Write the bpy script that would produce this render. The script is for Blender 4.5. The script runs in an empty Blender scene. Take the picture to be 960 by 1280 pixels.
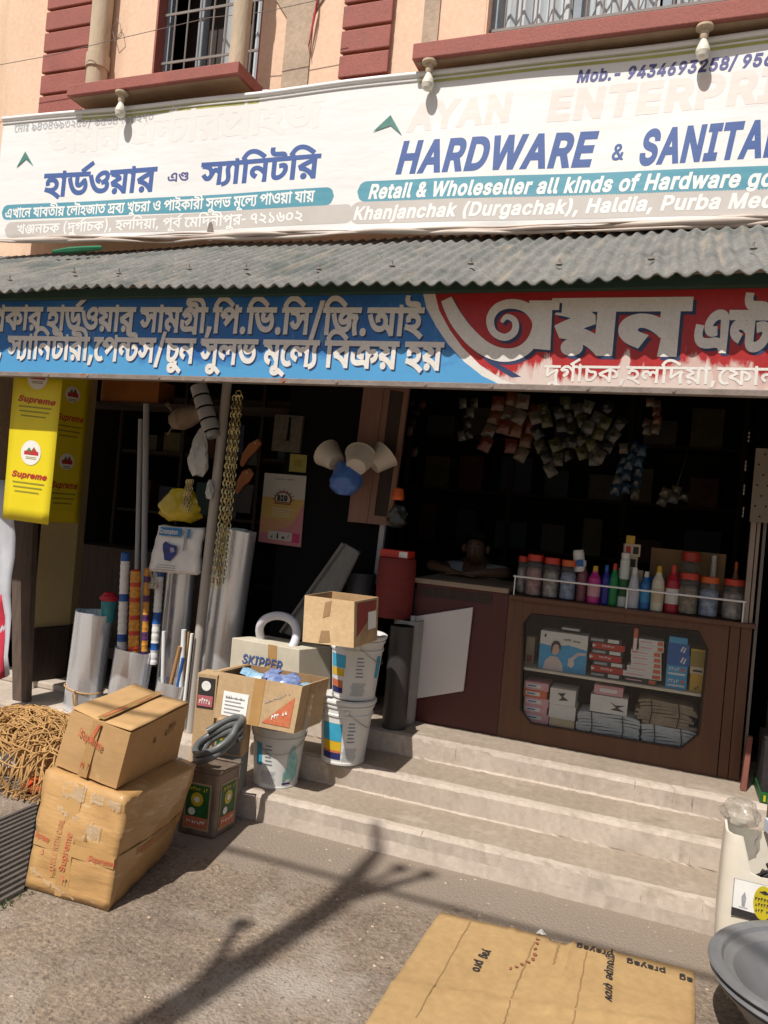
import bpy, bmesh, math, random
import numpy as np
from mathutils import Vector, Matrix
S = bpy.context.scene
COL = S.collection
rnd = random.Random(7)
# ---------------------------------------------------------------- camera
F_PX, YAW, ROLL, CAM_H = 960., math.radians(20.4), math.radians(5.05), 1.65
cam = bpy.data.cameras.new('camera'); cam_o = bpy.data.objects.new('camera', cam); COL.objects.link(cam_o)
cam.sensor_fit = 'VERTICAL'; cam.angle_y = 2*math.atan(640/F_PX); cam.clip_start = .05; cam.clip_end = 2000
_R = Vector((math.cos(YAW), math.sin(YAW), 0)); _F = Vector((-math.sin(YAW), math.cos(YAW), 0)); _U = Vector((0, 0, 1))
_ix = _R*math.cos(ROLL)+_U*math.sin(ROLL); _iy = _ix.cross(_F)      # the photographer held the phone rolled by 5 degrees
cam_o.matrix_world = Matrix((( _ix.x, _iy.x, -_F.x, 0), (_ix.y, _iy.y, -_F.y, 0), (_ix.z, _iy.z, -_F.z, CAM_H), (0, 0, 0, 1)))
S.camera = cam_o
# ---------------------------------------------------------------- daylight
SUN = Vector((.28, 1., -1.59)).normalized()
w = bpy.data.worlds.new('World'); S.world = w; w.use_nodes = True
nt = w.node_tree; bg = nt.nodes['Background']; sky = nt.nodes.new('ShaderNodeTexSky'); sky.sky_type = 'NISHITA'
sky.sun_disc = False; sky.sun_elevation = math.asin(-SUN.z); sky.sun_rotation = math.atan2(-SUN.x, -SUN.y)
sky.dust_density = 3.5; sky.air_density = 1.2
nt.links.new(sky.outputs[0], bg.inputs[0]); bg.inputs[1].default_value = .06
sl = bpy.data.lights.new('sun', 'SUN'); sl.energy = 4.6; sl.angle = math.radians(.5); sl.color = (1, .96, .895)
so = bpy.data.objects.new('sun', sl); COL.objects.link(so); so.rotation_euler = SUN.to_track_quat('-Z', 'Y').to_euler(); so.location = (-3, -6, 12)
S.view_settings.view_transform = 'Standard'; S.view_settings.look = 'None'; S.view_settings.exposure = .25; S.view_settings.gamma = 1
S.render.engine = 'CYCLES'; S.cycles.use_denoising = True; S.cycles.max_bounces = 8; S.cycles.diffuse_bounces = 4
S.cycles.transparent_max_bounces = 12; S.cycles.sample_clamp_indirect = 6
# ---------------------------------------------------------------- glyph outlines (quadratic, q = off-curve)
GB={
3:"",
131:"-254,707 72,917 110,860 -209,644",
7:"78,486 78,527q 115,588q 179,622q 219,622 259,622q 323,588q 360,527q 360,486 360,445q 323,383q 259,349q 219,349 179,349q 115,383q 78,444q;147,486 147,452q 188,414q 219,414 251,414q 291,453q 291,486 291,518q 251,557q 219,557 188,557q 147,518q;78,137 78,178q 115,239q 179,273q 219,273 259,273q 323,240q 360,179q 360,137 360,96q 323,34q 259,0q 219,0 179,0q 115,34q 78,96q;147,137 147,104q 188,65q 219,65 251,65q 291,104q 291,137 291,170q 251,208q 219,208 188,208q 147,169q",
8:"903,622 903,551 798,551 798,0 721,0 692,59q 606,148q 557,180 582,246 620,224q 702,148q 724,109 723,124q 722,150q 721,178q 721,194 721,551 -10,551 -10,622;376,91 308,91q 184,155q 75,308q 29,442 102,466 138,362q 217,229q 315,167q 378,167 433,167q 500,202q 530,263q 530,300 530,358q 467,430q 420,430 387,430q 353,401q 353,372 353,365q 357,341q 361,331 285,316 278,337q 271,372q 271,388 271,425q 312,475q 377,500q 413,500 472,500q 558,447q 606,355q 606,294 606,240q 556,147q 454,91q;344,465 339,497q 290,546q 243,556 267,601 312,589 369,567q 419,511q 423,468",
205:"737,622 737,551 632,551 632,0 555,0 555,425 576,362 541,412q 480,485q 423,533q 366,556q 334,556 281,556q 216,501q 191,465 177,457 191,470q 249,487q 287,487 333,487q 390,451q 417,396q 417,369 417,310q 341,222q 264,178 213,250 263,273q 337,325q 337,365 337,387q 303,417q 271,417 245,417q 200,405q 174,392 93,458 124,510q 194,587q 277,629q 326,629 376,629q 459,594q 538,524q 578,472 560,483 558,497q 555,555q 555,585 555,688 608,688 631,622;632,-43 558,-43 545,-2q 487,43q 446,43 414,43q 354,35q 291,26q 252,26 220,26q 148,40q 85,78q 46,152q 46,212 46,231q 50,271q 54,287 131,277 127,262q 124,230q 124,211 124,170q 156,120q 215,98q 254,98 289,98q 345,107q 401,115q 436,115 469,115q 527,93q 555,61 555,69 632,68",
10:"358,622 357,663q 320,699q 278,699 206,699 140,699q 69,717q 44,736 17,756q -10,819q -10,859 -10,872q -7,898q -5,912 69,907 67,895q 65,877q 65,869 65,847q 74,813q 84,802 98,786q 151,771q 200,771 257,771 310,771q 372,755q 394,734 411,718q 429,663q 430,622;242,500 321,500q 418,447q 464,366q 464,325 464,243q 349,147q 236,141 246,152 291,139q 391,91q 493,28q 540,-10 494,-63 432,-17q 329,50q 229,100q 117,138q 46,154 61,223 96,213q 161,204q 207,204 278,204q 355,238q 385,292q 385,320 385,373q 307,430q 247,430 211,430q 167,416q 148,389q 148,370 148,362q 152,345q 154,338 81,323 76,338q 70,371q 70,384 70,421q 114,473q 191,500q;175,465 170,497q 120,546q 73,556 97,601 143,589 199,567q 250,511q 254,468;540,622 540,551 -10,551 -10,622",
9:"898,622 898,551 798,551 798,0 721,0 692,59q 606,148q 557,180 582,246 620,224q 702,148q 724,109 723,124q 722,150q 721,178q 721,194 721,551 -10,551 -10,622;376,91 308,91q 184,155q 75,308q 29,442 102,466 138,362q 217,229q 315,167q 378,167 433,167q 500,202q 530,262q 530,300 530,358q 467,430q 420,430 387,430q 353,401q 353,372 353,365q 357,341q 361,331 285,316 278,337q 271,372q 271,388 271,425q 312,475q 377,500q 413,500 472,500q 558,447q 606,355q 606,294 606,240q 556,147q 454,91q;344,465 339,497q 290,546q 243,556 267,601 312,589 369,567q 419,511q 423,468;1168,622 1168,551 1063,551 1063,0 986,0 986,479 969,518q 926,551q 897,551 887,551 887,622 897,622 925,622q 974,591q 990,559 989,564q 986,600q 986,613 986,688 1039,688 1062,622",
16:"511,628 552,628q 607,611q 626,594 645,578q 667,531q 667,490 667,0 592,0 584,30q 554,68q 511,87q 481,87 445,87q 383,79q 316,70q 272,70 238,70q 160,85q 90,127q 46,210q 46,278 46,302q 54,355q 58,377 135,366 131,351q 124,309q 124,280 124,236q 150,182q 194,154q 248,144q 276,144 326,144q 409,161q 461,161 504,161q 568,136q 590,106 590,463 590,500q 580,532q 569,542 551,557q 514,557 478,557q 413,525q 362,475q 333,418q 333,393 333,383q 341,361q 367,345q 392,345 403,345q 423,347q 434,348 441,278 431,274q 398,270q 376,270 327,270q 254,330q 254,392 254,432q 295,515q 367,585q 460,628q",
18:"509,629 586,629q 671,551q 671,483 671,435q 622,359q 536,303q 480,282 449,354 516,376q 591,435q 591,482 591,519q 549,558q 509,558 473,558q 409,534q 359,497q 331,456q 331,439 331,423q 351,400q 386,395 365,321 308,332q 251,388q 251,431 251,465q 292,534q 364,593q 457,629q;681,225 681,142q 558,42q 453,42 383,42q 257,92q 150,202q 61,380q 28,507 103,529 143,386q 242,204q 371,118q 455,118 518,118q 600,171q 600,228 600,267q 549,321q 509,338 589,373 633,349q 681,273q",
20:"817,622 817,551 492,551 492,489 492,473 492,0 415,0 386,59q 282,163q 149,234q 76,243 37,339 134,395q 328,483q 437,517 415,475 415,551 -10,551 -10,622;415,467 436,438 385,424q 276,378q 173,328q 130,304 186,293q 305,231q 404,142q 428,90 420,88 418,111q 415,157q 415,189;761,288 761,255q 735,196q 675,158q 625,158 609,158q 580,160q 566,163 572,235 578,234q 595,233q 606,233 654,233q 683,270q 683,296 683,349q 580,424q 479,438 482,513 559,505q 685,444q 761,349q",
21:"706,622 706,551 601,551 601,0 524,0 496,41q 424,117q 336,181q 230,227q 166,238 142,331 190,296 283,280q 412,215q 499,135q 526,97 525,120q 524,166q 524,193 524,688 577,688 600,622;450,470 450,412q 387,331q 278,284q 209,276 162,285 142,331 223,337q 326,372q 375,429q 375,466 375,497q 347,547q 316,571 371,625 405,594q 450,515q;182,430 121,430q 49,493q 49,548 49,571q 62,613q 71,628 147,607 140,597q 130,568q 130,552 130,526q 159,501q 182,501 202,501q 246,517q 293,565q 316,612 371,625 373,575 353,531q 297,466q 226,430q",
22:"484,0 484,425 505,362 470,412q 409,485q 353,533q 295,556q 263,556 210,556q 145,501q 120,465 106,457 120,470q 178,487q 216,487 262,487q 319,451q 346,396q 346,369 346,310q 266,217q 182,172 131,245 186,268q 266,325q 266,365 266,387q 232,417q 200,417 174,417q 129,405q 103,392 22,458 53,510q 123,587q 206,629q 255,629 305,629q 388,594q 467,524q 507,472 489,483 487,497q 484,555q 484,585 484,688 537,688 560,622 666,622 666,551 561,551 561,0",
25:"577,622 577,551 172,551 172,521 168,458 170,445q 172,399q 172,378 172,205 172,161q 182,125q 189,117 207,96q 244,96 284,96q 352,134q 379,162 407,192q 438,259q 438,296 438,329q 401,349q 368,349 363,349 317,349q 261,364q 235,377 212,390q 173,425q 161,447 171,534 192,498q 238,449q 307,423q 361,423 377,423 415,423q 456,413q 472,403 495,389q 517,340q 517,306 517,245q 459,133q 415,95 377,62q 291,24q 238,24 201,24q 149,46q 132,63 116,82q 95,136q 95,191 95,551 -10,551 -10,622",
27:"401,63 342,63q 234,105q 139,198q 60,353q 29,465 105,485 139,362q 223,209q 333,139q 404,139 478,139q 554,203q 554,268 554,299q 538,343q 530,358 590,358 562,329q 501,283q 432,257q 391,257 352,257q 292,287q 258,344q 258,384 258,428q 320,519q 394,553 374,552q 323,551q 298,551 -10,551 -10,622 927,622 927,551 614,551 590,551q 552,553q 535,554 451,516q 365,454q 335,403q 335,380 335,352q 367,328q 387,328 425,328q 485,363q 523,396 609,365 618,345q 630,286q 630,254 630,204q 585,117q 484,63q;801,205 801,156q 817,66q 836,10 761,-7 743,51q 723,162q 723,222 723,275q 742,359q 755,388 679,389q 572,426q 500,495q 475,543 551,559 567,530q 616,485q 694,459q 751,459 765,459q 791,461q 806,462 845,392 821,347q 801,261q",
30:"577,622 577,551 172,551 172,205 172,161q 182,125q 189,117 207,96q 244,96 283,96q 353,134q 379,162 408,193q 439,263q 439,299 439,331q 407,364q 370,364 358,364q 330,360q 317,357 306,428 325,433q 366,439q 389,439 426,439q 484,411q 517,351q 517,303 517,244q 459,133q 415,95 378,63q 291,24q 239,24 202,24q 149,46q 132,63 116,82q 95,136q 95,191 95,551 -10,551 -10,622;395,622 394,663q 357,699q 315,699 221,699 156,699q 85,717q 60,736 33,756q 6,819q 6,859 6,872q 9,897q 11,912 85,907 83,896q 81,879q 81,869 81,847q 90,813q 100,802 114,786q 167,771q 216,771 294,771 347,771q 409,755q 431,734 448,718q 466,663q 467,622",
32:"722,622 722,551 356,551 356,372 356,343q 374,316q 393,316 412,316q 453,340q 501,392q 529,433 589,442 621,395q 656,295q 656,245 656,182q 601,82q 494,24q 417,24 351,24q 237,70q 141,173q 61,342q 29,465 105,485 141,346q 228,177q 340,100q 413,100 493,100q 580,180q 580,243 580,288q 555,352q 535,373 581,392 551,341q 488,275q 425,242q 394,242 371,242q 331,255q 317,268 301,282q 279,333q 279,393 279,551 -10,551 -10,622",
35:"407,50 325,50q 183,131q 70,313q 29,466 105,486 140,362q 223,202q 332,126q 405,126 452,126q 516,149q 555,191q 573,246q 573,278 573,320q 541,389q 483,429q 444,429 404,429q 369,395q 369,367 369,357q 373,335q 378,321 301,306 295,325q 288,361q 288,380 288,419q 327,472q 396,500q 440,500 502,500q 596,443q 650,341q 650,274 650,211q 597,110q 489,50q;717,622 717,551 -10,551 -10,622",
37:"613,622 613,551 159,551 159,253 145,273 185,318q 287,396q 407,461q 475,486 540,422 521,387q 498,321q 487,249q 487,205 487,156q 503,66q 522,10 447,-7 429,51q 409,162q 409,222 409,263q 421,335q 442,392q 453,410 465,405 408,382q 300,316q 196,230q 141,175 82,215 82,551 -10,551 -10,622",
39:"614,622 614,551 509,551 509,0 432,0 432,243 448,187 415,233q 337,307q 255,351q 216,351 179,351q 128,312q 128,274 128,244q 170,201q 214,184 176,113 115,138q 46,223q 46,277 46,326q 93,391q 166,423q 204,423 256,423q 342,387q 417,325q 451,284 437,280 434,303q 432,348q 432,371 432,551 -10,551 -10,622",
40:"726,622 726,551 621,551 621,0 544,0 544,396 566,332 525,392q 457,477q 396,531q 334,556q 298,556 258,556q 193,526q 139,476q 116,447 108,445 124,455q 155,465q 174,465 232,465q 286,402q 286,356 286,345q 284,325q 282,320 265,326 277,339q 299,363q 324,387q 337,400 461,516 510,463 226,195 167,250 249,328 213,285 183,262 198,279q 219,318q 219,343 219,368q 189,398q 160,398 144,398q 114,390q 98,380 22,452 62,505q 146,584q 238,629q 291,629 347,629q 437,587q 521,504q 567,441 549,446 546,470q 544,526q 544,558 544,688 597,688 620,622",
41:"848,622 848,551 130,551 114,560 156,550q 241,506q 314,455q 336,432 341,376 305,360q 226,322q 153,284q 125,265 114,282 192,266q 310,216q 404,146q 447,99 446,116q 445,152q 445,171 445,510 458,510 513,510q 616,492q 705,450q 739,414 763,389q 792,326q 792,288 792,255q 765,196q 705,158q 655,158 640,158q 611,160q 597,163 602,234 608,233q 626,232q 636,232 685,232q 714,270q 714,296 714,347q 611,425q 522,434 522,0 445,0 404,56q 305,140q 174,197q 84,212 48,303 79,324q 147,362q 218,398q 252,414 214,443q 115,488q 48,502 79,570 81,551 -10,551 -10,622",
42:"606,622 606,551 501,551 501,0 424,0 394,60q 289,161q 153,231q 76,243 37,339 133,397q 338,491q 447,524 424,482 424,551 -10,551 -10,622;424,474 445,446 369,421q 201,348q 130,304 184,292q 306,234q 410,146q 438,88 429,88 427,111q 424,157q 424,189",
43:"422,43 357,43q 243,85q 144,183q 62,345q 29,465 105,485 141,353q 232,192q 347,119q 420,119 473,119q 548,157q 588,224q 588,267 588,297q 576,345q 555,384q 542,398 590,476 628,421q 664,317q 664,266 664,203q 608,102q 501,43q;384,284 321,284q 249,347q 249,402 249,425q 263,470q 271,486 351,462 344,452q 332,422q 332,406 332,379q 362,355q 386,355 407,355q 449,371q 498,418q 527,466 590,476 582,422 555,377q 496,316q 427,284q;731,622 731,551 -10,551 -10,622",
44:"632,622 632,551 527,551 527,0 450,0 450,135 468,82 433,135q 362,225q 283,281q 236,281 199,281q 148,243q 148,205 148,172q 196,127q 243,111 218,34 164,53q 97,107q 66,172q 66,208 66,256q 113,320q 186,353q 223,353 283,353q 374,309q 443,235q 471,189 454,186 452,209q 450,256q 450,281 450,551 -10,551 -10,622;299,323 299,317q 298,305q 297,299 221,322 219,380q 183,450q 105,487q 38,494 51,566 97,553 145,549q 220,518q 272,462q 299,379q",
45:"636,622 636,551 531,551 531,0 454,0 412,56q 310,141q 176,199q 84,212 48,303 79,324q 147,362q 218,398q 252,414 214,443q 115,488q 48,502 79,570 81,551 -10,551 -10,622;454,551 135,551 114,560 156,550q 241,506q 314,455q 336,432 341,376 305,360q 226,322q 153,284q 125,265 113,280 199,268q 328,212q 428,132q 470,83 457,79 456,100q 454,149q 454,171",
46:"606,622 606,551 501,551 501,0 424,0 394,60q 289,161q 153,231q 76,243 37,339 133,397q 338,491q 447,524 424,482 424,551 -10,551 -10,622;424,474 445,446 369,421q 201,348q 130,304 184,292q 306,234q 410,146q 438,88 429,88 427,111q 424,157q 424,189;185,-6 160,-6q 125,26q 125,52 125,78q 160,112q 185,112 210,112q 245,78q 245,52 245,26q 210,-6q",
47:"741,622 741,551 636,551 636,0 559,0 559,335 565,309 543,341q 494,379q 465,379 450,379q 419,368q 398,338q 398,307 398,296q 399,279q 400,271 335,266 331,307q 295,364q 243,394q 213,394 186,394q 148,373q 128,338q 128,316 128,276q 187,220q 241,201 214,127 166,142q 90,194q 46,270q 46,320 46,365q 90,430q 164,466q 208,466 261,466q 337,427q 369,384 354,383 364,416q 421,451q 452,451 488,451q 540,423q 571,397 562,382 561,403q 559,445q 559,467 559,551 -10,551 -10,622",
50:"692,622 692,551 587,551 587,0 510,0 510,353 533,290 502,331q 457,375q 436,375 422,375q 398,359q 368,314q 343,268 316,219q 272,156q 223,127q 188,127 161,127q 112,149q 63,200q 35,244 96,281 123,233q 159,203q 180,203 197,203q 228,224q 265,276q 289,321 312,354 338,408q 386,449q 415,449 448,449q 501,412q 536,374 516,373 512,396q 510,437q 510,458 510,551 -10,551 -10,622;271,271 261,339q 240,419q 214,441 189,464q 103,487q 38,495 53,571 107,551 164,542q 240,514q 287,469q 311,403q 315,356",
51:"242,500 321,500q 418,447q 464,366q 464,325 464,243q 349,147q 236,141 246,152 291,139q 391,91q 493,28q 540,-10 494,-63 432,-17q 329,50q 229,100q 117,138q 46,154 61,223 96,213q 161,204q 207,204 278,204q 355,238q 385,292q 385,320 385,373q 307,430q 247,430 211,430q 167,416q 148,389q 148,370 148,362q 152,345q 154,338 81,323 76,338q 70,371q 70,384 70,421q 114,473q 191,500q;175,465 170,497q 120,546q 73,556 97,601 143,589 199,567q 250,511q 254,468;540,622 540,551 -10,551 -10,622",
54:"276,622 276,551 171,551 171,0 94,0 94,469 82,503q 35,551q -2,551 -10,551 -10,622 5,622 29,622q 81,591q 97,559 96,564q 94,600q 94,613 94,688 148,688 170,622",
55:"276,622 276,551 171,551 171,0 94,0 94,551 -10,551 -10,622 82,622 66,641q 33,683q 20,704 54,763q 132,860q 238,917q 313,917 366,917q 463,891q 557,842q 653,773q 705,731 663,677 594,733q 483,807q 382,844q 325,844 270,844q 189,806q 130,738q 106,693 114,678q 142,642q 160,622",
56:"276,551 171,551 171,0 94,0 94,551 -10,551 -10,622 94,622 90,687q 31,775q -64,826q -185,848q -252,848 -311,848q -396,835q -442,811q -442,792 -442,773q -394,763q -365,763 -269,763 -216,763q -154,745q -135,725 -116,706q -100,654q -100,615 -167,615 -168,639q -178,670q -189,678 -199,686q -228,692q -254,692 -353,692 -394,692q -456,703q -476,713 -501,727q -521,767q -521,789 -521,847q -391,917q -258,917 -55,917q 164,774q 174,622 276,622",
57:"-286,-266 -313,-266q -377,-243q -422,-193q -422,-151 -422,-100q -344,-39q -274,-39 -212,-39q -97,-84q 22,-164q 89,-217 44,-271 -23,-215q -133,-141q -231,-103q -279,-103 -315,-103q -351,-131q -351,-153 -351,-181q -312,-204q -286,-204 -249,-204q -204,-173q -180,-127q -172,-78q -172,-59 -172,8 -95,8 -95,-45 -95,-73q -108,-148q -147,-219q -223,-266q",
58:"-177,-241 -207,-241q -268,-220q -308,-174q -308,-137 -308,-87q -228,-37q -172,-36 -172,8 -95,8 -95,-56 -128,-102 -135,-101q -154,-100q -165,-100 -199,-100q -235,-120q -235,-140 -235,-159q -203,-179q -179,-179 -137,-179q -69,-139q -38,-102 7,-122q 118,-186q 163,-218 121,-271 84,-243q 8,-197q -22,-183 -42,-201q -90,-227q -145,-241q",
61:"356,622 356,551 336,551 305,544q 233,497q 169,422q 128,322q 128,262 128,190q 171,105q 235,69q 267,69 292,69q 326,79q 348,92 383,31 357,11q 295,-5q 264,-5 201,-5q 104,61q 49,180q 49,260 49,342q 111,475q 216,567q 280,588 216,555 198,553q 156,551q 130,551 -10,551 -10,622",
322:"384,626 424,626q 483,601q 516,552q 516,515 516,468q 461,393q 416,360 386,338q 345,300q 345,276 345,257q 368,234q 389,234 415,234q 461,257q 489,282 565,255 573,234q 581,185q 581,158 581,88q 479,0q 380,0 333,0q 235,30q 141,113q 59,269q 28,395 105,417 131,308q 194,173q 265,102q 341,76q 380,76 419,76q 475,97q 505,139q 505,170 505,182q 499,212q 491,229 551,236 517,207q 443,165q 390,165 334,165q 268,226q 268,272 268,307q 301,359q 350,400q 375,418 404,439q 447,481q 447,506 447,515q 438,538q 411,555q 384,555 349,555q 291,528q 257,490q 257,474 257,460q 275,438q 290,430 237,370 202,390q 175,444q 175,467 175,494q 209,550q 268,597q 343,626q;673,627 732,627q 798,569q 798,523 798,500q 773,452q 711,410q 655,396 639,460 677,469q 722,496q 722,521 722,541q 694,559q 669,559 623,559q 533,486q 503,432 446,468 482,519q 552,590q 628,627q;658,250 619,250q 554,280q 504,330q 466,392q 453,425 507,490 520,431q 565,354q 627,318q 666,318 689,318q 728,340q 728,370 728,391q 694,425q 661,435 716,471 737,463q 778,433q 804,391q 804,363 804,318q 732,250q;744,144 744,122q 757,42q 770,9 699,-7 685,37q 669,125q 669,165 669,210q 692,278q 707,300 737,324 787,272 762,241q 744,179q",
67:"171,0 94,0 94,551 -10,551 -10,622 276,622 276,551 171,551;99,622 98,663q 61,699q 20,699 -149,699 -214,699q -285,717q -310,736 -337,756q -364,819q -364,859 -364,872q -361,898q -359,912 -285,907 -287,895q -289,877q -289,869 -289,847q -280,813q -270,802 -256,786q -204,771q -154,771 -2,771 51,771q 113,755q 135,734 152,718q 170,663q 171,622",
70:"636,622 636,551 531,551 531,0 454,0 412,56q 310,141q 176,199q 84,212 48,303 79,324q 147,362q 218,398q 252,414 214,443q 115,488q 48,502 79,570 81,551 -10,551 -10,622;454,551 135,551 114,560 156,550q 241,506q 314,455q 336,432 341,376 305,360q 226,322q 153,284q 125,265 113,280 199,268q 328,212q 428,132q 470,83 457,79 456,100q 454,149q 454,171;180,-6 155,-6q 120,26q 120,52 120,78q 155,112q 180,112 205,112q 240,78q 240,52 240,26q 205,-6q",
202:"265,622 265,551 195,551 255,573 214,540q 172,487q 158,433q 158,395 158,362q 174,288q 191,209q 191,166 191,130q 175,63q 132,6q 53,-38q -10,-52 -31,17 33,32q 94,77q 113,135q 113,168 113,208q 97,284q 80,358q 80,393 80,431q 94,488q 128,541q 157,572 172,551 -10,551 -10,622",
75:"290,91 227,91q 128,139q 72,238q 72,313 72,372q 120,477q 221,544q 300,544 381,544q 477,482q 520,381q 520,320 520,261q 471,156q 370,91q;301,473 259,473q 192,435q 153,362q 153,311 153,270q 180,202q 241,162q 291,162 336,162q 403,203q 439,276q 439,324 439,370q 408,437q 347,473q",
332:"323,627 372,627q 447,585q 472,537 530,608 591,622 623,597q 671,522q 671,471 671,418q 622,334q 536,272q 480,250 449,323 516,348q 595,415q 595,470 595,495q 573,542q 547,559 596,581 488,450 427,447 421,497q 368,559q 328,559 300,559q 265,525q 265,496 265,459q 319,423q 367,418 358,339 282,346q 185,428q 185,495 185,540q 225,598q 288,627q;453,32 383,32q 257,82q 148,193q 60,375q 28,507 103,529 142,380q 241,194q 371,108q 455,108 517,108q 600,161q 600,218 600,257q 549,311q 509,328 589,363 633,339q 681,263q 681,215 681,160q 625,77q 523,32q",
77:"127,539 127,561q 148,605q 170,631 233,596 221,583q 211,560q 211,549 211,535q 227,517q 272,504q 316,495 420,476q 500,397q 500,335 500,269q 389,175q 289,168 279,168q 259,172q 249,175 289,184 333,169q 423,122q 511,63q 553,28 507,-26 448,23q 347,90q 248,135q 136,169q 65,185 80,256 115,246q 187,233q 241,233 342,233q 421,287q 421,332 421,357q 398,392q 342,417q 290,427 232,439q 160,469q 127,511q",
78:"553,295 553,223q 512,107q 421,39q 347,39 293,39q 199,76q 120,173q 54,350q 29,490 105,510 135,360q 201,188q 286,115q 342,115 393,115q 451,163q 475,244q 475,295 475,356q 441,452q 383,508q 347,508 321,508q 292,482q 292,458 292,442q 301,410q 311,390 231,369 219,394q 207,445q 207,467 207,509q 248,558q 309,579q 337,579 407,579q 503,502q 553,373q",
79:"296,0 181,0q 62,94q 62,170 62,226q 142,307q 229,337 229,312 176,336q 107,379q 74,433q 74,471 74,511q 125,580q 221,622q 290,622 375,622q 475,579q 519,512q 519,476 519,434q 479,377q 411,337q 368,321 365,341 443,314q 530,239q 530,171 530,86q 409,0q;296,71 376,71q 450,127q 450,173 450,205q 405,252q 334,284q 296,292 220,273q 143,213q 143,169 143,128q 220,71q;297,363 332,372q 396,402q 438,445q 438,471 438,507q 364,551q 291,551 256,551q 193,533q 154,498q 154,471 154,434q 221,383q",
80:"313,0 237,0q 117,58q 49,169q 49,248 49,328q 138,461q 302,576q 414,629 453,575 443,562q 434,534q 434,519 434,490q 481,455q 518,455 521,455q 529,455q 533,456 566,400 510,369q 432,313q 392,255q 392,221 392,193q 434,144q 492,144 502,144q 521,145q 528,146 561,61 511,32q 384,0q;320,71 352,71q 396,76q 436,85q 460,91 458,89 385,98q 316,170q 316,222 316,261q 351,328q 422,392q 475,426 473,401 438,405q 391,436q 367,482q 367,507 367,518q 371,538q 375,547 384,533 309,496q 195,405q 130,299q 130,238 130,176q 186,102q 273,71q",
81:"347,39 295,39q 201,78q 119,171q 49,331q 21,452 96,475 117,376q 167,239q 226,154q 299,115q 342,115 407,115q 483,193q 483,271 483,315q 458,375q 449,391 489,392 472,348q 428,287q 373,257q 340,257 319,257q 284,269q 270,282 255,296q 235,346q 235,400 235,451 235,476q 225,504q 196,516q 166,517 175,593 216,592q 270,576q 286,560 300,545q 312,501q 312,471 312,379 312,354q 328,328q 348,328 364,328q 395,346q 427,393q 443,438 499,452 518,427q 544,364q 559,298q 559,268 559,203q 514,99q 420,39q",
82:"382,301 432,286 392,267q 307,248q 268,248 170,248q 70,335q 70,411 70,456q 108,532q 173,590q 254,622q 297,622 333,622q 393,604q 415,584 435,565q 459,511q 459,455 459,143 459,118q 469,90q 499,78q 528,77 520,0 467,2q 406,28q 382,81q 382,122;266,322 308,322q 370,339q 404,357 382,338 382,439 382,476q 375,517q 361,530 351,541q 320,551q 297,551 271,551q 219,529q 177,490q 151,437q 151,406 151,358q 214,322q",
83:"237,0 198,0q 147,22q 132,38 114,56q 91,110q 91,164 91,481 91,506q 81,534q 52,546q 22,547 31,624 69,623q 120,609q 136,595 153,580q 167,533q 167,501 167,355 198,366q 253,375q 269,375 280,375q 308,372q 318,370 347,363q 386,360q 408,360 446,360q 495,382q 514,418 586,383 573,350q 529,310q 473,292q 442,292 433,292q 410,294q 398,297 418,312 433,292q 448,241q 448,213 448,147q 391,51q 296,0q;238,71 271,71q 320,96q 353,137q 369,187q 369,212 369,249q 340,289q 297,304q 274,304 241,304q 190,292q 167,281 167,168 167,135q 177,100q 184,92 192,84q 215,71q",
84:"174,315 220,315q 292,281q 333,220q 333,181 333,142q 306,87q 278,62 275,72 369,82q 476,152q 476,214 476,250q 443,305q 356,352q 274,375 183,401q 78,445q 35,498q 35,536 35,559q 57,606q 83,631 146,596 131,582q 119,558q 119,547 119,534q 130,512q 166,491q 241,465q 304,447 384,425q 483,374q 538,318q 558,253q 558,216 558,155q 500,72q 400,22q 269,0q 197,0 183,0 161,68 206,84q 257,132q 257,169 257,203q 216,245q 175,245 139,245q 108,217q 108,196 108,186q 114,162q 119,152 44,135 36,153q 27,188q 27,207 27,239q 61,288q 126,315q",
593:"256,-135 183,-39q 111,205q 111,332 111,461q 183,698q 256,792 337,792 270,694q 197,456q 197,331 197,204q 268,-34q 338,-135",
594:"82,-135 150,-37q 222,198q 222,325 222,453q 151,691q 81,792 163,792 237,696q 308,452q 308,324 308,196q 237,-41q 163,-135",
597:"190,116 197,105 188,70q 161,-6q 130,-82q 113,-119 46,-119 61,-60q 86,64q 93,116",
600:"315,792 397,792 135,-125 52,-125",
598:"49,338 291,338 291,256 49,256",
599:"72,54 72,91q 108,121q 133,121 159,121q 196,91q 196,54 196,18q 159,-14q 133,-14 108,-14q 72,18q",
221:"730,622 730,551 276,551 276,253 262,273 322,340q 490,449q 592,486 657,422 638,387q 614,318q 604,242q 604,196 604,150q 611,76q 627,4q 639,-40 564,-59 543,45 535,85q 526,168q 526,223 526,261q 538,334q 559,393q 570,410 582,405 525,382q 417,316q 313,230q 258,175 199,215 199,551 -10,551 -10,622;422,100 460,100q 531,72q 562,40 564,-59 551,-14q 483,28q 435,28 404,28q 341,15q 272,1q 231,1 199,1q 134,18q 79,57q 46,121q 46,167 46,187q 52,221q 55,232 132,223 128,211q 124,184q 124,169 124,136q 150,93q 198,73q 230,73 263,73q 323,87q 386,100q",
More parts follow.
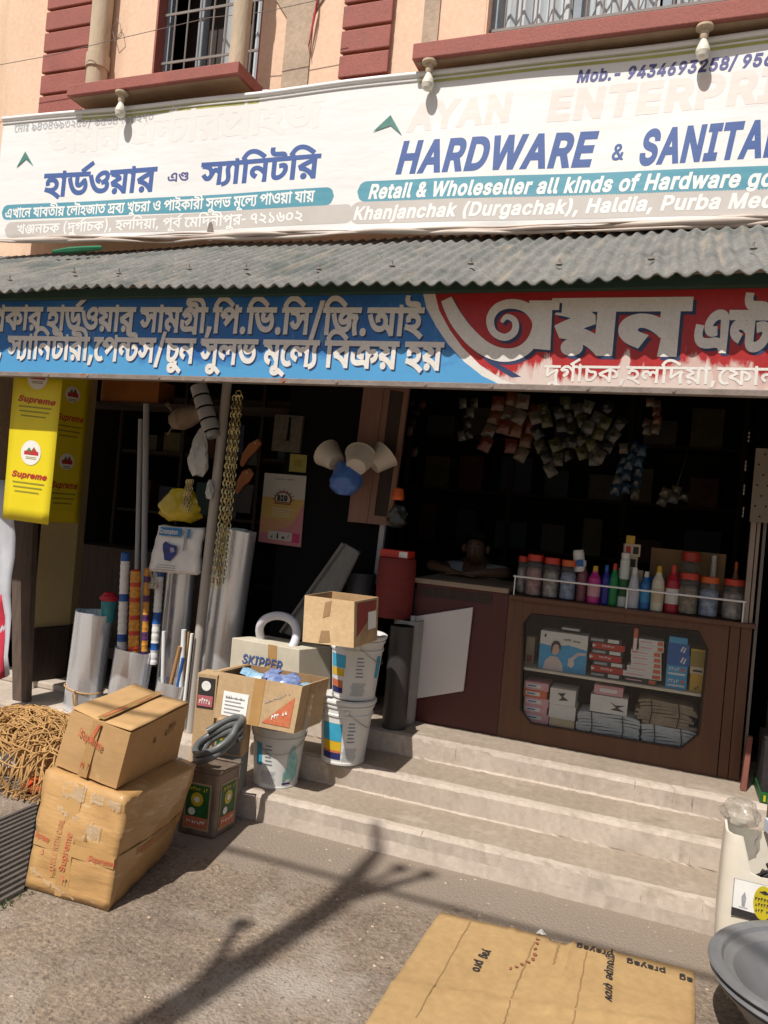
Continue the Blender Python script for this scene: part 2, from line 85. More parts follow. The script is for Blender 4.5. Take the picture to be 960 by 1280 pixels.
224:"765,622 765,551 660,551 660,0 583,0 583,396 605,332 564,392q 496,477q 435,531q 373,556q 337,556 297,556q 232,526q 178,476q 155,447 147,445 163,455q 194,465q 213,465 272,465q 325,402q 325,356 325,345q 323,325q 321,320 304,326 316,339q 338,363q 363,387q 376,400 500,516 549,463 265,195 206,250 288,328 252,285 222,262 237,279q 258,318q 258,343 258,368q 228,398q 199,398 183,398q 153,390q 137,380 61,452 101,505q 185,584q 277,629q 330,629 386,629q 475,587q 560,504q 606,441 588,446 585,470q 583,526q 583,558 583,688 636,688 659,622;660,-43 585,-43 575,-13q 544,25q 502,43q 475,43 423,43q 326,26q 269,26 233,26q 155,40q 87,78q 45,152q 45,212 45,228q 49,268q 54,287 131,277 127,265q 123,230q 123,211 123,170q 158,120q 224,98q 269,98 316,98q 408,115q 458,115 496,115q 560,90q 583,61 583,151 660,151",
370:"192,471 237,471q 309,442q 371,391q 400,358 399,268 357,323q 255,399q 207,399 174,399q 128,365q 128,331 128,304q 165,266q 202,250 165,179 109,203q 46,283q 46,334 46,381q 90,441q 157,471q;858,622 858,551 452,551 452,205 452,161q 462,125q 469,117 487,96q 524,96 563,96q 633,134q 659,162 688,193q 719,263q 719,299 719,331q 687,364q 650,364 638,364q 610,360q 597,357 586,428 605,433q 646,439q 669,439 706,439q 764,411q 797,351q 797,303 797,244q 739,133q 695,95 658,63q 571,24q 519,24 482,24q 429,46q 412,63 396,82q 375,136q 375,191 375,337 379,363 377,383q 375,422q 375,444 375,551 -10,551 -10,622;675,622 674,663q 637,699q 595,699 501,699 436,699q 365,717q 340,736 313,756q 286,819q 286,859 286,872q 289,897q 291,912 365,907 363,896q 361,879q 361,869 361,847q 370,813q 380,802 394,786q 447,771q 496,771 574,771 627,771q 689,755q 711,734 728,718q 746,663q 747,622",
203:"940,622 940,551 -10,551 -10,622;471,528 509,528q 559,514q 577,500 598,484q 620,435q 620,389 620,379 620,366q 619,338q 617,324 620,306 620,0 543,0 534,45q 488,87q 450,87 416,87q 358,79q 295,70q 252,70 221,70q 149,84q 86,123q 46,199q 46,262 46,284q 52,334q 56,353 133,341 129,325q 124,291q 124,265 124,211q 164,159q 223,144q 251,144 288,144q 346,153q 401,161q 432,161 469,161q 524,136q 543,106 543,382 543,408q 534,435q 524,443 516,450q 491,457q 471,457 441,457q 390,434q 370,417 350,400q 326,359q 326,340 326,325q 344,301q 377,301 391,301q 412,303q 422,305 429,234 419,231q 386,226q 362,226 317,226q 247,276q 247,333 247,366q 282,435q 314,464 345,492q 425,528q;759,425 820,425q 894,356q 894,301 894,270q 869,208q 801,154q 738,135 714,207 763,220q 819,262q 819,293 819,328q 779,356q 753,356 716,356q 649,296q 620,242 577,279 615,354q 704,425q",
76:"287,0 202,0q 123,73q 123,122 123,161q 173,227q 234,244 263,167 232,160q 205,138q 205,120 205,100q 246,75q 286,75 348,75q 416,135q 416,181 416,211q 392,258q 336,310q 287,344 225,388q 154,448q 125,499q 125,529 125,552q 152,607q 177,631 243,596 229,581q 211,551q 211,536 211,523q 219,499q 245,471q 296,432q 338,403 396,364q 464,298q 493,229q 493,182 493,126q 440,44q 347,0q",
}
GL={
'A':(690,"25,0 290,728 397,728 665,0 567,0 413,432 398,472q 361,591q 334,684 352,684 325,590q 287,469q 274,432 124,0;158,203 158,284 532,284 532,203"),
'B':(654,"88,0 88,728 346,728 422,728q 521,675q 569,588q 569,535 569,488q 536,427q 482,391q 450,382 450,375 484,373q 552,330q 598,251q 598,194 598,139q 547,51q 440,0q 354,0;181,82 352,82 437,82q 508,147q 508,195 508,231q 471,293q 403,330q 356,330 181,330;181,408 341,408 380,408q 443,439q 480,495q 480,533 480,580q 415,646q 344,646 181,646"),
'C':(730,"382,-10 289,-10q 143,81q 60,248q 60,363 60,479q 143,646q 289,737q 382,737 438,737q 536,705q 614,643q 666,555q 676,499 583,499 575,536q 538,593q 483,632q 418,651q 382,651 317,651q 211,585q 150,457q 150,363 150,271q 212,142q 317,76q 382,76 418,76q 483,96q 538,135q 575,192q 583,229 676,229 667,173q 614,85q 536,23q 438,-10q"),
'D':(722,"315,0 139,0 139,82 309,82 398,82q 515,150q 572,277q 572,365 572,453q 515,578q 402,646q 318,646 135,646 135,728 324,728 431,728q 582,641q 662,478q 662,365 662,251q 581,88q 426,0q;181,728 181,0 88,0 88,728"),
'E':(601,"88,0 88,728 531,728 531,646 181,646 181,408 507,408 507,326 181,326 181,82 536,82 536,0"),
'F':(590,"88,0 88,728 528,728 528,646 181,646 181,396 495,396 495,314 181,314 181,0"),
'G':(746,"385,-10 288,-10q 142,81q 60,249q 60,363 60,479q 142,646q 286,737q 379,737 437,737q 537,703q 616,640q 668,552q 678,500 583,500 571,535q 534,590q 483,630q 418,651q 380,651 316,651q 211,585q 150,457q 150,363 150,271q 212,143q 318,76q 385,76 447,76q 541,128q 593,225q 593,290 621,285 404,285 404,366 684,366 684,286 684,196q 606,63q 472,-10q"),
'H':(743,"88,0 88,728 181,728 181,413 562,413 562,728 655,728 655,0 562,0 562,331 181,331 181,0"),
'I':(441,"45,0 45,82 174,82 174,646 45,646 45,728 396,728 396,646 267,646 267,82 396,82 396,0"),
'K':(672,"151,208 151,307 176,341q 226,404q 277,463q 305,493 522,728 644,728 333,395 328,395;88,0 88,728 181,728 181,479 179,322 181,276 181,0;534,0 271,370 329,442 644,0"),
'L':(565,"88,0 88,728 181,728 181,82 518,82 518,0"),
'M':(903,"88,0 88,728 220,728 399,269 405,252q 421,204q 439,147q 456,91q 462,67 442,67 449,90q 465,145q 483,202q 500,252q 506,269 683,728 815,728 815,0 724,0 724,416 724,438q 725,496q 726,559q 728,625q 728,655 736,655 726,622q 703,552q 681,487q 661,433q 654,416 492,0 411,0 246,416 239,433q 221,485q 199,549q 175,620q 163,655 172,655 173,628q 174,564q 175,500q 176,439q 176,416 176,0"),
'N':(753,"88,0 88,728 197,728 493,262 505,244q 538,188q 577,116q 595,76 582,76 578,118q 574,194q 573,259q 573,281 573,728 666,728 666,0 555,0 292,414 273,443q 237,504q 190,587q 155,649 172,649 175,595q 179,503q 181,435q 181,415 181,0"),
'O':(765,"383,-10 290,-10q 144,81q 60,248q 60,363 60,479q 144,646q 290,737q 383,737 476,737q 622,646q 705,479q 705,363 705,248q 622,81q 476,-10q;383,76 448,76q 553,142q 615,271q 615,363 615,457q 553,585q 448,651q 383,651 317,651q 212,585q 150,457q 150,363 150,271q 212,143q 317,76q"),
'P':(639,"88,0 88,728 337,728 422,728q 532,666q 585,561q 585,496 585,431q 532,326q 422,263q 337,263 161,263 161,345 333,345 391,345q 461,384q 493,453q 493,496 493,539q 461,607q 390,646q 332,646 181,646 181,0"),
'R':(644,"88,0 88,728 337,728 422,728q 532,669q 585,568q 585,503 585,438q 532,338q 422,282q 337,282 140,282 140,365 333,365 391,365q 460,398q 493,460q 493,503 493,546q 460,610q 390,646q 332,646 181,646 181,0;506,0 330,328 435,328 613,0"),
'S':(642,"321,-13 242,-13q 126,38q 61,129q 57,190 152,190 156,149q 204,96q 278,70q 321,70 370,70q 449,103q 495,161q 495,200 495,235q 455,279q 390,307q 351,318 263,343 175,368q 77,460q 77,533 77,594q 144,687q 257,737q 327,737 399,737q 509,687q 573,599q 575,544 484,544 478,597q 389,655q 324,655 277,655q 207,625q 167,571q 167,537 167,499q 215,453q 280,427q 306,419 379,399 408,392q 479,364q 543,319q 585,249q 585,198 585,139q 523,43q 405,-13q"),
'T':(646,"48,646 48,728 598,728 598,646 370,646 370,0 277,0 277,646"),
'U':(744,"373,-12 287,-12q 158,56q 88,173q 88,248 88,728 181,728 181,255 181,203q 227,121q 313,74q 373,74 432,74q 518,121q 563,203q 563,255 563,728 656,728 656,248 656,173q 586,56q 458,-12q"),
'V':(690,"293,0 25,728 123,728 277,296 290,259q 330,135q 356,44 338,44 364,137q 403,259q 416,296 566,728 665,728 400,0"),
'W':(985,"224,0 25,728 120,728 235,281 245,246q 261,172q 277,96q 284,56 272,56 280,96q 295,172q 313,246q 322,281 440,728 545,728 662,281 672,246q 689,172q 706,96q 713,56 700,56 708,96q 723,172q 741,246q 750,281 864,728 960,728 761,0 653,0 528,461 516,506q 493,612q 482,681 502,681 491,616q 471,513q 457,461 332,0"),
'Y':(679,"293,0 293,298 25,728 133,728 277,493 301,453q 339,381q 359,327 322,327 342,382q 380,455q 403,493 546,728 653,728 386,298 386,0"),
'a':(562,"230,-13 178,-13q 94,26q 44,102q 44,155 44,202q 81,261q 143,294q 218,311q 256,316 305,322q 367,329q 396,346q 396,366 396,369 396,403q 371,450q 320,476q 282,476 243,476q 188,451q 153,415q 144,396 60,423 81,473q 152,529q 238,553q 280,553 307,553q 377,540q 442,500q 484,424q 484,360 484,0 398,0 398,74 392,74 383,55q 342,15q 276,-13q;245,65 294,65q 361,103q 396,164q 396,197 396,273 391,267q 355,256q 309,249q 265,243q 252,242 221,238q 166,219q 132,182q 132,151 132,123q 162,84q 212,65q"),
'b':(612,"331,-12 279,-12q 215,24q 181,69q 172,84 162,84 162,0 77,0 77,728 165,728 165,458 172,458 181,473q 214,518q 277,553q 330,553 398,553q 502,484q 562,358q 562,271 562,185q 503,58q 399,-12q;317,67 369,67q 438,122q 472,215q 472,272 472,329q 438,420q 369,474q 317,474 267,474q 199,423q 164,333q 164,272 164,212q 199,119q 268,67q"),
'c':(571,"299,-12 225,-12q 113,59q 51,186q 51,270 51,355q 113,482q 225,553q 299,553 339,553q 409,532q 467,494q 509,438q 521,402 436,378 430,399q 406,434q 371,460q 326,474q 299,474 245,474q 174,417q 140,324q 140,270 140,216q 174,124q 245,67q 299,67 327,67q 373,82q 408,108q 433,146q 438,167 522,144 512,107q 469,50q 411,9q 339,-12q"),
'd':(612,"282,-12 214,-12q 109,58q 51,185q 51,271 51,358q 110,484q 214,553q 282,553 335,553q 398,518q 432,473q 440,458 447,458 447,728 535,728 535,0 450,0 450,84 440,84 432,69q 397,24q 334,-12q;295,67 345,67q 413,119q 448,212q 448,272 448,333q 414,423q 345,474q 295,474 243,474q 174,420q 140,329q 140,272 140,215q 175,122q 244,67q"),
'e':(583,"307,-12 228,-12q 113,59q 51,185q 51,269 51,353q 111,480q 222,553q 296,553 340,553q 424,524q 493,460q 534,355q 534,280 534,243 110,243 110,317 487,317 446,290 446,344q 412,427q 346,475q 296,475 247,475q 177,426q 140,349q 140,304 140,255 140,194q 182,110q 257,66q 307,66 339,66q 392,85q 430,123q 440,150 525,127 513,86q 452,23q 363,-12q"),
'f':(370,"331,546 331,471 10,471 10,546;117,0 117,619 117,666q 162,729q 233,762q 272,762 304,762q 345,751q 354,747 330,672 323,674q 301,680q 283,680 242,680q 205,639q 205,599 205,0"),
'g':(613,"298,-216 238,-216q 149,-185q 91,-134q 74,-104 145,-59 157,-74q 191,-112q 250,-139q 298,-139 364,-139q 448,-77q 448,-9 448,100 440,100 431,84q 397,42q 334,9q 281,9 216,9q 111,71q 51,190q 51,275 51,360q 110,484q 215,553q 283,553 336,553q 399,518q 433,473q 442,458 451,458 451,546 536,546 536,-14 536,-84q 473,-174q 365,-216q;296,87 346,87q 414,132q 449,218q 449,277 449,335q 415,424q 346,474q 296,474 244,474q 175,421q 140,332q 140,277 140,221q 175,135q 245,87q"),
'h':(591,"165,327 165,0 77,0 77,728 165,728 165,414 150,414 175,489q 267,553q 329,553 384,553q 468,507q 514,416q 514,347 514,0 426,0 426,339 426,402q 360,474q 303,474 264,474q 201,439q 165,374q"),
'i':(242,"77,0 77,546 165,546 165,0;122,635 97,635q 61,669q 61,693 61,718q 97,751q 122,751 147,751q 183,718q 183,693 183,669q 147,635q"),
'j':(242,"77,546 165,546 165,-39 166,-91q 129,-165q 58,-204q 5,-204 -13,-204 -13,-123 3,-123 42,-123q 77,-80q 77,-39;121,635 96,635q 60,669q 60,693 60,718q 96,751q 121,751 146,751q 183,718q 183,693 183,669q 146,635q"),
'k':(549,"160,196 160,305 176,305 409,546 518,546 266,287 256,287;77,0 77,728 165,728 165,0;422,0 213,267 276,329 535,0"),
'l':(275,"200,-4 138,-4q 77,62q 77,121 77,728 165,728 165,143 165,105q 183,75q 210,75 225,75q 239,77q 246,79 263,4 251,1q 217,-4q"),
'm':(876,"77,0 77,546 163,546 163,424 156,424 167,468q 216,526q 281,556q 316,556 375,556q 449,482q 460,423 448,423 458,464q 510,523q 583,556q 627,556 674,556q 752,515q 799,432q 799,368 799,0 711,0 711,366 711,425q 645,476q 601,476 564,476q 511,445q 482,391q 482,356 482,0 394,0 394,375 394,420q 333,476q 287,476 255,476q 199,446q 165,387q 165,344 165,0"),
'n':(591,"165,327 165,0 77,0 77,546 162,546 162,414 150,414 175,489q 267,553q 329,553 384,553q 467,507q 514,416q 514,347 514,0 426,0 426,339 426,402q 360,474q 303,474 264,474q 201,439q 165,374q"),
'o':(600,"299,-12 225,-12q 113,59q 51,186q 51,270 51,355q 113,482q 225,553q 299,553 374,553q 486,482q 549,355q 549,270 549,186q 486,59q 374,-12q;299,67 354,67q 426,124q 460,216q 460,270 460,324q 426,417q 354,474q 299,474 245,474q 174,417q 140,324q 140,270 140,216q 174,124q 245,67q"),
'p':(612,"77,-204 77,546 162,546 162,458 172,458 181,473q 214,518q 277,553q 330,553 398,553q 502,484q 562,358q 562,271 562,185q 503,58q 399,-12q 331,-12 279,-12q 215,24q 181,69q 172,84 165,84 165,-204;317,67 369,67q 438,122q 472,215q 472,272 472,329q 438,420q 369,474q 317,474 267,474q 199,423q 164,333q 164,272 164,212q 199,119q 268,67q"),
'r':(376,"77,0 77,546 162,546 162,462 168,462 183,503q 261,554q 310,554 319,554q 346,553q 354,552 354,464 350,465q 319,469q 301,469 262,469q 200,436q 165,379q 165,342 165,0"),
's':(528,"263,-12 207,-12q 119,21q 62,85q 53,132 136,152 148,107q 213,65q 262,65 319,65q 387,114q 387,148 387,176q 347,214q 307,223 216,245 142,262q 69,336q 69,394 69,440q 122,512q 213,553q 271,553 328,553q 406,519q 456,460q 468,421 388,401 377,430q 325,478q 272,478 223,478q 158,433q 158,399 158,369q 202,332q 250,321 333,301 407,284q 478,210q 478,154 478,106q 424,31q 327,-12q"),
't':(327,"292,546 292,471 10,471 10,546;92,676 180,676 180,142 180,105q 209,71q 244,71 252,71q 278,75q 289,77 307,3 293,-2q 259,-7q 242,-7 171,-7q 92,68q 92,135"),
'u':(591,"262,-7 207,-7q 124,39q 77,130q 77,199 77,546 165,546 165,207 165,144q 231,72q 289,72 328,72q 390,106q 426,172q 426,219 426,546 514,546 514,0 429,0 429,132 441,132 416,56q 322,-7q"),
'v':(562,"235,0 26,546 123,546 239,222 257,172q 283,72q 297,25 265,25 279,72q 305,172q 323,222 439,546 536,546 327,0"),
'w':(818,"200,0 34,546 127,546 194,308 208,259q 239,135q 254,57 239,57 253,132q 284,256q 298,308 363,546 457,546 521,308 535,257q 565,134q 580,57 564,57 580,133q 610,256q 625,308 691,546 784,546 619,0 531,0 460,247 450,285q 429,363q 410,445q 399,487 419,487 409,445q 389,363q 369,284q 358,247 287,0"),
'x':(546,"32,0 247,314 247,247 43,546 146,546 213,440 240,399q 278,328q 299,294 253,294 274,328q 309,399q 335,440 405,546 505,546 301,243 301,308 514,0 412,0 332,123 306,163q 269,231q 249,263 295,263 275,231q 241,163q 214,123 133,0"),
'y':(562,"68,-198 91,-122 100,-124 127,-131q 171,-125q 206,-87q 219,-48 235,-3 26,546 123,546 239,222 257,171q 283,72q 297,25 265,25 279,72q 305,172q 323,222 440,546 536,546 296,-82 279,-125q 233,-181q 171,-208q 133,-208 109,-208q 75,-201q"),
'0':(648,"324,-10 243,-10q 129,78q 69,245q 69,363 69,481q 130,648q 244,737q 324,737 405,737q 519,648q 579,481q 579,363 579,245q 520,78q 406,-10q;324,71 377,71q 452,140q 490,271q 490,363 490,457q 452,587q 377,657q 324,657 271,657q 197,587q 158,457q 158,363 158,271q 197,140q 271,71q"),
'1':(648,"110,0 110,78 560,78 560,0;396,728 396,0 305,0 305,642 300,642 124,511 124,611 282,728"),
'2':(648,"92,0 92,67 334,329 375,373q 428,439q 456,500q 456,533 456,571q 419,627q 358,657q 319,657 277,657q 216,623q 183,562q 183,521 94,521 94,585q 154,683q 256,737q 321,737 386,737q 486,683q 543,591q 543,534 543,495q 515,420q 444,325q 379,257 220,87 220,82 556,82 556,0"),
'3':(648,"310,-10 244,-10q 134,36q 65,123q 61,184 156,184 160,147q 202,97q 270,72q 311,72 355,72q 427,102q 468,162q 468,206 468,245q 432,311q 352,352q 286,352 226,352 226,426 410,640 410,646 97,646 97,728 532,728 532,660 303,396 303,411 382,419q 498,365q 561,266q 561,205 561,143q 496,45q 383,-10q"),
'4':(648,"59,148 59,224 349,728 440,728 157,235 157,229 589,229 589,148;402,0 402,170 402,206 402,454 490,454 490,0"),
'5':(648,"315,-10 251,-10q 150,41q 89,128q 87,184 177,184 180,151q 218,101q 279,72q 315,72 359,72q 428,113q 467,185q 467,231 467,278q 426,352q 355,395q 310,395 276,395q 207,373q 185,356 98,367 141,728 524,728 524,646 219,646 194,434 198,434 221,452q 289,476q 327,476 376,476q 461,440q 523,374q 558,285q 558,232 558,163q 495,53q 386,-10q"),
'6':(648,"324,-10 257,-10q 152,52q 93,161q 93,231 93,283q 138,398q 196,485 361,728 461,728 218,373 209,373 219,393q 256,427q 307,447q 336,447 402,447q 500,392q 555,292q 555,224 555,156q 495,51q 391,-10q;324,70 366,70q 430,110q 467,179q 467,224 467,270q 430,338q 366,377q 324,377 282,377q 217,339q 181,271q 181,226 181,180q 217,110q 282,70q"),
'7':(648,"139,0 462,640 462,646 89,646 89,728 559,728 559,641 236,0"),
'8':(648,"324,-10 250,-10q 137,42q 74,134q 74,193 74,239q 111,318q 176,371q 216,378 216,382 163,396q 101,486q 101,544 101,600q 158,687q 259,737q 324,737 388,737q 488,687q 546,600q 546,544 546,486q 483,396q 432,382 432,378 471,371q 536,318q 574,239q 574,193 574,134q 510,42q 397,-10q;324,71 372,71q 442,103q 481,160q 481,198 481,239q 440,301q 369,336q 324,336 278,336q 207,301q 166,239q 166,198 166,160q 204,103q 275,71q;324,414 362,414q 422,445q 457,500q 457,537 457,574q 423,627q 363,657q 324,657 284,657q 224,627q 190,574q 190,537 190,500q 224,445q 285,414q"),
'9':(648,"324,737 391,737q 496,676q 555,567q 555,497 555,445q 510,329q 452,243 287,0 187,0 430,355 439,355 429,334q 392,301q 341,281q 312,281 246,281q 147,336q 93,436q 93,504 93,572q 153,677q 257,737q;324,658 282,658q 218,618q 181,548q 181,504 181,458q 218,389q 282,350q 324,350 366,350q 431,389q 467,458q 467,502 467,547q 431,618q 366,658q"),
'&':(644,"283,-10 211,-10q 107,43q 51,134q 51,190 51,238q 90,307q 159,367q 202,399 310,479 323,488q 354,516q 376,554q 376,579 376,614q 330,659q 291,659 263,659q 221,636q 198,597q 198,570 198,543q 223,493q 266,439q 293,406 628,0 522,0 247,331 208,378q 146,453q 110,526q 110,570 110,618q 154,692q 234,734q 288,734 343,734q 422,692q 465,621q 465,578 465,544q 440,488q 396,440q 368,419 223,311 178,278q 141,221q 141,187 141,151q 175,97q 237,67q 277,67 320,67q 400,103q 464,169q 501,263q 501,321 585,321 585,249q 552,156q 510,103q 496,89 478,67 442,28q 335,-10q"),
'.':(269,"136,-6 109,-6q 70,32q 70,60 70,87q 109,125q 136,125 164,125q 202,87q 202,60 202,32q 164,-6q"),
',':(269,"53,-175 96,102 196,102 120,-175"),
'-':(648,"482,351 482,270 163,270 163,351"),
'/':(360,"338,762 104,-109 22,-109 257,762"),
'(':(391,"125,296 125,376q 157,550q 214,712q 250,772 336,772 298,695q 243,529q 214,368q 214,296 214,231q 240,99q 294,-49q 336,-136 250,-136 188,-30q 125,189q"),
')':(391,"55,-136 98,-47q 152,102q 177,234q 177,296 177,368q 147,529q 93,695q 55,772 140,772 177,712q 234,550q 266,375q 266,296 266,188q 201,-32q 140,-136"),
"'":(300,"113,451 103,728 197,728 187,451"),
' ':(269,""),
}
RUN={
'b_mob':(14481,[(61,0),(44,346),(54,968),(7,1234),(3,1672),(84,1932),(79,2524),(78,3116),(79,3708),(81,4300),(84,4892),(78,5484),(77,6076),(80,6668),(83,7260),(600,7852),(3,8301),(84,8561),(80,9153),(81,9745),(79,10337),(82,10929),(84,11521),(78,12113),(77,12705),(82,13297),(75,13889)]),
'b_name':(7319,[(8,0),(70,893),(39,1519),(3,2123),(16,2383),(370,3141),(54,3989),(46,4255),(224,4851),(54,5606),(10,5872),(27,6402)]),
'b_hw1':(3734,[(51,0),(54,530),(32,796),(131,1508),(18,1508),(70,2246),(54,2872),(46,3138)]),
'b_hw2':(1496,[(16,0),(332,758)]),
'b_hw3':(3502,[(50,0),(202,682),(54,937),(55,1203),(39,1469),(30,2073),(55,2640),(46,2906)]),
'b_line':(28219,[(16,0),(21,758),(54,1454),(61,1720),(39,2066),(3,2670),(45,2930),(54,3556),(42,3822),(35,4418),(56,5125),(70,5391),(3,6017),(61,6277),(47,6623),(67,7354),(51,7620),(27,8150),(54,9067),(35,9333),(3,10040),(221,10300),(42,11020),(202,11616),(3,11871),(21,12131),(57,12827),(25,12827),(46,13394),(54,13990),(3,14256),(18,14516),(3,15254),(40,15514),(54,16230),(10,16496),(20,17026),(54,17833),(46,18099),(56,18695),(3,18961),(50,19221),(57,19903),(47,19903),(43,20634),(3,21355),(44,21615),(58,22237),(61,22237),(47,22583),(202,23314),(3,23569),(40,23829),(54,24545),(18,24811),(70,25549),(54,26175),(3,26441),(45,26701),(54,27327),(70,27593)]),
'b_addr':(21342,[(21,0),(322,696),(39,1556),(25,2160),(20,2727),(3,3534),(593,3794),(37,4213),(57,4816),(22,4816),(131,5472),(54,5472),(25,5738),(20,6305),(594,7112),(597,7531),(3,7794),(51,8054),(47,8584),(55,9315),(37,9581),(70,10184),(54,10810),(597,11076),(3,11339),(40,11599),(58,12315),(42,12315),(131,12911),(3,12911),(61,13171),(44,13517),(55,14139),(37,14405),(39,15008),(56,15612),(40,15878),(57,16594),(46,16594),(598,17190),(3,17530),(82,17790),(77,18382),(76,18974),(81,19566),(75,20158),(77,20750)]),
's_1':(19025,[(50,0),(20,682),(47,1489),(3,2220),(224,2480),(20,3235),(54,4042),(46,4308),(3,4904),(51,5164),(54,5694),(32,5960),(131,6672),(18,6672),(70,7410),(54,8036),(46,8302),(3,8898),(50,9158),(54,9840),(44,10106),(205,10728),(56,11455),(597,11721),(55,11984),(40,12250),(599,12966),(55,13234),(43,13500),(599,14221),(55,14489),(50,14755),(600,15437),(55,15886),(27,16152),(599,17069),(9,17337),(10,18495)]),
's_2':(19696,[(40,0),(54,716),(10,982),(40,1512),(597,2228),(3,2491),(50,2751),(202,3433),(54,3688),(55,3954),(39,4220),(30,4824),(54,5391),(46,5657),(56,6253),(597,6519),(61,6782),(40,7128),(370,7844),(50,8692),(600,9374),(25,9823),(57,10390),(39,10390),(3,10994),(50,11254),(57,11936),(47,11936),(43,12667),(3,13388),(44,13648),(58,14270),(61,14270),(47,14616),(202,15347),(3,15602),(55,15862),(42,16128),(203,16724),(70,17654),(3,18280),(51,18540),(70,19070)]),
's_name':(1230,[(70,0),(39,626)]),
's_a':(893,[(8,0)]),
's_ent':(4936,[(16,0),(370,758),(54,1606),(46,1872),(224,2468),(54,3223),(10,3489),(27,4019)]),
's_addr':(8841,[(37,0),(57,603),(22,603),(131,1259),(54,1259),(25,1525),(20,2092),(597,2899),(51,3162),(47,3692),(55,4423),(37,4689),(70,5292),(54,5918),(597,6184),(61,6447),(41,6793),(54,7631),(39,7897),(598,8501)]),
}
# ---------------------------------------------------------------- lettering (outlines -> triangles)
import numpy as np
from mathutils.geometry import delaunay_2d_cdt
_gc = {}
def _glyph(key):
    if key in _gc: return _gc[key]
    s = GB[key] if isinstance(key, int) else GL.get(key, (0, ''))[1]
    out = []
    for c in s.split(';'):
        if not c: continue
        pts = []
        for t in c.split(' '):
            on = not t.endswith('q'); x, y = t.rstrip('q').split(',')
            pts.append((float(x), float(y), on))
        n = len(pts); full = []
        for i in range(n):                       # add implied on-curve points
            a, b = pts[i], pts[(i+1) % n]
            full.append(a)
            if not a[2] and not b[2]: full.append(((a[0]+b[0])/2, (a[1]+b[1])/2, True))
        k0 = next((i for i, p in enumerate(full) if p[2]), 0)
        full = full[k0:]+full[:k0]
        res = []; i = 0; n = len(full)
        while i < n:
            p = full[i]
            if p[2]: res.append(p[:2]); i += 1
            else:
                a = full[i-1]; b = full[(i+1) % n]
                for t in (1/3, 2/3, ):
                    res.append(((1-t)**2*a[0]+2*t*(1-t)*p[0]+t*t*b[0], (1-t)**2*a[1]+2*t*(1-t)*p[1]+t*t*b[1]))
                i += 1
        cl = []
        for q in res:
            if not cl or abs(q[0]-cl[-1][0])+abs(q[1]-cl[-1][1]) > 1: cl.append(q)
        if len(cl) > 2: out.append(np.array(cl))
    _gc[key] = out
    return out
def _bold(c, w):
    if not w: return c
    p = np.roll(c, 1, 0); q = np.roll(c, -1, 0)
    d1 = c-p; d2 = q-c
    d1 /= np.linalg.norm(d1, axis=1, keepdims=True)+1e-9; d2 /= np.linalg.norm(d2, axis=1, keepdims=True)+1e-9
    n1 = np.stack([-d1[:, 1], d1[:, 0]], 1); n2 = np.stack([-d2[:, 1], d2[:, 0]], 1)
    m = n1+n2; l = np.linalg.norm(m, axis=1, keepdims=True); m /= np.maximum(l, 1e-6)
    k = np.clip(1/np.maximum((m*n1).sum(1, keepdims=True), .4), 1, 1.8)
    return c+m*w*k
def text_poly(text, bold=0, ital=0., cond=1., gap=0, grid=0):
    """text: key of a shaped run in RUN, or a plain latin string. Returns verts (em units), tris, width."""
    cont = []; 
    if text in RUN:
        W, run = RUN[text]
        for g, x in run:
            for c in _glyph(g): cont.append(_bold(c, bold)+np.array([x, 0]))
    else:
        x = 0
        for ch in text:
            if ch not in GL: x += 300; continue
            for c in _glyph(ch): cont.append(_bold(c, bold)+np.array([x, 0]))
            x += GL[ch][0]+gap+bold*1.2
        W = x
    if not cont: return np.zeros((0, 2)), [], 0
    V = []; E = []; S = []
    for c in cont:
        b = len(V); n = len(c)
        V += [Vector((float(a), float(d))) for a, d in c]
        E += [(b+i, b+(i+1) % n) for i in range(n)]
        S.append((c, np.roll(c, -1, 0)))
    if grid:
        lo = np.min([c.min(0) for c in cont], 0); hi = np.max([c.max(0) for c in cont], 0)
        V += [Vector((float(x)+.37, float(y)+.21)) for x in np.arange(lo[0], hi[0], grid) for y in np.arange(lo[1], hi[1], grid)]
    ov, oe, of, *_ = delaunay_2d_cdt(V, E, [], 0, 0.02)
    ov = np.array([(v.x, v.y) for v in ov]); tri = np.array([list(t) for t in of])
    cen = ov[tri].mean(1)
    wn = np.zeros(len(cen), int)
    for a, b in S:                               # nonzero winding per contour, skipping far ones
        lo = np.minimum(a, b).min(0); hi = np.maximum(a, b).max(0)
        m = np.where((cen[:, 0] >= lo[0]) & (cen[:, 0] <= hi[0]) & (cen[:, 1] >= lo[1]) & (cen[:, 1] <= hi[1]))[0]
        if not len(m): continue
        c = cen[m][:, None, :]
        cr = (b[None, :, 0]-a[None, :, 0])*(c[..., 1]-a[None, :, 1])-(b[None, :, 1]-a[None, :, 1])*(c[..., 0]-a[None, :, 0])
        up = (a[None, :, 1] <= c[..., 1]) & (b[None, :, 1] > c[..., 1]) & (cr > 0)
        dn = (a[None, :, 1] > c[..., 1]) & (b[None, :, 1] <= c[..., 1]) & (cr < 0)
        wn[m] += up.sum(1)-dn.sum(1)
    tri = tri[wn != 0]
    u, inv = np.unique(tri, return_inverse=True)
    ov = ov[u]; tri = inv.reshape(-1, 3)
    ov = ov.copy()/1000.; ov[:, 0] = ov[:, 0]*cond+ov[:, 1]*ital
    return ov, tri, W*cond/1000.
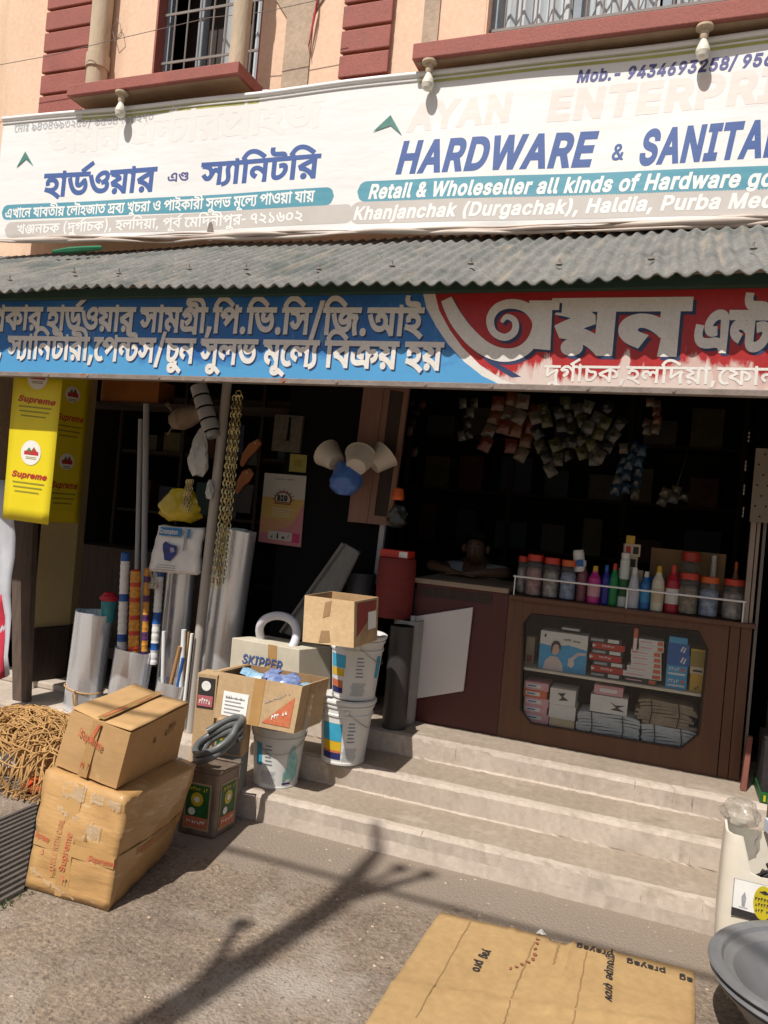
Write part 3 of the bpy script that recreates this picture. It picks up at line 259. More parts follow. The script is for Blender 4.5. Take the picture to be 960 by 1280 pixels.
# ---------------------------------------------------------------- helpers: photo pixel -> point on a real plane of the place
CAMP = Vector((0, 0, CAM_H))
def ray(px, py):
    dx, dy = px-480, py-640
    u = dx*math.cos(ROLL)+dy*math.sin(ROLL); v = -dx*math.sin(ROLL)+dy*math.cos(ROLL)
    return _F+_R*(u/F_PX)-_U*(v/F_PX)
def aY(px, py, Y): d = ray(px, py); return CAMP+d*(Y/d.y)
def aZ(px, py, z): d = ray(px, py); return CAMP+d*((z-CAM_H)/d.z)
# ---------------------------------------------------------------- materials
_mc = {}
def mat(name, col, rough=.7, nz=6., var=.25, col2=None, bump=0., bsc=60., metal=0., spec=.4, coat=0., trans=0., stretch=(1,1,1), alpha=1., fine=0.):
    if name in _mc: return _mc[name]
    m = bpy.data.materials.new(name); m.use_nodes = True; n = m.node_tree; b = n.nodes['Principled BSDF']; L = n.links.new
    b.inputs['Roughness'].default_value = rough; b.inputs['Metallic'].default_value = metal
    b.inputs['Specular IOR Level'].default_value = spec; b.inputs['Coat Weight'].default_value = coat
    b.inputs['Transmission Weight'].default_value = trans; b.inputs['Alpha'].default_value = alpha
    tc = n.nodes.new('ShaderNodeTexCoord'); mp = n.nodes.new('ShaderNodeMapping'); mp.inputs['Scale'].default_value = stretch
    L(tc.outputs['Object'], mp.inputs[0])
    nz1 = n.nodes.new('ShaderNodeTexNoise'); nz1.inputs['Scale'].default_value = nz; nz1.inputs['Detail'].default_value = 6; nz1.inputs['Roughness'].default_value = .65
    L(mp.outputs[0], nz1.inputs[0])
    rp = n.nodes.new('ShaderNodeValToRGB'); e = rp.color_ramp.elements
    e[0].position = .3; e[1].position = .72
    c = Vector(col); c2 = Vector(col2) if col2 else c*(1-var)
    e[0].color = (*c2, 1); e[1].color = (*[min(x, .95) for x in (c if col2 else c*(1+var*.35))], 1)
    L(nz1.outputs[0], rp.inputs[0]); out = rp.outputs[0]
    if fine:
        n2 = n.nodes.new('ShaderNodeTexNoise'); n2.inputs['Scale'].default_value = nz*14; n2.inputs['Detail'].default_value = 4
        L(mp.outputs[0], n2.inputs[0])
        mx = n.nodes.new('ShaderNodeMix'); mx.data_type = 'RGBA'; mx.blend_type = 'OVERLAY'; mx.inputs[0].default_value = fine
        L(out, mx.inputs[6]); L(n2.outputs[0], mx.inputs[7]); out = mx.outputs[2]
    L(out, b.inputs['Base Color'])
    if bump:
        n3 = n.nodes.new('ShaderNodeTexNoise'); n3.inputs['Scale'].default_value = bsc; n3.inputs['Detail'].default_value = 5
        L(mp.outputs[0], n3.inputs[0])
        bp = n.nodes.new('ShaderNodeBump'); bp.inputs['Strength'].default_value = bump; bp.inputs['Distance'].default_value = .01
        L(n3.outputs[0], bp.inputs['Height']); L(bp.outputs[0], b.inputs['Normal'])
    rr = n.nodes.new('ShaderNodeMapRange'); rr.inputs[3].default_value = max(rough-.1, .03); rr.inputs[4].default_value = min(rough+.12, 1)
    L(nz1.outputs[0], rr.inputs[0]); L(rr.outputs[0], b.inputs['Roughness'])
    _mc[name] = m
    return m
def nodes(m): return m.node_tree, m.node_tree.nodes, m.node_tree.links.new, m.node_tree.nodes['Principled BSDF']
def base_socket(m):
    nt, n, L, b = nodes(m); return b.inputs['Base Color'].links[0].from_socket
def stain(m, col, scale=(1,1,1), nz=3., lo=.5, hi=.65, amt=.8, axis=None, a0=0, a1=1, detail=6, coord='Object'):
    """mix a stain colour in, where a noise (times an optional ramp along one object axis) is high"""
    nt, n, L, b = nodes(m); src = base_socket(m)
    tc = n.new('ShaderNodeTexCoord'); mp = n.new('ShaderNodeMapping'); mp.inputs['Scale'].default_value = scale; L(tc.outputs[coord], mp.inputs[0])
    t = n.new('ShaderNodeTexNoise'); t.inputs['Scale'].default_value = nz; t.inputs['Detail'].default_value = detail; t.inputs['Roughness'].default_value = .62; L(mp.outputs[0], t.inputs[0])
    r = n.new('ShaderNodeMapRange'); r.inputs[1].default_value = lo; r.inputs[2].default_value = hi; r.inputs[4].default_value = amt
    f = t.outputs[0]
    if axis is not None:
        sp = n.new('ShaderNodeSeparateXYZ'); L(tc.outputs[coord], sp.inputs[0])
        q = n.new('ShaderNodeMapRange'); q.inputs[1].default_value = a0; q.inputs[2].default_value = a1; q.inputs[3].default_value = -.35; q.inputs[4].default_value = .35
        L(sp.outputs[axis], q.inputs[0]); ad = n.new('ShaderNodeMath'); ad.operation = 'ADD'; L(f, ad.inputs[0]); L(q.outputs[0], ad.inputs[1]); f = ad.outputs[0]
    L(f, r.inputs[0])
    mx = n.new('ShaderNodeMix'); mx.data_type = 'RGBA'; L(r.outputs[0], mx.inputs[0]); L(src, mx.inputs[6]); mx.inputs[7].default_value = (*col, 1)
    L(mx.outputs[2], b.inputs['Base Color'])
    return m
# ---------------------------------------------------------------- mesh builder
class MB:
    def __init__(s): s.v = []; s.f = []; s.m = []; s.sm = []; s.M = Matrix.Identity(4)
    def add(s, vs, fs, m=0, sm=False):
        b = len(s.v); s.v += [s.M @ Vector(p) for p in vs]
        for f in fs: s.f.append([b+i for i in f]); s.m.append(m); s.sm.append(sm)
        return s
    def box(s, lo, hi, m=0):
        x0, y0, z0 = lo; x1, y1, z1 = hi
        return s.hexa([(x0,y0,z0),(x1,y0,z0),(x1,y1,z0),(x0,y1,z0)], [(x0,y0,z1),(x1,y0,z1),(x1,y1,z1),(x0,y1,z1)], m)
    def hexa(s, a, b, m=0, top=True, bot=True):
        fs = [[i, (i+1) % 4, 4+(i+1) % 4, 4+i] for i in range(4)]
        if bot: fs.append([3, 2, 1, 0])
        if top: fs.append([4, 5, 6, 7])
        return s.add(list(a)+list(b), fs, m)
    def quad(s, *p, m=0): return s.add(p, [list(range(len(p)))], m)
    def prism(s, poly, d, m=0):
        d = Vector(d); n = len(poly); P = [Vector(p) for p in poly]
        return s.add(P+[p+d for p in P], [list(range(n))[::-1], list(range(n, 2*n))]+[[i, (i+1) % n, n+(i+1) % n, n+i] for i in range(n)], m)
    def tube(s, pts, r, seg=10, m=0, cap=True, sm=True, closed=False):
        P = [Vector(p) for p in pts]; n = len(P); R = r if hasattr(r, '__len__') else [r]*n; vs = []; up = None
        for i in range(n):
            if closed: t = (P[(i+1) % n]-P[i-1])
            else: t = P[min(i+1, n-1)]-P[max(i-1, 0)]
            t = t.normalized() if t.length > 1e-9 else Vector((0, 0, 1))
            if up is None: up = t.orthogonal().normalized()
            up = (up-t*up.dot(t)); up = up.normalized() if up.length > 1e-6 else t.orthogonal().normalized()
            w_ = t.cross(up)
            for k in range(seg): a = 2*math.pi*k/seg; vs.append(P[i]+up*math.cos(a)*R[i]+w_*math.sin(a)*R[i])
        fs = []
        for i in range(n if closed else n-1):
            j = (i+1) % n
            for k in range(seg): fs.append([i*seg+k, i*seg+(k+1) % seg, j*seg+(k+1) % seg, j*seg+k])
        s.add(vs, fs, m, sm)
        if cap and not closed:
            s.add(vs[:seg], [list(range(seg))[::-1]], m); s.add(vs[-seg:], [list(range(seg))], m)
        return s
    def lathe(s, prof, c=(0,0,0), seg=24, m=0, sm=True, ax=None, cap0=False, cap1=False, ms=None):
        c = Vector(c); vs = []; ax = Vector(ax).normalized() if ax else Vector((0,0,1)); q = Vector((0,0,1)).rotation_difference(ax)
        for r, z in prof:
            for k in range(seg): a = 2*math.pi*k/seg; vs.append(c+q @ Vector((r*math.cos(a), r*math.sin(a), z)))
        for i in range(len(prof)-1):
            s.add(vs[i*seg:(i+2)*seg], [[k, (k+1) % seg, seg+(k+1) % seg, seg+k] for k in range(seg)], ms[i] if ms else m, sm)
        if cap0: s.add(vs[:seg], [list(range(seg))[::-1]], ms[0] if ms else m)
        if cap1: s.add(vs[-seg:], [list(range(seg))], ms[-1] if ms else m)
        return s
    def text(s, txt, o, u, v, h, m=0, bold=0, ital=0., cond=1., lift=.002, width=None, fn=None, gap=0, keep=None):
        """o: baseline left, u/v: directions, h: height of a capital / of the headline; width: fit to this length"""
        em = h/(.622 if txt in RUN else .727)
        tv, tt, W = text_poly(txt, bold, ital, 1, gap, min(400, 45/em) if fn else 0)
        if not len(tt): return 0
        if width: cond = width/(W*em)
        o = Vector(o); u = Vector(u).normalized(); v = Vector(v); v = (v-u*v.dot(u)).normalized(); n = u.cross(v)*lift
        vs = []
        for x, y in tv:
            p = o+u*(float(x)*em*cond)+v*(float(y)*em)+n
            vs.append(fn(p) if fn else p)
        fs = [list(map(int, t)) for t in tt]
        if keep is not None: fs = [f for f in fs if keep(sum((vs[i] for i in f), Vector())/3)]
        s.add(vs, fs, m); return W*em*cond
    def build(s, name, mats, parent=None, org=None, bevel=0., bseg=2, smooth=None, sub=0, sharp=math.radians(48)):
        me = bpy.data.meshes.new(name)
        o0 = Vector(org) if org is not None else (Vector(parent['_w']) if parent is not None else Vector())
        me.from_pydata([p-o0 for p in s.v], [], s.f)
        mats = mats if isinstance(mats, (list, tuple)) else [mats]
        for x in mats: me.materials.append(x)
        for p, mi, sm in zip(me.polygons, s.m, s.sm): p.material_index = mi; p.use_smooth = sm if smooth is None else smooth
        if any(s.sm) and sharp: me.set_sharp_from_angle(angle=sharp)
        me.update()
        o = bpy.data.objects.new(name, me); COL.objects.link(o)
        if parent is not None: o.parent = parent; o.location = o0-Vector(parent['_w'])
        else: o.location = o0
        o['_w'] = tuple(o0)
        if bevel:
            b = o.modifiers.new('bevel', 'BEVEL'); b.width = bevel; b.segments = bseg; b.limit_method = 'ANGLE'; b.angle_limit = math.radians(40); b.harden_normals = False
        if sub:
            b = o.modifiers.new('sub', 'SUBSURF'); b.levels = sub; b.render_levels = sub
        return o
def thing(name, loc, label, cat, group=None):
    o = bpy.data.objects.new(name, None); COL.objects.link(o); o.location = loc; o['_w'] = tuple(loc); o.empty_display_size = .1
    return tag(o, label, cat, group)
def tag(o, label, cat, group=None):
    o['label'] = label; o['category'] = cat
    if group: o['group'] = group
    return o
def struct(o, kind='structure'): o['kind'] = kind; return o
def dup(root, loc, label, group=None, rotz=None, scale=None, swap=None):
    def cp(o, par=None):
        c = o.copy(); COL.objects.link(c)
        if par is not None: c.parent = par
        return c
    r = cp(root); r.location = loc; r['_w'] = tuple(loc); r['label'] = label
    if group: r['group'] = group
    if rotz is not None: r.rotation_euler = (0, 0, rotz)
    if scale: r.scale = scale
    for ch in list(root.children):
        c = cp(ch, r)
        for g in list(ch.children): cp(g, c)
    return r
def rz(a): return Matrix.Rotation(a, 4, 'Z')
def at(loc, a=0., tilt=(0, 0)): return Matrix.Translation(Vector(loc)) @ Matrix.Rotation(a, 4, 'Z') @ Matrix.Rotation(tilt[0], 4, 'X') @ Matrix.Rotation(tilt[1], 4, 'Y')
def lerp(a, b, t): return Vector(a)*(1-t)+Vector(b)*t
X3, Y3, Z3 = Vector((1,0,0)), Vector((0,1,0)), Vector((0,0,1))
# ================================================================ MATERIALS
M = {}
M['ground'] = mat('rough_concrete', (.26,.198,.145), .95, 3.2, .4, (.15,.113,.083), bump=1.0, bsc=80, fine=.85)
stain(M['ground'], (.34,.295,.245), nz=1.5, lo=.50, hi=.66, amt=.85)
stain(M['ground'], (.075,.06,.048), nz=42, lo=.585, hi=.65, amt=.7)
stain(M['ground'], (.43,.38,.32), nz=60, lo=.63, hi=.68, amt=.75)
stain(M['ground'], (.235,.188,.147), nz=4, lo=.42, hi=.6, amt=.9, axis=1, a0=2.75, a1=3.5)
M['apron'] = mat('smooth_cement', (.30,.25,.20), .9, 5, .25, bump=.25, bsc=120, fine=.4)
M['step'] = mat('cement_step', (.47,.395,.33), .88, 2.6, .3, (.375,.31,.255), bump=.14, bsc=70, fine=.2)
stain(M['step'], (.30,.235,.17), nz=7, lo=.58, hi=.7, amt=.6)
stain(M['step'], (.49,.43,.37), nz=9, lo=.58, hi=.72, amt=.45)
stain(M['step'], (.12,.09,.07), scale=(9,1,1), nz=5, lo=.655, hi=.69, amt=.6)
stain(M['step'], (.20,.165,.13), nz=2.2, lo=.56, hi=.72, amt=.45)
stain(M['step'], (.22,.19,.16), nz=40, lo=.7, hi=.74, amt=.7)
M['tread'] = mat('dusty_tread', (.315,.252,.195), .92, 2.5, .3, (.25,.198,.15), bump=.16, bsc=80, fine=.25)
stain(M['tread'], (.38,.315,.25), scale=(.8,1.2,1), nz=6, lo=.55, hi=.68, amt=.6)
stain(M['tread'], (.20,.155,.11), scale=(.8,1.2,1), nz=5, lo=.6, hi=.7, amt=.6)
M['plaster'] = mat('peach_plaster', (.77,.55,.40), .9, 2.2, .16, (.70,.485,.345), bump=.15, bsc=120, fine=.2)
stain(M['plaster'], (.52,.36,.235), scale=(1,1,.14), nz=2.6, lo=.56, hi=.74, amt=.55)
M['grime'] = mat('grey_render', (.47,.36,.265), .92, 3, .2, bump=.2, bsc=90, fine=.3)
M['brick_red'] = mat('red_oxide_paint', (.35,.115,.093), .75, 5, .25, (.27,.085,.068), bump=.2, bsc=70, fine=.3)
stain(M['brick_red'], (.20,.10,.075), scale=(1,1,.25), nz=5, lo=.6, hi=.75, amt=.6)
M['joint'] = mat('ochre_joint', (.45,.235,.10), .85, 8)
M['slab'] = mat('slab_underside', (.40,.28,.18), .9, 4, .35, (.28,.19,.115), bump=.2)
M['pipe_cem'] = mat('cement_pipe', (.58,.455,.33), .85, 7, .3, (.42,.33,.23), bump=.3, bsc=60, stretch=(1,1,.3))
stain(M['pipe_cem'], (.30,.24,.16), scale=(1,1,.3), nz=8, lo=.58, hi=.68, amt=.6)
M['win_frame'] = mat('blue_grey_frame', (.26,.31,.35), .6, 6)
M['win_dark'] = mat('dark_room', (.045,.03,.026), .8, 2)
M['curtain'] = mat('pale_curtain', (.60,.64,.66), .85, 3, .25, (.42,.46,.49), stretch=(14,14,.4))
M['iron'] = mat('grille_iron', (.22,.19,.17), .6, 9)
M['awn'] = mat('asbestos_sheet', (.20,.195,.18), .9, 6, .3, (.12,.12,.112), bump=.5, bsc=60, fine=.6)
stain(M['awn'], (.075,.085,.08), nz=3.5, lo=.5, hi=.64, amt=.72)
stain(M['awn'], (.05,.08,.065), nz=2.2, lo=.56, hi=.66, amt=.35)
stain(M['awn'], (.30,.24,.18), scale=(5,.6,.6), nz=3, lo=.55, hi=.7, amt=.6)
stain(M['awn'], (.42,.30,.22), nz=26, lo=.66, hi=.72, amt=.7)
stain(M['awn'], (.55,.55,.52), nz=34, lo=.68, hi=.73, amt=.7)
M['green_wood'] = mat('green_batten', (.03,.07,.05), .8, 6)
M['flex'] = mat('white_flex', (.775,.765,.755), .5, 1.5, .06, (.74,.73,.715), bump=.5, bsc=2.6, stretch=(1,1,3.2))
stain(M['flex'], (.60,.53,.46), scale=(.25,1,9), nz=3, lo=.58, hi=.74, amt=.35)
M['flex_fold'] = mat('dirty_flex_fold', (.64,.57,.51), .6, 5, .5, (.36,.27,.22), bump=.2, bsc=25, stretch=(.4,1,4))
stain(M['flex_fold'], (.30,.16,.09), scale=(.6,1,6), nz=6, lo=.57, hi=.66, amt=.7)
M['flex_shade'] = mat('olive_ledge_shade', (.46,.45,.13), .6, 5, .3)  # shade under the window ledges, painted as an olive tone
M['flex_blue'] = mat('blue_print', (.05,.095,.29), .5, 30, .25, (.08,.14,.34), stretch=(.2,1,6))
M['flex_blue_dark'] = mat('navy_print', (.10,.105,.28), .5, 9, .3)
M['flex_grey_print'] = mat('worn_black_print', (.33,.33,.35), .6, 20, .4, (.52,.52,.52))
M['flex_pink'] = mat('washed_out_red_print', (.76,.62,.57), .55, 9, .1, (.76,.69,.65), stretch=(.5,1,4))
M['flex_pale'] = mat('almost_gone_print', (.775,.705,.675), .55, 9, .05, (.775,.735,.71), stretch=(.5,1,4))
M['flex_teal'] = mat('teal_print', (.075,.27,.36), .5, 6, .25, (.13,.34,.42), stretch=(.5,1,5))
M['flex_greyband'] = mat('grey_print', (.56,.52,.485), .55, 4, .12, (.50,.455,.42))
M['flex_white'] = mat('white_print', (.82,.81,.79), .5, 9, .05)
M['flex_leaf'] = mat('leaf_print', (.09,.25,.21), .5, 9, .4)
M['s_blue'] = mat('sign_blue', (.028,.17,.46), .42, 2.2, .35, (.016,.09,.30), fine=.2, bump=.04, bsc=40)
stain(M['s_blue'], (.10,.36,.62), scale=(.6,1,1), nz=4, lo=.45, hi=.6, amt=.7, axis=2, a0=.25, a1=-.02)  # lighter towards the bottom; some awning shade is painted into the darker top
stain(M['s_blue'], (.22,.36,.45), scale=(1,1,.3), nz=9, lo=.62, hi=.72, amt=.5)
M['s_red'] = mat('sign_red', (.42,.022,.022), .42, 3, .3, (.31,.015,.016), fine=.2, bump=.06, bsc=50)
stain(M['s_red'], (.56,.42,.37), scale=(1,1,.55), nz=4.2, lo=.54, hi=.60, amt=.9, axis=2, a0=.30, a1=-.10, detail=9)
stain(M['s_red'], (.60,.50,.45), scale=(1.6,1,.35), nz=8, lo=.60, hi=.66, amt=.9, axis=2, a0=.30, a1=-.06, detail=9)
M['s_white'] = mat('sign_white', (.70,.675,.63), .5, 6, .14, (.61,.575,.53), fine=.3)
M['s_shadow'] = mat('sign_letter_shadow', (.022,.04,.11), .5, 9, .3)
M['s_rail'] = mat('rusty_grey_rail', (.26,.22,.195), .7, 9, .35, (.16,.12,.10), bump=.3, bsc=60)
stain(M['s_rail'], (.25,.08,.035), nz=9, lo=.6, hi=.66, amt=.8)
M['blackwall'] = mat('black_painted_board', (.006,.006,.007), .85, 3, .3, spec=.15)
M['innerwall'] = mat('dark_inner_wall', (.03,.024,.021), .9, 2, .3)  # inner walls coloured near black; the shop's shade is put into the colour
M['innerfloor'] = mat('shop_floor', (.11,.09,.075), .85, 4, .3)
M['counter_red'] = mat('maroon_laminate', (.085,.020,.018), .42, 3, .2, (.065,.016,.015), stretch=(1,1,.4))
M['counter_brown'] = mat('brown_plywood', (.13,.056,.028), .5, 5, .3, (.088,.038,.02), stretch=(5,5,.5), fine=.2)
M['counter_top'] = mat('beige_edge', (.30,.225,.16), .55, 6, .2)
M['shelf'] = mat('pale_shelf', (.52,.47,.38), .6, 6, .2)
M['wood_pink'] = mat('pinkish_wood', (.24,.13,.095), .6, 5, .3, (.17,.09,.065), stretch=(6,6,.6))
M['wood_dark'] = mat('old_dark_wood', (.065,.042,.032), .85, 5, .45, (.03,.022,.018), stretch=(6,6,.5), bump=.3)
M['wood_red'] = mat('red_brown_post', (.20,.065,.045), .6, 5, .3, stretch=(6,6,.5))
M['cream'] = mat('cream_board', (.60,.46,.22), .65, 3, .12)
# ================================================================ SETTING
g = MB(); g.quad((-60,-60,0),(60,-60,0),(60,60,0),(-60,60,0))
struct(g.build('ground', M['ground']))
# concrete steps: one long cast with a slightly uneven run
def steps():
    b = MB(); prof = [(3.545,-.01),(3.552,.06),(3.556,.118),(3.566,.133),(3.60,.136),(3.84,.142),(3.868,.143),(3.872,.15),(3.874,.25),(3.886,.268),(3.93,.271),(4.15,.276),(4.178,.277),(4.182,.285),(4.185,.37),(4.197,.387),(4.24,.39),(4.98,.392)]
    x0, x1, n = -2.36, .86, 130; r = random.Random(3); npf = len(prof); vs = []
    ph = [r.uniform(0, 6.3) for _ in range(npf)]
    for i in range(n+1):
        x = x0+(x1-x0)*i/n
        for k, (y, z) in enumerate(prof):
            j = .005*math.sin(x*2.3+ph[k])+r.gauss(0, .0016)
            chip = r.random() < .03
            vs.append((x, y+j+(.006 if chip else 0), z+(r.gauss(0, .0012) if 0 < k < npf-1 else 0)-(.005 if chip and k in (3, 9, 15) else 0)))
    fs = [[i*npf+k, i*npf+k+1, (i+1)*npf+k+1, (i+1)*npf+k][::-1] for i in range(n) for k in range(npf-1)]
    b.add(vs, fs, 0, False); RS = {0,1,2,3,6,7,8,9,12,13,14,15}; b.m = [0 if (k % (npf-1)) in RS else 1 for k in range(len(fs))]
    for i in (0, n):
        e = [vs[i*npf+k] for k in range(npf)]+[(vs[i*npf][0], 4.98, -.01)]
        b.quad(*(e if i == 0 else e[::-1]))
    o = b.build('concrete_steps', [M['step'], M['tread']], org=(-.8, 3.9, 0))
    tag(o, 'three worn cement steps rising from the street to the brown counter', 'steps')
steps()
b = MB(); b.box((-9, 4.06, -.02), (-2.365, 4.72, .12)); b.box((-9, 4.5, .12), (-2.365, 4.72, .17))
tag(b.build('plinth_slab', M['step'], org=(-4, 4.3, 0), bevel=.012), 'low cement slab at the left under the upright metal rolls', 'plinth')

# ---- the building
BL = thing('shop_building', (-2, 4.6, 0), 'peach plastered building with dark red quoin strips over an open ground floor shop', 'building')
WY = 4.6
def part(name, mats, fn, parent, **k):
    b = MB(); fn(b); return b.build(name, mats, parent, **k)
def upper(b):
    for lo, hi in (((-11,WY,3.02),(6,WY+.22,4.44)), ((-11,WY,4.44),(-3.83,WY+.22,6.0)), ((-2.93,WY,4.44),(-1.33,WY+.22,6.0)), ((.78,WY,4.44),(6,WY+.22,6.0)), ((-11,WY,6.0),(6,WY+.22,7.6))): b.box(lo, hi)
    b.box((-11, WY+.22, 7.4), (6, 10.2, 7.6)); b.box((-11, WY+.22, 3.3), (-10.8, 10.2, 7.4)); b.box((5.8, WY+.22, 3.3), (6, 10.2, 7.4)); b.box((-11, 10.0, -.05), (6, 10.2, 7.4))
part('wall', M['plaster'], upper, BL)
def lower(b):
    b.box((-11,WY,-.05),(-5.1,WY+.25,3.02)); b.box((-11, WY+.25, -.05), (-10.8, 10, 3.3))
part('ground_floor_wall', M['grime'], lower, BL)
part('ground_floor_wall', M['grime'], lambda b: (b.box((.60,WY-.02,-.05),(6,WY+.25,3.02)), b.box((5.8, WY+.25, -.05), (6, 10, 3.3))), BL)
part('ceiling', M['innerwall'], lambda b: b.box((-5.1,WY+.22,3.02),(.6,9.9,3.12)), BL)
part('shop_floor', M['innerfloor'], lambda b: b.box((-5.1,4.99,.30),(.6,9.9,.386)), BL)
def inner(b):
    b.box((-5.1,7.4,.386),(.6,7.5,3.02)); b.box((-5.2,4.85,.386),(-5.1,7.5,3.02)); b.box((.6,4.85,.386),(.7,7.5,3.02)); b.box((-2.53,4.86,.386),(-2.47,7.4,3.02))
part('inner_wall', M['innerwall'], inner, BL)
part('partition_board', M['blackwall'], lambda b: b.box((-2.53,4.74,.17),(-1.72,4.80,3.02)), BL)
part('lintel', M['innerwall'], lambda b: b.box((-5.1,WY+.0,2.72),(.6,WY+.22,3.018)), BL)
# quoins: each painted block proud of an ochre joint strip
for xa, xb in ((-4.84, -4.40), (-2.29, -1.94)):
    part('quoin_strip', M['joint'], lambda b: b.box((xa+.012, WY-.018, 4.0), (xb-.012, WY-.002, 7.4)), BL)
    for k in range(20):
        z0 = 3.98+k*.165
        part('quoin', M['brick_red'], lambda b: b.box((xa, WY-.045, z0), (xb, WY-.019, z0+.147)), BL, bevel=.008)
# grey brown bands raised on the wall, with a flared head
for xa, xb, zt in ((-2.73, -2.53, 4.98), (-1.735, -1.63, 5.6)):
    part('wall_band', M['grime'], lambda b: b.prism([(xa,WY-.012,4.3),(xb,WY-.012,4.3),(xb,WY-.012,zt-.02),(xb+.10,WY-.012,zt+.12),(xb+.10,WY-.012,zt+.3),(xa-.10,WY-.012,zt+.3),(xa-.10,WY-.012,zt+.12),(xa,WY-.012,zt-.02)], (0,.010,0)), BL)
# ledges (sill slabs) with red faces
for xa, xb, zb, zt, yf in ((-4.245, -2.84, 4.385, 4.468, 4.23), (-1.65, 1.1, 4.325, 4.425, 4.23)):
    part('window_ledge', [M['brick_red'], M['slab']], lambda b: (b.box((xa, yf, zb+.004), (xb, WY-.003, zt)), b.quad((xa+.02,yf+.03,zb+.002),(xa+.02,WY-.004,zb+.002),(xb-.02,WY-.004,zb+.002),(xb-.02,yf+.03,zb+.002), m=1)), BL, bevel=.006)
def window(xa, xb, z0, z1, kind):
    f = part('window', M['win_frame'], lambda b: [b.box((xa+i, WY+.10, z0), (xa+i+.05, WY+.16, z1)) for i in ([0, .30, xb-xa-.05] if kind == 1 else [0, .52, 1.04, 1.56, xb-xa-.05])]+[b.box((xa+.05, WY+.105, z0+.0), (xb-.05, WY+.155, z0+.05)), b.box((xa+.05, WY+.105, z1-.05), (xb-.05, WY+.155, z1))], BL)
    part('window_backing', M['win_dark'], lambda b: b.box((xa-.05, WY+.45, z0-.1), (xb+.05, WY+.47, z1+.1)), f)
    for xr in (xa+.001, xb-.013): part('window_reveal', M['brick_red'] if kind == 1 else M['plaster'], lambda b: b.box((xr, WY+.002, z0), (xr+.012, WY+.10, z1)), f)
    def bars(b):
        n = 7 if kind == 1 else 20
        for i in range(n): x = xa+.06+(xb-xa-.12)*(i+.5)/n; b.tube([(x, WY+.07, z0), (x, WY+.07, z1)], .0065, 6)
        for z in ((z0+.34, z0+.7) if kind == 1 else (z0+.28, z0+.62)):
            b.box((xa, WY+.064, z), (xb, WY+.072, z+.018))
    part('window_grille', M['iron'], bars, f)
    def cur(b):
        spans = [(xa+.47, xa+.58), (xb-.16, xb-.02)] if kind == 1 else [(xa+.02, xa+.5), (xa+.54, xa+1.02), (xa+1.06, xa+1.54), (xa+1.58, xb-.03)]
        for p, q in spans:
            n = max(int((q-p)/.018), 6); vs = []
            for i in range(n+1):
                x = p+(q-p)*i/n; y = WY+.20+.018*math.sin(x*68)+.01*math.sin(x*23)
                vs += [(x, y, z0), (x, y, z1)]
            b.add(vs, [[2*i, 2*i+2, 2*i+3, 2*i+1] for i in range(n)], 0, True)
    part('curtain', M['curtain'], cur, f)
    return f
window(-3.83, -2.93, 4.468, 6.0, 1); window(-1.33, .78, 4.43, 6.0, 2)

# ---- rain pipes, wires and the red string on the facade
def pipe(x, y, z0, z1, r, label, lean=0):
    b = MB(); b.tube([(x+lean*t, y, z0+(z1-z0)*t) for t in [i/8 for i in range(9)]], r, 18); 
    for z in (z0+.75, z0+1.9): b.tube([(x+lean*(z-z0)/(z1-z0), y, z), (x+lean*(z-z0)/(z1-z0), y, z+.1)], r*1.14, 18)
    tag(b.build('rain_pipe', M['pipe_cem'], org=(x, y, z0)), label, 'pipe')
p = aY(120, 105, 4.53); pipe(p.x, 4.53, 4.0, 7.3, .075, 'stained cement rain pipe beside the left red quoin strip')
p = aY(298, 70, 4.38); pipe(p.x, 4.38, 4.47, 7.3, .062, 'cement pipe standing on the left window ledge in front of the window')
b = MB(); q = [aY(x, y, 4.4) for x, y in ((-60,92),(60,70),(150,48),(262,22),(330,15),(420,-5))]
b.tube(q, .0025, 6); tag(b.build('slack_wire', M['iron'], org=q[0]), 'thin pale wire drooping across the upper facade past the left window', 'wire')
b = MB(); q = [aY(x, y, 4.57) for x, y in ((398,-30),(396,5),(393,20),(388,45),(386,58),(387,68))]
b.tube(q, [.004,.007,.009,.005,.004,.002], 6); b.tube([p+Vector((.012*math.sin(i), -.01, 0)) for i, p in enumerate(q[1:5])], .004, 5)
tag(b.build('red_string', mat('red_cord', (.42,.04,.05), .8), org=q[0]), 'frayed red cord hanging down the peach wall left of the middle quoins', 'cord')
b = MB(); q = [aY(x, y, 4.56) for x, y in ((148,22),(140,36),(144,52),(152,44),(150,30),(146,24))]
b.tube(q, .003, 5); tag(b.build('wire_hook', M['iron'], org=q[0]), 'loose loop of wire hanging beside the left rain pipe', 'wire')
# ---- the utility pole and its cable across the street: they stand behind the photographer and shade the steps
b = MB(); b.tube([(-2.12,-1.52,-.02),(-2.377,-1.297,6.8),(-2.547,-1.18,7.65)], [.085,.06,.03], 14)
o_t = Vector((-2.377,-1.297,6.8))
for d, r_, z_ in (((.25,.41,.05),.032,6.8), ((.10,.30,.05),.022,6.95), ((-.10,.42,.05),.028,5.6)):
    o_t = Vector((-2.12,-1.52,0)).lerp(Vector((-2.377,-1.297,6.8)), z_/6.8)
    b.tube([o_t, o_t+Vector(d)*.55+Vector((0,0,.05)), o_t+Vector(d)], [r_, r_*.9, r_*.6], 8)
    b.lathe([(.0,0),(.04,.02),(.045,.05),(.03,.07),(0,.1)], o_t+Vector(d), 10)
tag(b.build('utility_pole', M['pipe_cem'], org=(-2.12,-1.52,0)), 'leaning concrete utility pole with short arms across the street', 'utility pole')
b = MB(); b.tube([(-14,-1.35,7.2),(-6,-1.2,6.95),(0,-1.12,6.9),(6,-1.2,7.0),(14,-1.4,7.3)], .02, 6)
tag(b.build('power_cable', M['blackwall'], org=(0,-1.2,6.9)), 'black power cable strung along the street overhead', 'cable')

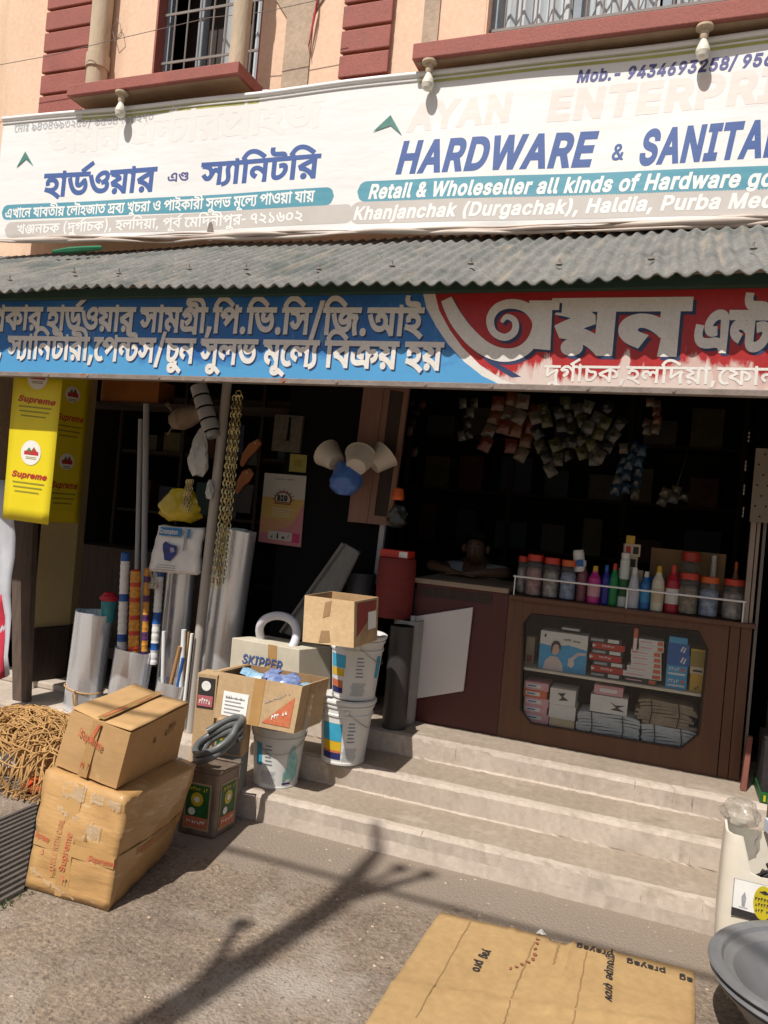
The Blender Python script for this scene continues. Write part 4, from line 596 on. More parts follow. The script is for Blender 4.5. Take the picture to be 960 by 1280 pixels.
# ---- corrugated awning
def awning():
    root = thing('corrugated_awning', (-2, 3.2, 2.68), 'grey corrugated asbestos awning sheet sloping over the painted sign', 'awning')
    b = MB(); x0, x1 = -5.6, 1.7; n = int((x1-x0)/.0091); m = 16; vs = []; r = random.Random(5)
    def P(x, t, off=0):
        sag = .010*math.sin(x*1.7)+.006*math.sin(x*4.1+1)
        ov = .006*math.floor((x+6)/.93)
        return Vector((x, 3.175+.004*math.sin(x*9)+(4.5-3.17)*t, 2.672+(3.372-2.672)*t+.0105*math.sin(2*math.pi*(x+.03*math.sin(t*3))/.074)+sag+off))
    for i in range(n+1):
        x = x0+(x1-x0)*i/n
        for k in range(m+1): vs.append(P(x, k/m))
    b.add(vs, [[i*(m+1)+k, (i+1)*(m+1)+k, (i+1)*(m+1)+k+1, i*(m+1)+k+1] for i in range(n) for k in range(m)], 0, True)
    o = b.build('sheet', M['awn'], root); s_ = o.modifiers.new('thick', 'SOLIDIFY'); s_.thickness = .008; s_.offset = -1
    for x in np.arange(-5.3, 1.6, .395):
        c = MB(); q = P(x, .2+.03*math.sin(x*7), .02); c.lathe([(.0,.0),(.016,.002),(.014,.007),(.004,.009),(.004,.03),(0,.032)], q, 8); c.build('roof_bolt', M['iron'], root)
    part('purlin', M['green_wood'], lambda b: (b.box((-5.6,3.30,2.665),(1.7,3.345,2.712)), b.box((-5.6,4.2,3.07),(1.7,4.25,3.13))), root)
    for x in np.arange(-5.2, 1.8, .85): part('rafter', M['green_wood'], lambda b: b.hexa([(x,3.35,2.58),(x+.05,3.35,2.58),(x+.05,4.58,3.24),(x,4.58,3.24)], [(x,3.35,2.64),(x+.05,3.35,2.64),(x+.05,4.58,3.30),(x,4.58,3.30)]), root)
    part('hanger_board', M['green_wood'], lambda b: b.box((-5.6,3.40,2.30),(1.7,3.43,2.64)), root)
awning()
# litter on the awning
b = MB(); q = [aY(x, y, 4.1) for x, y in ((58,320),(75,318),(92,312),(110,318),(92,318))]
b.tube([Vector((p.x, 4.15+.02*i, 3.25+.012*i)) for i, p in enumerate(q)], [.01,.022,.02,.016,.006], 6)
tag(b.build('green_rag', mat('green_rag_cloth', (.02,.15,.07), .8), org=(q[0].x,4.15,3.2)), 'twisted green rag lying on the awning below the white banner', 'rag')
# ================================================================ THE WHITE BANNER
BY = 4.32
def bzb(x): return 3.405+(3.298-3.405)*(x+4.9)/5.25      # lower edge of the banner, hanging lower at the right
def bsurf(p):
    x, z = p.x, p.z
    d = .010*math.sin(x*1.9+z*1.3)+.004*math.sin(x*5.3-z*3.)
    k = max(0, bzb(x)+.045-z)/.1
    d += k*.012*math.sin(x*3.1+1)+k*.008*math.sin(x*11+z*20)
    return Vector((p.x, p.y-d, p.z+.010*math.sin(x*1.25+.6)*max(0, 1-(z-3.3)/.5)*.6))
def banner():
    root = thing('flex_banner', (-2, BY, 3.9), 'large white flex banner with blue hardware lettering hung above the corrugated awning', 'banner')
    b = MB(); x0, x1, z0, z1 = -4.915, 1.25, 3.38, 4.26; nx, nz_ = 420, 80
    def top(x): return 4.325-.047*min(1, (x-x0)/2.2)
    vs = [bsurf(Vector((x0+(x1-x0)*i/nx, BY, bzb(x0+(x1-x0)*i/nx)+(top(x0+(x1-x0)*i/nx)-bzb(x0+(x1-x0)*i/nx))*k/nz_))) for i in range(nx+1) for k in range(nz_+1)]
    b.add(vs, [[i*(nz_+1)+k, (i+1)*(nz_+1)+k, (i+1)*(nz_+1)+k+1, i*(nz_+1)+k+1] for i in range(nx) for k in range(nz_)], 0, True)
    o = b.build('banner_sheet', M['flex'], root); s_ = o.modifiers.new('t', 'SOLIDIFY'); s_.thickness = .0015; s_.offset = -1
    # rolled hems, wrinkled at the bottom
    b = MB(); n = 260
    def hem(zc, amp, r, seed):
        rr = random.Random(seed); ph = [rr.uniform(0, 6) for _ in range(4)]
        pts = []; R = []
        for i in range(n+1):
            x = x0+(x1-x0)*i/n
            p = bsurf(Vector((x, BY, bzb(x)+zc+amp*math.sin(x*2.1+ph[0])+amp*.6*math.sin(x*5.7+ph[1]))))
            pts.append(p+Vector((0, -.012+.010*math.sin(x*7.+ph[2]), 0))); R.append(r*(1+.35*math.sin(x*4.3+ph[3])+.2*math.sin(x*13)))
        b.tube(pts, R, 8)
    hem(.004, .006, .014, 1); hem(-.014, .008, .010, 2); hem(.018, .006, .007, 4)
    b.build('bottom_fold', M['flex_fold'], root)
    b = MB(); b.tube([bsurf(Vector((x, BY, top(x)+.006)))+Vector((0, -.004, 0)) for x in np.linspace(x0, x1, 80)], .016, 10); b.tube([bsurf(Vector((x, BY, top(x)-.028)))+Vector((0, -.003, 0)) for x in np.linspace(x0, x1, 80)], .006, 6)
    b.build('top_fold', M['flex'], root)
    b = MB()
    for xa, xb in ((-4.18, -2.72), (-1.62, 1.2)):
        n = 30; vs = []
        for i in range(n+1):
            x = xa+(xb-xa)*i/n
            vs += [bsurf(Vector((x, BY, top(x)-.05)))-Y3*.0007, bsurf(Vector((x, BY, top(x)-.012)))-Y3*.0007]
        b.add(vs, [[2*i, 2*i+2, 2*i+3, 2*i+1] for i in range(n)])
    b.build('ledge_shade_strip', M['flex_shade'], root)  # strips of painted shade along the banner top below the two ledges
    # strips under the small lettering
    def strip(xa, xb, pa, pb, h, m, name, ra, lift):
        A = aY(*pa, BY); B = aY(*pb, BY); n = 200; vs = []
        for i in range(n+1):
            x = xa+(xb-xa)*i/n; zc = A.z+(B.z-A.z)*(x-A.x)/(B.x-A.x)
            e = min(x-xa, xb-x) if ra else min(x-xa, 1)
            hh = h/2*(math.sqrt(max(0, 1-(1-min(1, e/(h/2)))**2)) if (ra or x-xa < h/2) else 1)
            for k in range(9): vs.append(bsurf(Vector((x, BY, zc-hh+2*hh*k/8)))-Y3*lift)
        b = MB(); b.add(vs, [[i*9+k, (i+1)*9+k, (i+1)*9+k+1, i*9+k+1] for i in range(n) for k in range(8)]); b.build(name, m, root)
    a = aY(4, 268, BY); e = aY(418, 245, BY); strip(a.x, e.x, (4,267), (418,245), .112, M['flex_teal'], 'teal_strip', True, .0008)
    a = aY(447, 240, BY); strip(a.x, 1.2, (470,239), (950,222), .125, M['flex_teal'], 'teal_strip', False, .0008)
    a = aY(8, 288, BY); e = aY(442, 268, BY); strip(a.x, e.x, (8,289), (442,266), .115, M['flex_greyband'], 'grey_strip', True, .0008)
    a = aY(437, 268, BY); strip(a.x, 1.2, (470,265), (950,252), .135, M['flex_greyband'], 'grey_strip', False, .0008)
    def T(txt, p0, p1, hpx, m, name='lettering', lift=.0016, fit=True, **k):
        A = aY(*p0, BY); B = aY(*p1, BY); u = (B-A)
        h = (aY(p0[0]+.088*hpx, p0[1]-hpx, BY)-A).length
        b = MB(); b.text(txt, A, u, Z3, h, width=u.length if fit else None, fn=lambda p: bsurf(p), lift=lift, **k); b.build(name, M[m], root)
    T('b_mob', (18,166), (191,150), 9.5, 'flex_grey_print', bold=14)
    T('b_name', (58,192), (402,158), 31, 'flex_pale', bold=40, lift=.0007)
    T('b_hw1', (55,246), (192,238), 27, 'flex_blue', bold=32, lift=.0009)
    T('b_hw2', (208,227), (235,225), 10.5, 'flex_blue_dark', bold=18)
    T('b_hw3', (250,230), (398,222), 26, 'flex_blue', bold=32, lift=.0009)
    T('b_line', (8,274), (393,252), 11, 'flex_white', bold=22)
    T('b_addr', (22,294), (379,276), 11, 'flex_white', bold=18)
    T('Mob.- 9434693258/ 9564793270', (720,102), (1068,72), 14, 'flex_blue_dark', bold=48, ital=.16, lift=.0016)
    T('AYAN', (510,164), (640,150), 31, 'flex_pink', bold=55, ital=.1, lift=.0007)
    T('ENTERPRISE', (682,150), (1060,116), 34, 'flex_pink', bold=60, ital=.1, lift=.0007)
    T('HARDWARE', (494,216), (741,205), 36, 'flex_blue', bold=52, ital=.2, lift=.0009)
    T('&', (763,199), (779,198), 19, 'flex_blue', bold=24, ital=.1)
    T('SANITARY', (797,204), (1010,190), 40, 'flex_blue', bold=52, ital=.2, lift=.0009)
    T('Retail & Wholeseller all kinds of Hardware goods', (460,248), (1016,230), 16.5, 'flex_white', bold=46, ital=.2)
    T('Khanjanchak (Durgachak), Haldia, Purba Medinipur', (441,274), (1050,256), 15, 'flex_white', bold=46, ital=.2)
    for pts in (((22,211),(33,190),(43,208),(34,200)), ((467,166),(489,145),(503,170),(489,158))):
        b = MB(); b.add([bsurf(aY(*p, BY))-Y3*.004 for p in pts], [[0, 3, 1], [1, 3, 2]]); b.build('leaf_mark', M['flex_leaf'], root)
    b = MB(); b.add([bsurf(aY(*p, BY))-Y3*.006 for p in ((260,279),(264,276),(266,290),(264,300),(259,301),(258,288))], [[5, 4, 3, 2, 1, 0]]); b.build('burnt_tear', M['s_rail'], root)
banner()
# bulbs under the ledges
def bulb(px, py, zb, label):
    q = aY(px, py, 4.262); q.z = zb
    root = thing('light_bulb', q, label, 'light bulb', 'bulbs under the window ledges')
    part('holder', M['pipe_cem'], lambda b: (b.lathe([(0,0),(.045,0),(.045,-.012),(.022,-.02),(.022,-.055),(.019,-.07)], q, 14), b.lathe([(.02,-.02),(.024,-.03),(.02,-.04)], q, 14)), root)
    part('glass_bulb', mat('milky_bulb', (.72,.68,.58), .25, 9, .1), lambda b: b.lathe([(.016,-.068),(.019,-.08),(.034,-.115),(.037,-.135),(.030,-.16),(.014,-.172),(0,-.174)], q, 16), root)
bulb(152, 122, 4.382, 'bulb hanging under the left short window ledge')
bulb(537, 80, 4.323, 'bulb hanging at the left end of the long window ledge')
bulb(881, 35, 4.323, 'bulb hanging under the middle of the long window ledge above the phone number')

# ================================================================ THE PAINTED SIGN BOARD
SY = 3.35
def sign():
    root = thing('painted_sign_board', (-2, SY, 2.245), 'long painted sign board, blue left part, red right part, under the awning edge', 'sign')
    x0, x1, z0, z1 = -5.4, 1.5, 2.262, 2.70
    b = MB(); b.box((x0, SY, z0), (x1, SY+.018, z1)); b.build('board', M['s_white'], root)
    cl = [(526,366),(533,385),(545,408),(560,430),(580,452),(603,470),(622,484)]
    cr = [(541,366),(549,388),(562,412),(578,434),(600,456),(628,474),(648,486)]
    A = [aY(*p, SY-.0006) for p in cl]; B = [aY(*p, SY-.0006) for p in cr]
    for P in (A, B): P[0].z = z1; P[-1].z = z0
    def side(P, xe):
        vs = []
        for p in P: vs += [p, Vector((xe, p.y, p.z))]
        return vs
    n = len(A)
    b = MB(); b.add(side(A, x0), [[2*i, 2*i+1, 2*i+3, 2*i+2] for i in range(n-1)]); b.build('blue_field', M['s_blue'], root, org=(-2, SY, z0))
    b = MB(); b.add(side(B, x1), [[2*i, 2*i+2, 2*i+3, 2*i+1] for i in range(n-1)]); b.build('red_field', M['s_red'], root, org=(-2, SY, z0))
    C2 = [aY(p[0]+6+7*k/6, p[1]-2, SY-.0009) for k, p in enumerate(cr)]; C3 = [aY(p[0]+10+16*k/6, p[1]-3, SY-.0009) for k, p in enumerate(cr)]
    vs = []
    for p, q in zip(C2, C3): vs += [p, q]
    b = MB(); b.add([v for v in vs[2:-2]], [[2*i, 2*i+2, 2*i+3, 2*i+1] for i in range(n-3)]); b.build('dark_swoosh', M['s_shadow'], root)
    def T(txt, p0, p1, hpx, sh=(2.2,2.6), fit=True, ml='s_white', **k):
        a = aY(*p0, SY); e = aY(*p1, SY); u = e-a; h = (aY(p0[0]+.088*hpx, p0[1]-hpx, SY)-a).length; pxm = h/hpx
        if sh:
            b = MB(); b.text(txt, a+Vector((sh[0]*pxm, 0, -sh[1]*pxm)), u, Z3, h, width=u.length if fit else None, lift=.0013, **k); b.build('letter_shadow', M['s_shadow'], root)
        b = MB(); b.text(txt, a, u, Z3, h, width=u.length if fit else None, lift=.0021, **k); b.build('lettering', M[ml], root)
    def fitrun(key, frag_x, pxa, pxe, y0, y1, hpx, **k):
        W = RUN[key][0]; a = aY(pxa, y0, SY); e = aY(pxe, y1, SY)
        u = (e-a)/(W-frag_x); s0 = a-u*frag_x
        h = (aY(pxa+.088*hpx, y0-hpx, SY)-a).length; pxm = h/hpx
        for mm, off, lift, nm in (('s_shadow', Vector((1.5*pxm, 0, -1.8*pxm)), .0012 if key == 's_1' else .0015, 'letter_shadow'), ('s_white', Vector(), .0018 if key == 's_1' else .0021, 'lettering')):
            b = MB(); b.text(key, s0+off, u, Z3, h, width=u.length*W, lift=lift, **k); b.build(nm, M[mm], root)
    run = RUN['s_1'][1]; sp = [i for i, g in enumerate(run) if g[0] == ' ' or (isinstance(g[0], int) and GB[g[0]] == '')]
    fitrun('s_1', run[sp[0]+1][1], -14, 526, 411, 419, 26, bold=34)
    run = RUN['s_2'][1]; sp = [i for i, g in enumerate(run) if g[0] == ' ' or (isinstance(g[0], int) and GB[g[0]] == '')]
    fitrun('s_2', run[sp[0]+1][1], 9, 551, 447, 462, 26, bold=32)
    # the big hand-drawn first letter
    def stroke(pts, wid, off, m, name, lift):
        P = []; 
        for i in range(len(pts)-1):
            for t in (0, .25, .5, .75):
                p0 = pts[max(i-1, 0)]; p1 = pts[i]; p2 = pts[i+1]; p3 = pts[min(i+2, len(pts)-1)]
                f = lambda a, b_, c, d: .5*((2*b_)+(-a+c)*t+(2*a-5*b_+4*c-d)*t*t+(-a+3*b_-3*c+d)*t**3)
                P.append((f(p0[0],p1[0],p2[0],p3[0]), f(p0[1],p1[1],p2[1],p3[1]), wid[i]*(1-t)+wid[i+1]*t))
        P.append((*pts[-1], wid[-1])); vs = []
        for i, (x, y, w_) in enumerate(P):
            a = P[max(i-1, 0)]; c = P[min(i+1, len(P)-1)]; d = Vector((c[0]-a[0], c[1]-a[1])).normalized()
            for s_ in (1, -1): vs.append(aY(x-d.y*s_*w_/2+off, y+d.x*s_*w_/2+off, SY)-Y3*(lift+i*.00001))
        b = MB(); b.add(vs, [[2*i, 2*i+1, 2*i+3, 2*i+2] for i in range(len(P)-1)]); b.build(name, M[m], root)
    sw = [(558,374),(570,398),(588,421),(608,437),(630,444),(651,440),(666,426),(672,404),(660,386),(640,380),(622,385),(613,399),(617,415),(631,422),(643,415),(644,402),(634,396),(627,403)]
    wd = [14,18,19,18,17,15,14,13,13,12,11,10,9,9,9,8,7,4]
    stroke(sw, wd, 3.4, 's_shadow', 'letter_shadow', .0013); stroke(sw, wd, 0, 's_white', 'lettering', .0030)
    for off, m, l, nm in ((3, 's_shadow', .0022, 'letter_shadow'), (0, 's_white', .0042, 'lettering')):
        b = MB(); b.quad(*[aY(x+off, y+off, SY)-Y3*l for x, y in ((669,378),(691,378),(688,438),(665,436))]); b.build(nm, M[m], root)
        b = MB(); b.quad(*[aY(x+off, y+off, SY)-Y3*(l+.0006) for x, y in ((662,376),(700,376),(699,388),(661,387))]); b.build(nm, M[m], root)
    T('s_name', (692,439), (852,441), 61, sh=(4,4), bold=52)
    T('s_ent', (866,437), (1180,444), 46, sh=(3.2,3.4), bold=50)
    T('s_addr', (680,476), (985,482), 19, sh=None, bold=16)
    part('bottom_rail', M['s_rail'], lambda b: b.box((x0, SY-.012, z0-.028), (x1, SY+.03, z0-.002)), root, bevel=.003)
    for x in np.arange(-5.2, 1.5, .37): part('screw', M['s_rail'], lambda b: b.lathe([(0,.004),(.008,.003),(.009,0)], (x+.05*math.sin(x*9), SY-.012, z0-.014), 8, ax=(0,-1,0)), root)
sign()
# ================================================================ OBJECTS ON THE STREET AND STEPS
M['card'] = mat('cardboard', (.47,.285,.125), .85, 3.5, .14, (.41,.245,.105), bump=.06, bsc=60, stretch=(.3,.3,6), fine=.15)
M['card_pale'] = mat('pale_cardboard', (.47,.33,.185), .85, 4, .2, (.38,.25,.13), bump=.08, bsc=50, fine=.2)
M['card_in'] = mat('cardboard_edge', (.27,.16,.075), .9, 9, .3)
M['wrapcard'] = mat('film_wrapped_cardboard', (.475,.275,.105), .55, 5, .25, (.37,.21,.078), bump=.35, bsc=14, coat=.55, stretch=(.5,.5,3), fine=.15)
stain(M['card'], (.33,.19,.085), nz=4, lo=.56, hi=.72, amt=.5); stain(M['card'], (.58,.39,.21), nz=11, lo=.62, hi=.7, amt=.4); stain(M['wrapcard'], (.30,.17,.07), scale=(1,1,2.5), nz=4, lo=.57, hi=.7, amt=.5); stain(M['wrapcard'], (.66,.50,.31), scale=(.6,1,5), nz=8, lo=.6, hi=.67, amt=.5)
stain(M['card_pale'], (.30,.19,.10), nz=5, lo=.57, hi=.7, amt=.5)
M['tape'] = mat('brown_tape', (.44,.26,.10), .25, 5, .25, (.36,.205,.08), coat=.6, bump=.1, bsc=30)
M['film'] = mat('film_glare_patch', (.66,.56,.44), .22, 30, .4, (.48,.33,.17), coat=.6, bump=.5, bsc=40, stretch=(.4,1,3), alpha=.45)  # pale colour stands for glare on the clear film
M['redprint'] = mat('red_print', (.50,.07,.035), .6, 55, .3, (.47,.20,.085))
M['redfaint'] = mat('faint_red_print', (.50,.16,.07), .6, 60, .45, (.45,.24,.10))
M['blackprint'] = mat('black_print', (.035,.03,.03), .7, 40, .4)
M['label'] = mat('white_label', (.76,.74,.70), .6, 8, .1)
M['greyprint'] = mat('grey_print_small', (.32,.32,.34), .7, 40, .3)
M['cardfloor'] = mat('flattened_cardboard', (.40,.26,.115), .85, 2.4, .22, (.325,.205,.088), bump=.1, bsc=50, stretch=(1,1,1), fine=.2)
stain(M['cardfloor'], (.33,.195,.085), nz=3, lo=.55, hi=.72, amt=.6)
def boxtape(b, pts, w_, m):                           # a strip of tape over points of the surface
    pass
def box_faces(bot, top, n=9, bulge=0., jit=.0, seed=1, m=0):
    """a box from eight corners, every face a grid that may bulge or dent a little"""
    r = random.Random(seed); b = MB(); cen = sum([Vector(p) for p in list(bot)+list(top)], Vector())/8
    ph = [r.uniform(0, 6) for _ in range(6)]; cache = {}
    def pt(p, c00, c10, c11, c01, u, v):
        q = (Vector(c00)*(1-u)+Vector(c10)*u)*(1-v)+(Vector(c01)*(1-u)+Vector(c11)*u)*v
        key = (round(q.x, 4), round(q.y, 4), round(q.z, 4))
        if key not in cache:
            k = math.sin(math.pi*u)*math.sin(math.pi*v)
            nrm = (q-cen).normalized()
            e = jit*(math.sin(q.x*31+ph[0])*math.sin(q.z*27+ph[1])+.6*math.sin(q.y*43+q.z*38+ph[2]))
            cache[key] = q+nrm*(bulge*k+e)
        return cache[key]
    fc = [[bot[i], bot[(i+1) % 4], top[(i+1) % 4], top[i]] for i in range(4)]+[list(top), [bot[3], bot[2], bot[1], bot[0]]]
    for c in fc:
        vs = [pt(0, *c, i/n, k/n) for i in range(n+1) for k in range(n+1)]
        b.add(vs, [[i*(n+1)+k, (i+1)*(n+1)+k, (i+1)*(n+1)+k+1, i*(n+1)+k+1] for i in range(n) for k in range(n)], m, True)
    return b
def weld(o, d=.0004, ang=.73):
    bm = bmesh.new(); bm.from_mesh(o.data); bmesh.ops.remove_doubles(bm, verts=bm.verts, dist=d); bm.to_mesh(o.data); bm.free(); o.data.set_sharp_from_angle(angle=ang); o.data.update(); return o
class Face:
    """a parallelogram face: local coordinates u,v in 0..1 -> point"""
    def __init__(s, a, b_, c, d, bulge=0.): s.bulge = bulge; s.c = [Vector(a), Vector(b_), Vector(c), Vector(d)]; s.n = (s.c[1]-s.c[0]).cross(s.c[3]-s.c[0]).normalized()
    def p(s, u, v, l=.004): c = s.c; return (c[0]*(1-u)+c[1]*u)*(1-v)+(c[3]*(1-u)+c[2]*u)*v+s.n*(l+(s.bulge*math.sin(math.pi*u)*math.sin(math.pi*v) if 0 < u < 1 and 0 < v < 1 else 0))
    def rect(s, b, u0, v0, u1, v1, m=0, l=.004, n=6):
        vs = [s.p(u0+(u1-u0)*i/n, v0+(v1-v0)*k/n, l) for i in range(n+1) for k in range(n+1)]
        return b.add(vs, [[i*(n+1)+k, (i+1)*(n+1)+k, (i+1)*(n+1)+k+1, i*(n+1)+k+1] for i in range(n) for k in range(n)], m)
    def poly(s, b, pts, m=0, l=.004): return b.add([s.p(u, v, l) for u, v in pts], [list(range(len(pts)))], m)
    def scrawl(s, b, u0, v0, u1, v1, h, m=0, l=.005, n=8):
        """a line of print too small to read: uneven little blocks; h is a fraction of the face height"""
        r = random.Random(int((u0+v0*7+u1)*1000))
        for k in range(n):
            if r.random() < .14: continue
            u = u0+(u1-u0)*(k+.08)/n; w_ = (u1-u0)/n*r.uniform(.55,.85); v = v0+(v1-v0)*k/n; hh = h*r.uniform(.7, 1.05)
            if r.random() < .6: s.poly(b, [(u,v),(u+w_*.35,v),(u+w_*.35,v+hh),(u,v+hh)], m, l); s.poly(b, [(u+w_*.35,v+hh*.6),(u+w_,v+hh*.6),(u+w_,v+hh),(u+w_*.35,v+hh)], m, l)
            else: s.poly(b, [(u,v),(u+w_,v),(u+w_*.8,v+hh*.45),(u+w_*.3,v+hh)], m, l)
        return b
    def text(s, b, t, u0, v0, u1, v1, h, m=0, l=.006, **k): return b.text(t, s.p(u0, v0, 0), s.p(u1, v1, 0)-s.p(u0, v0, 0), (s.c[3]-s.c[0]) if k.pop('up', 'v') == 'v' else s.n.cross(s.p(u1, v1, 0)-s.p(u0, v0, 0)), h, m, lift=0, width=(s.p(u1, v1, 0)-s.p(u0, v0, 0)).length, fn=(lambda q: s.on(q, l)), **k)
    def on(s, q, l):
        c = s.c; e, g = c[1]-c[0], c[3]-c[0]; d = q-c[0]; a, b_, h = e.dot(e), e.dot(g), g.dot(g); x, y = d.dot(e), d.dot(g); D = a*h-b_*b_; u, v = (x*h-y*b_)/D, (y*a-x*b_)/D
        return s.p(min(max(u, .001), .999), min(max(v, .001), .999), l)
# ---- big film-wrapped carton
ZB = .43
F0 = aZ(135,1140,0); L0 = aZ(32,1110,0); R0_ = F0+(aZ(233,1045,0)-F0)*.72; K0 = L0+R0_-F0
F1 = aZ(157,998,ZB); L1 = aZ(57,962,ZB); R1 = aZ(247,954,ZB); K1 = L1+R1-F1
for p in (F0, L0, R0_, K0): p.z = .006
root = thing('cardboard_carton', (F0+K0)/2*Vector((1,1,0)) if False else Vector(((F0.x+K0.x)/2, (F0.y+K0.y)/2, 0)), 'large cardboard carton wrapped in clear film standing on the street under a smaller carton', 'carton', 'cardboard cartons')
weld(box_faces([L0, F0, R0_, K0], [L1, F1, R1, K1], 14, .02, .0055, 3).build('carton_body', M['wrapcard'], root), .0004, 2.2)
ff = Face(L0, F0, F1, L1, .0165); fr = Face(F0, R0_, R1, F1, .0165); ft = Face(L1, F1, R1, K1)
b = MB()
ff.rect(b, .01, .36, .99, .47, 0, .004, 14); fr.rect(b, .01, .36, .99, .47, 0, .004, 14); ff.rect(b, .36, .0, .52, .985, 0, .003, 14)
b.build('tape_band', M['tape'], root)
b = MB()
ff.text(b, 'Supreme', .66, .39, .95, .405, .022, bold=30, ital=.25, l=.007); ff.text(b, 'Supreme', .01, .43, .20, .415, .022, bold=30, ital=.25, l=.007)
fr.text(b, 'Supreme', .25, .38, .5, .385, .028, m=1, bold=30, ital=.25, l=.007)
ff.text(b, 'HANDLE WITH CARE', .32, .16, .335, .66, .026, m=1, bold=16, up='n', l=.007); ff.text(b, 'Supreme', .44, .22, .455, .58, .028, m=0, bold=20, up='n', l=.007); ff.scrawl(b, .40, .13, .50, .13, .07, 0, .019, 3)
ff.poly(b, [(.13,.30),(.17,.30),(.15,.36)], 1, .006); ff.poly(b, [(.63,.53),(.67,.53),(.65,.60)], 2, .006)
b.build('red_print', [M['redprint'], M['redfaint'], M['card_in']], root)
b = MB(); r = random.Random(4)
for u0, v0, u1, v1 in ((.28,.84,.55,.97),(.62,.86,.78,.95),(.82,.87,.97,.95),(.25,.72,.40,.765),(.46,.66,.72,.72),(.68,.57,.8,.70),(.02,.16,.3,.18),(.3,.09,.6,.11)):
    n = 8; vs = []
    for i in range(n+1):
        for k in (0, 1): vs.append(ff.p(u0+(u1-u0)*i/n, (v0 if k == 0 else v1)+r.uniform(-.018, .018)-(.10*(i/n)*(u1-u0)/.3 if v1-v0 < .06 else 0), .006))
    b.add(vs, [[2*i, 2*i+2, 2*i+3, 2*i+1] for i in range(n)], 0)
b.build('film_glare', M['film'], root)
# ---- smaller carton on it
F2 = aZ(145,986,ZB+.012); L2 = aZ(68,956,ZB+.012); R2 = aZ(222,946,ZB+.012); K2 = L2+R2-F2
F3 = aZ(163,917,.69); L3 = aZ(90,888,.69); R3 = aZ(236,880,.69); K3 = L3+R3-F3
root = thing('cardboard_carton', Vector(((F2.x+K2.x)/2, (F2.y+K2.y)/2, ZB+.012)), 'smaller plain cardboard carton with red printed tape standing on the big wrapped carton', 'carton', 'cardboard cartons')
weld(box_faces([L2, F2, R2, K2], [L3, F3, R3, K3], 8, .004, .0012, 9).build('carton_body', M['card'], root))
ft = Face(L3, F3, R3, K3); ff = Face(L2, F2, F3, L3); fr = Face(F2, R2, R3, F3)
up = Vector((0,0,.012))
b = MB()
for u0, u1, k in ((.0,.485,0), (.515,1.0,1)):                 # the two top flaps, sagging towards the seam
    n = 6; vs = []
    for i in range(n+1):
        u = u0+(u1-u0)*i/n; dip = .010*(u/.5 if k == 0 else (1-u)/.5)
        for j in range(9): vs.append(ft.p(u, .004+.992*j/8, .011-dip+.002*math.sin(j+k*2)))
    b.add(vs, [[i*9+j, (i+1)*9+j, (i+1)*9+j+1, i*9+j+1] for i in range(n) for j in range(8)], 0, True)
o = b.build('top_flap', M['card'], root); o.modifiers.new('t', 'SOLIDIFY').thickness = .004
b = MB(); ft.rect(b, .44, .0, .56, 1, 0, .0135); ff.rect(b, .42, .0, .56, 1, 0, .009); b.build('tape_band', M['tape'], root)
b = MB(); 
ff.text(b, 'Supreme', .24, .67, .66, .55, .036, bold=22, ital=.25, l=.012); ff.scrawl(b, .42, .16, .56, .14, .12, 0, .012, 4)
ff.poly(b, [(.43,.62),(.49,.60),(.56,.96),(.52,.97)], 0, .012)
ft.poly(b, [(.47,.05),(.51,.05),(.53,.38),(.49,.40)], 0, .0155); ft.poly(b, [(.52,.55),(.54,.55),(.53,.8),(.51,.8)], 0, .0155)
fr.scrawl(b, .42, .58, .80, .64, .16, 1, .009, 6)
b.build('red_print', [M['redprint'], M['card_in']], root)

# ---- flattened cardboard on the ground
A = [aZ(*p, 0) for p in ((550,1142),(868,1218))]; B = [aZ(472,1278,0)+Vector((-.03,-.06,0)), aZ(872,1300,0)]
ux = (A[1]-A[0]); 
B[1] = aZ(869,1330,0)
fc = Face(B[0], B[1], A[1], A[0])
root = thing('flattened_carton', Vector(((A[0].x+B[1].x)/2, (A[0].y+B[1].y)/2, 0)), 'flattened cardboard carton lying on the street as a mat before the steps', 'flattened carton')
b = MB(); n = 46; m_ = 26; r = random.Random(8); vs = []
def wob(u, v): 
    e = .004+.004*math.sin(u*7+v*4)+.004*math.sin(v*11-u*3)
    for c in (.30, .545, .70): e += .007*math.exp(-((u-c)/.012)**2)*(1 if c != .545 else 1.5)
    e += .010*math.exp(-((v-.30)/.02)**2); e += .008*max(0, v-.97)/.03*(.5+.5*math.sin(u*9))
    return max(e, .003)
for i in range(n+1):
    for k in range(m_+1):
        u, v = i/n, k/m_
        vv = v-(.06 if .46 < u < .60 and k == m_ else 0)*0+(.0025*math.sin(u*23)+.001*math.sin(u*61) if k == m_ else 0)
        vs.append(fc.p(u+(.0012*math.sin(v*13) if i in (0, n) else 0), vv, wob(u, v)))
b.add(vs, [[i*(m_+1)+k, (i+1)*(m_+1)+k, (i+1)*(m_+1)+k+1, i*(m_+1)+k+1] for i in range(n) for k in range(m_) if not (k == m_-1 and 21 <= i <= 24)], 0, True)
o = b.build('card_sheet', [M['cardfloor'], M['card_in']], root); s_ = o.modifiers.new('t', 'SOLIDIFY'); s_.thickness = .004; s_.offset = 1
b = MB()
def onsheet(q, l=.0075):
    u, v = .5, .5
    for _ in range(12):
        d = q-fc.p(u, v, 0); du = fc.p(u+.01, v, 0)-fc.p(u, v, 0); dv = fc.p(u, v+.01, 0)-fc.p(u, v, 0); D = du.x*dv.y-du.y*dv.x
        u += .01*(d.x*dv.y-d.y*dv.x)/D; v += .01*(du.x*d.y-du.y*d.x)/D
    return Vector((q.x, q.y, wob(u, v)+l))
def gpos(px, py): return onsheet(aZ(px, py, .008))
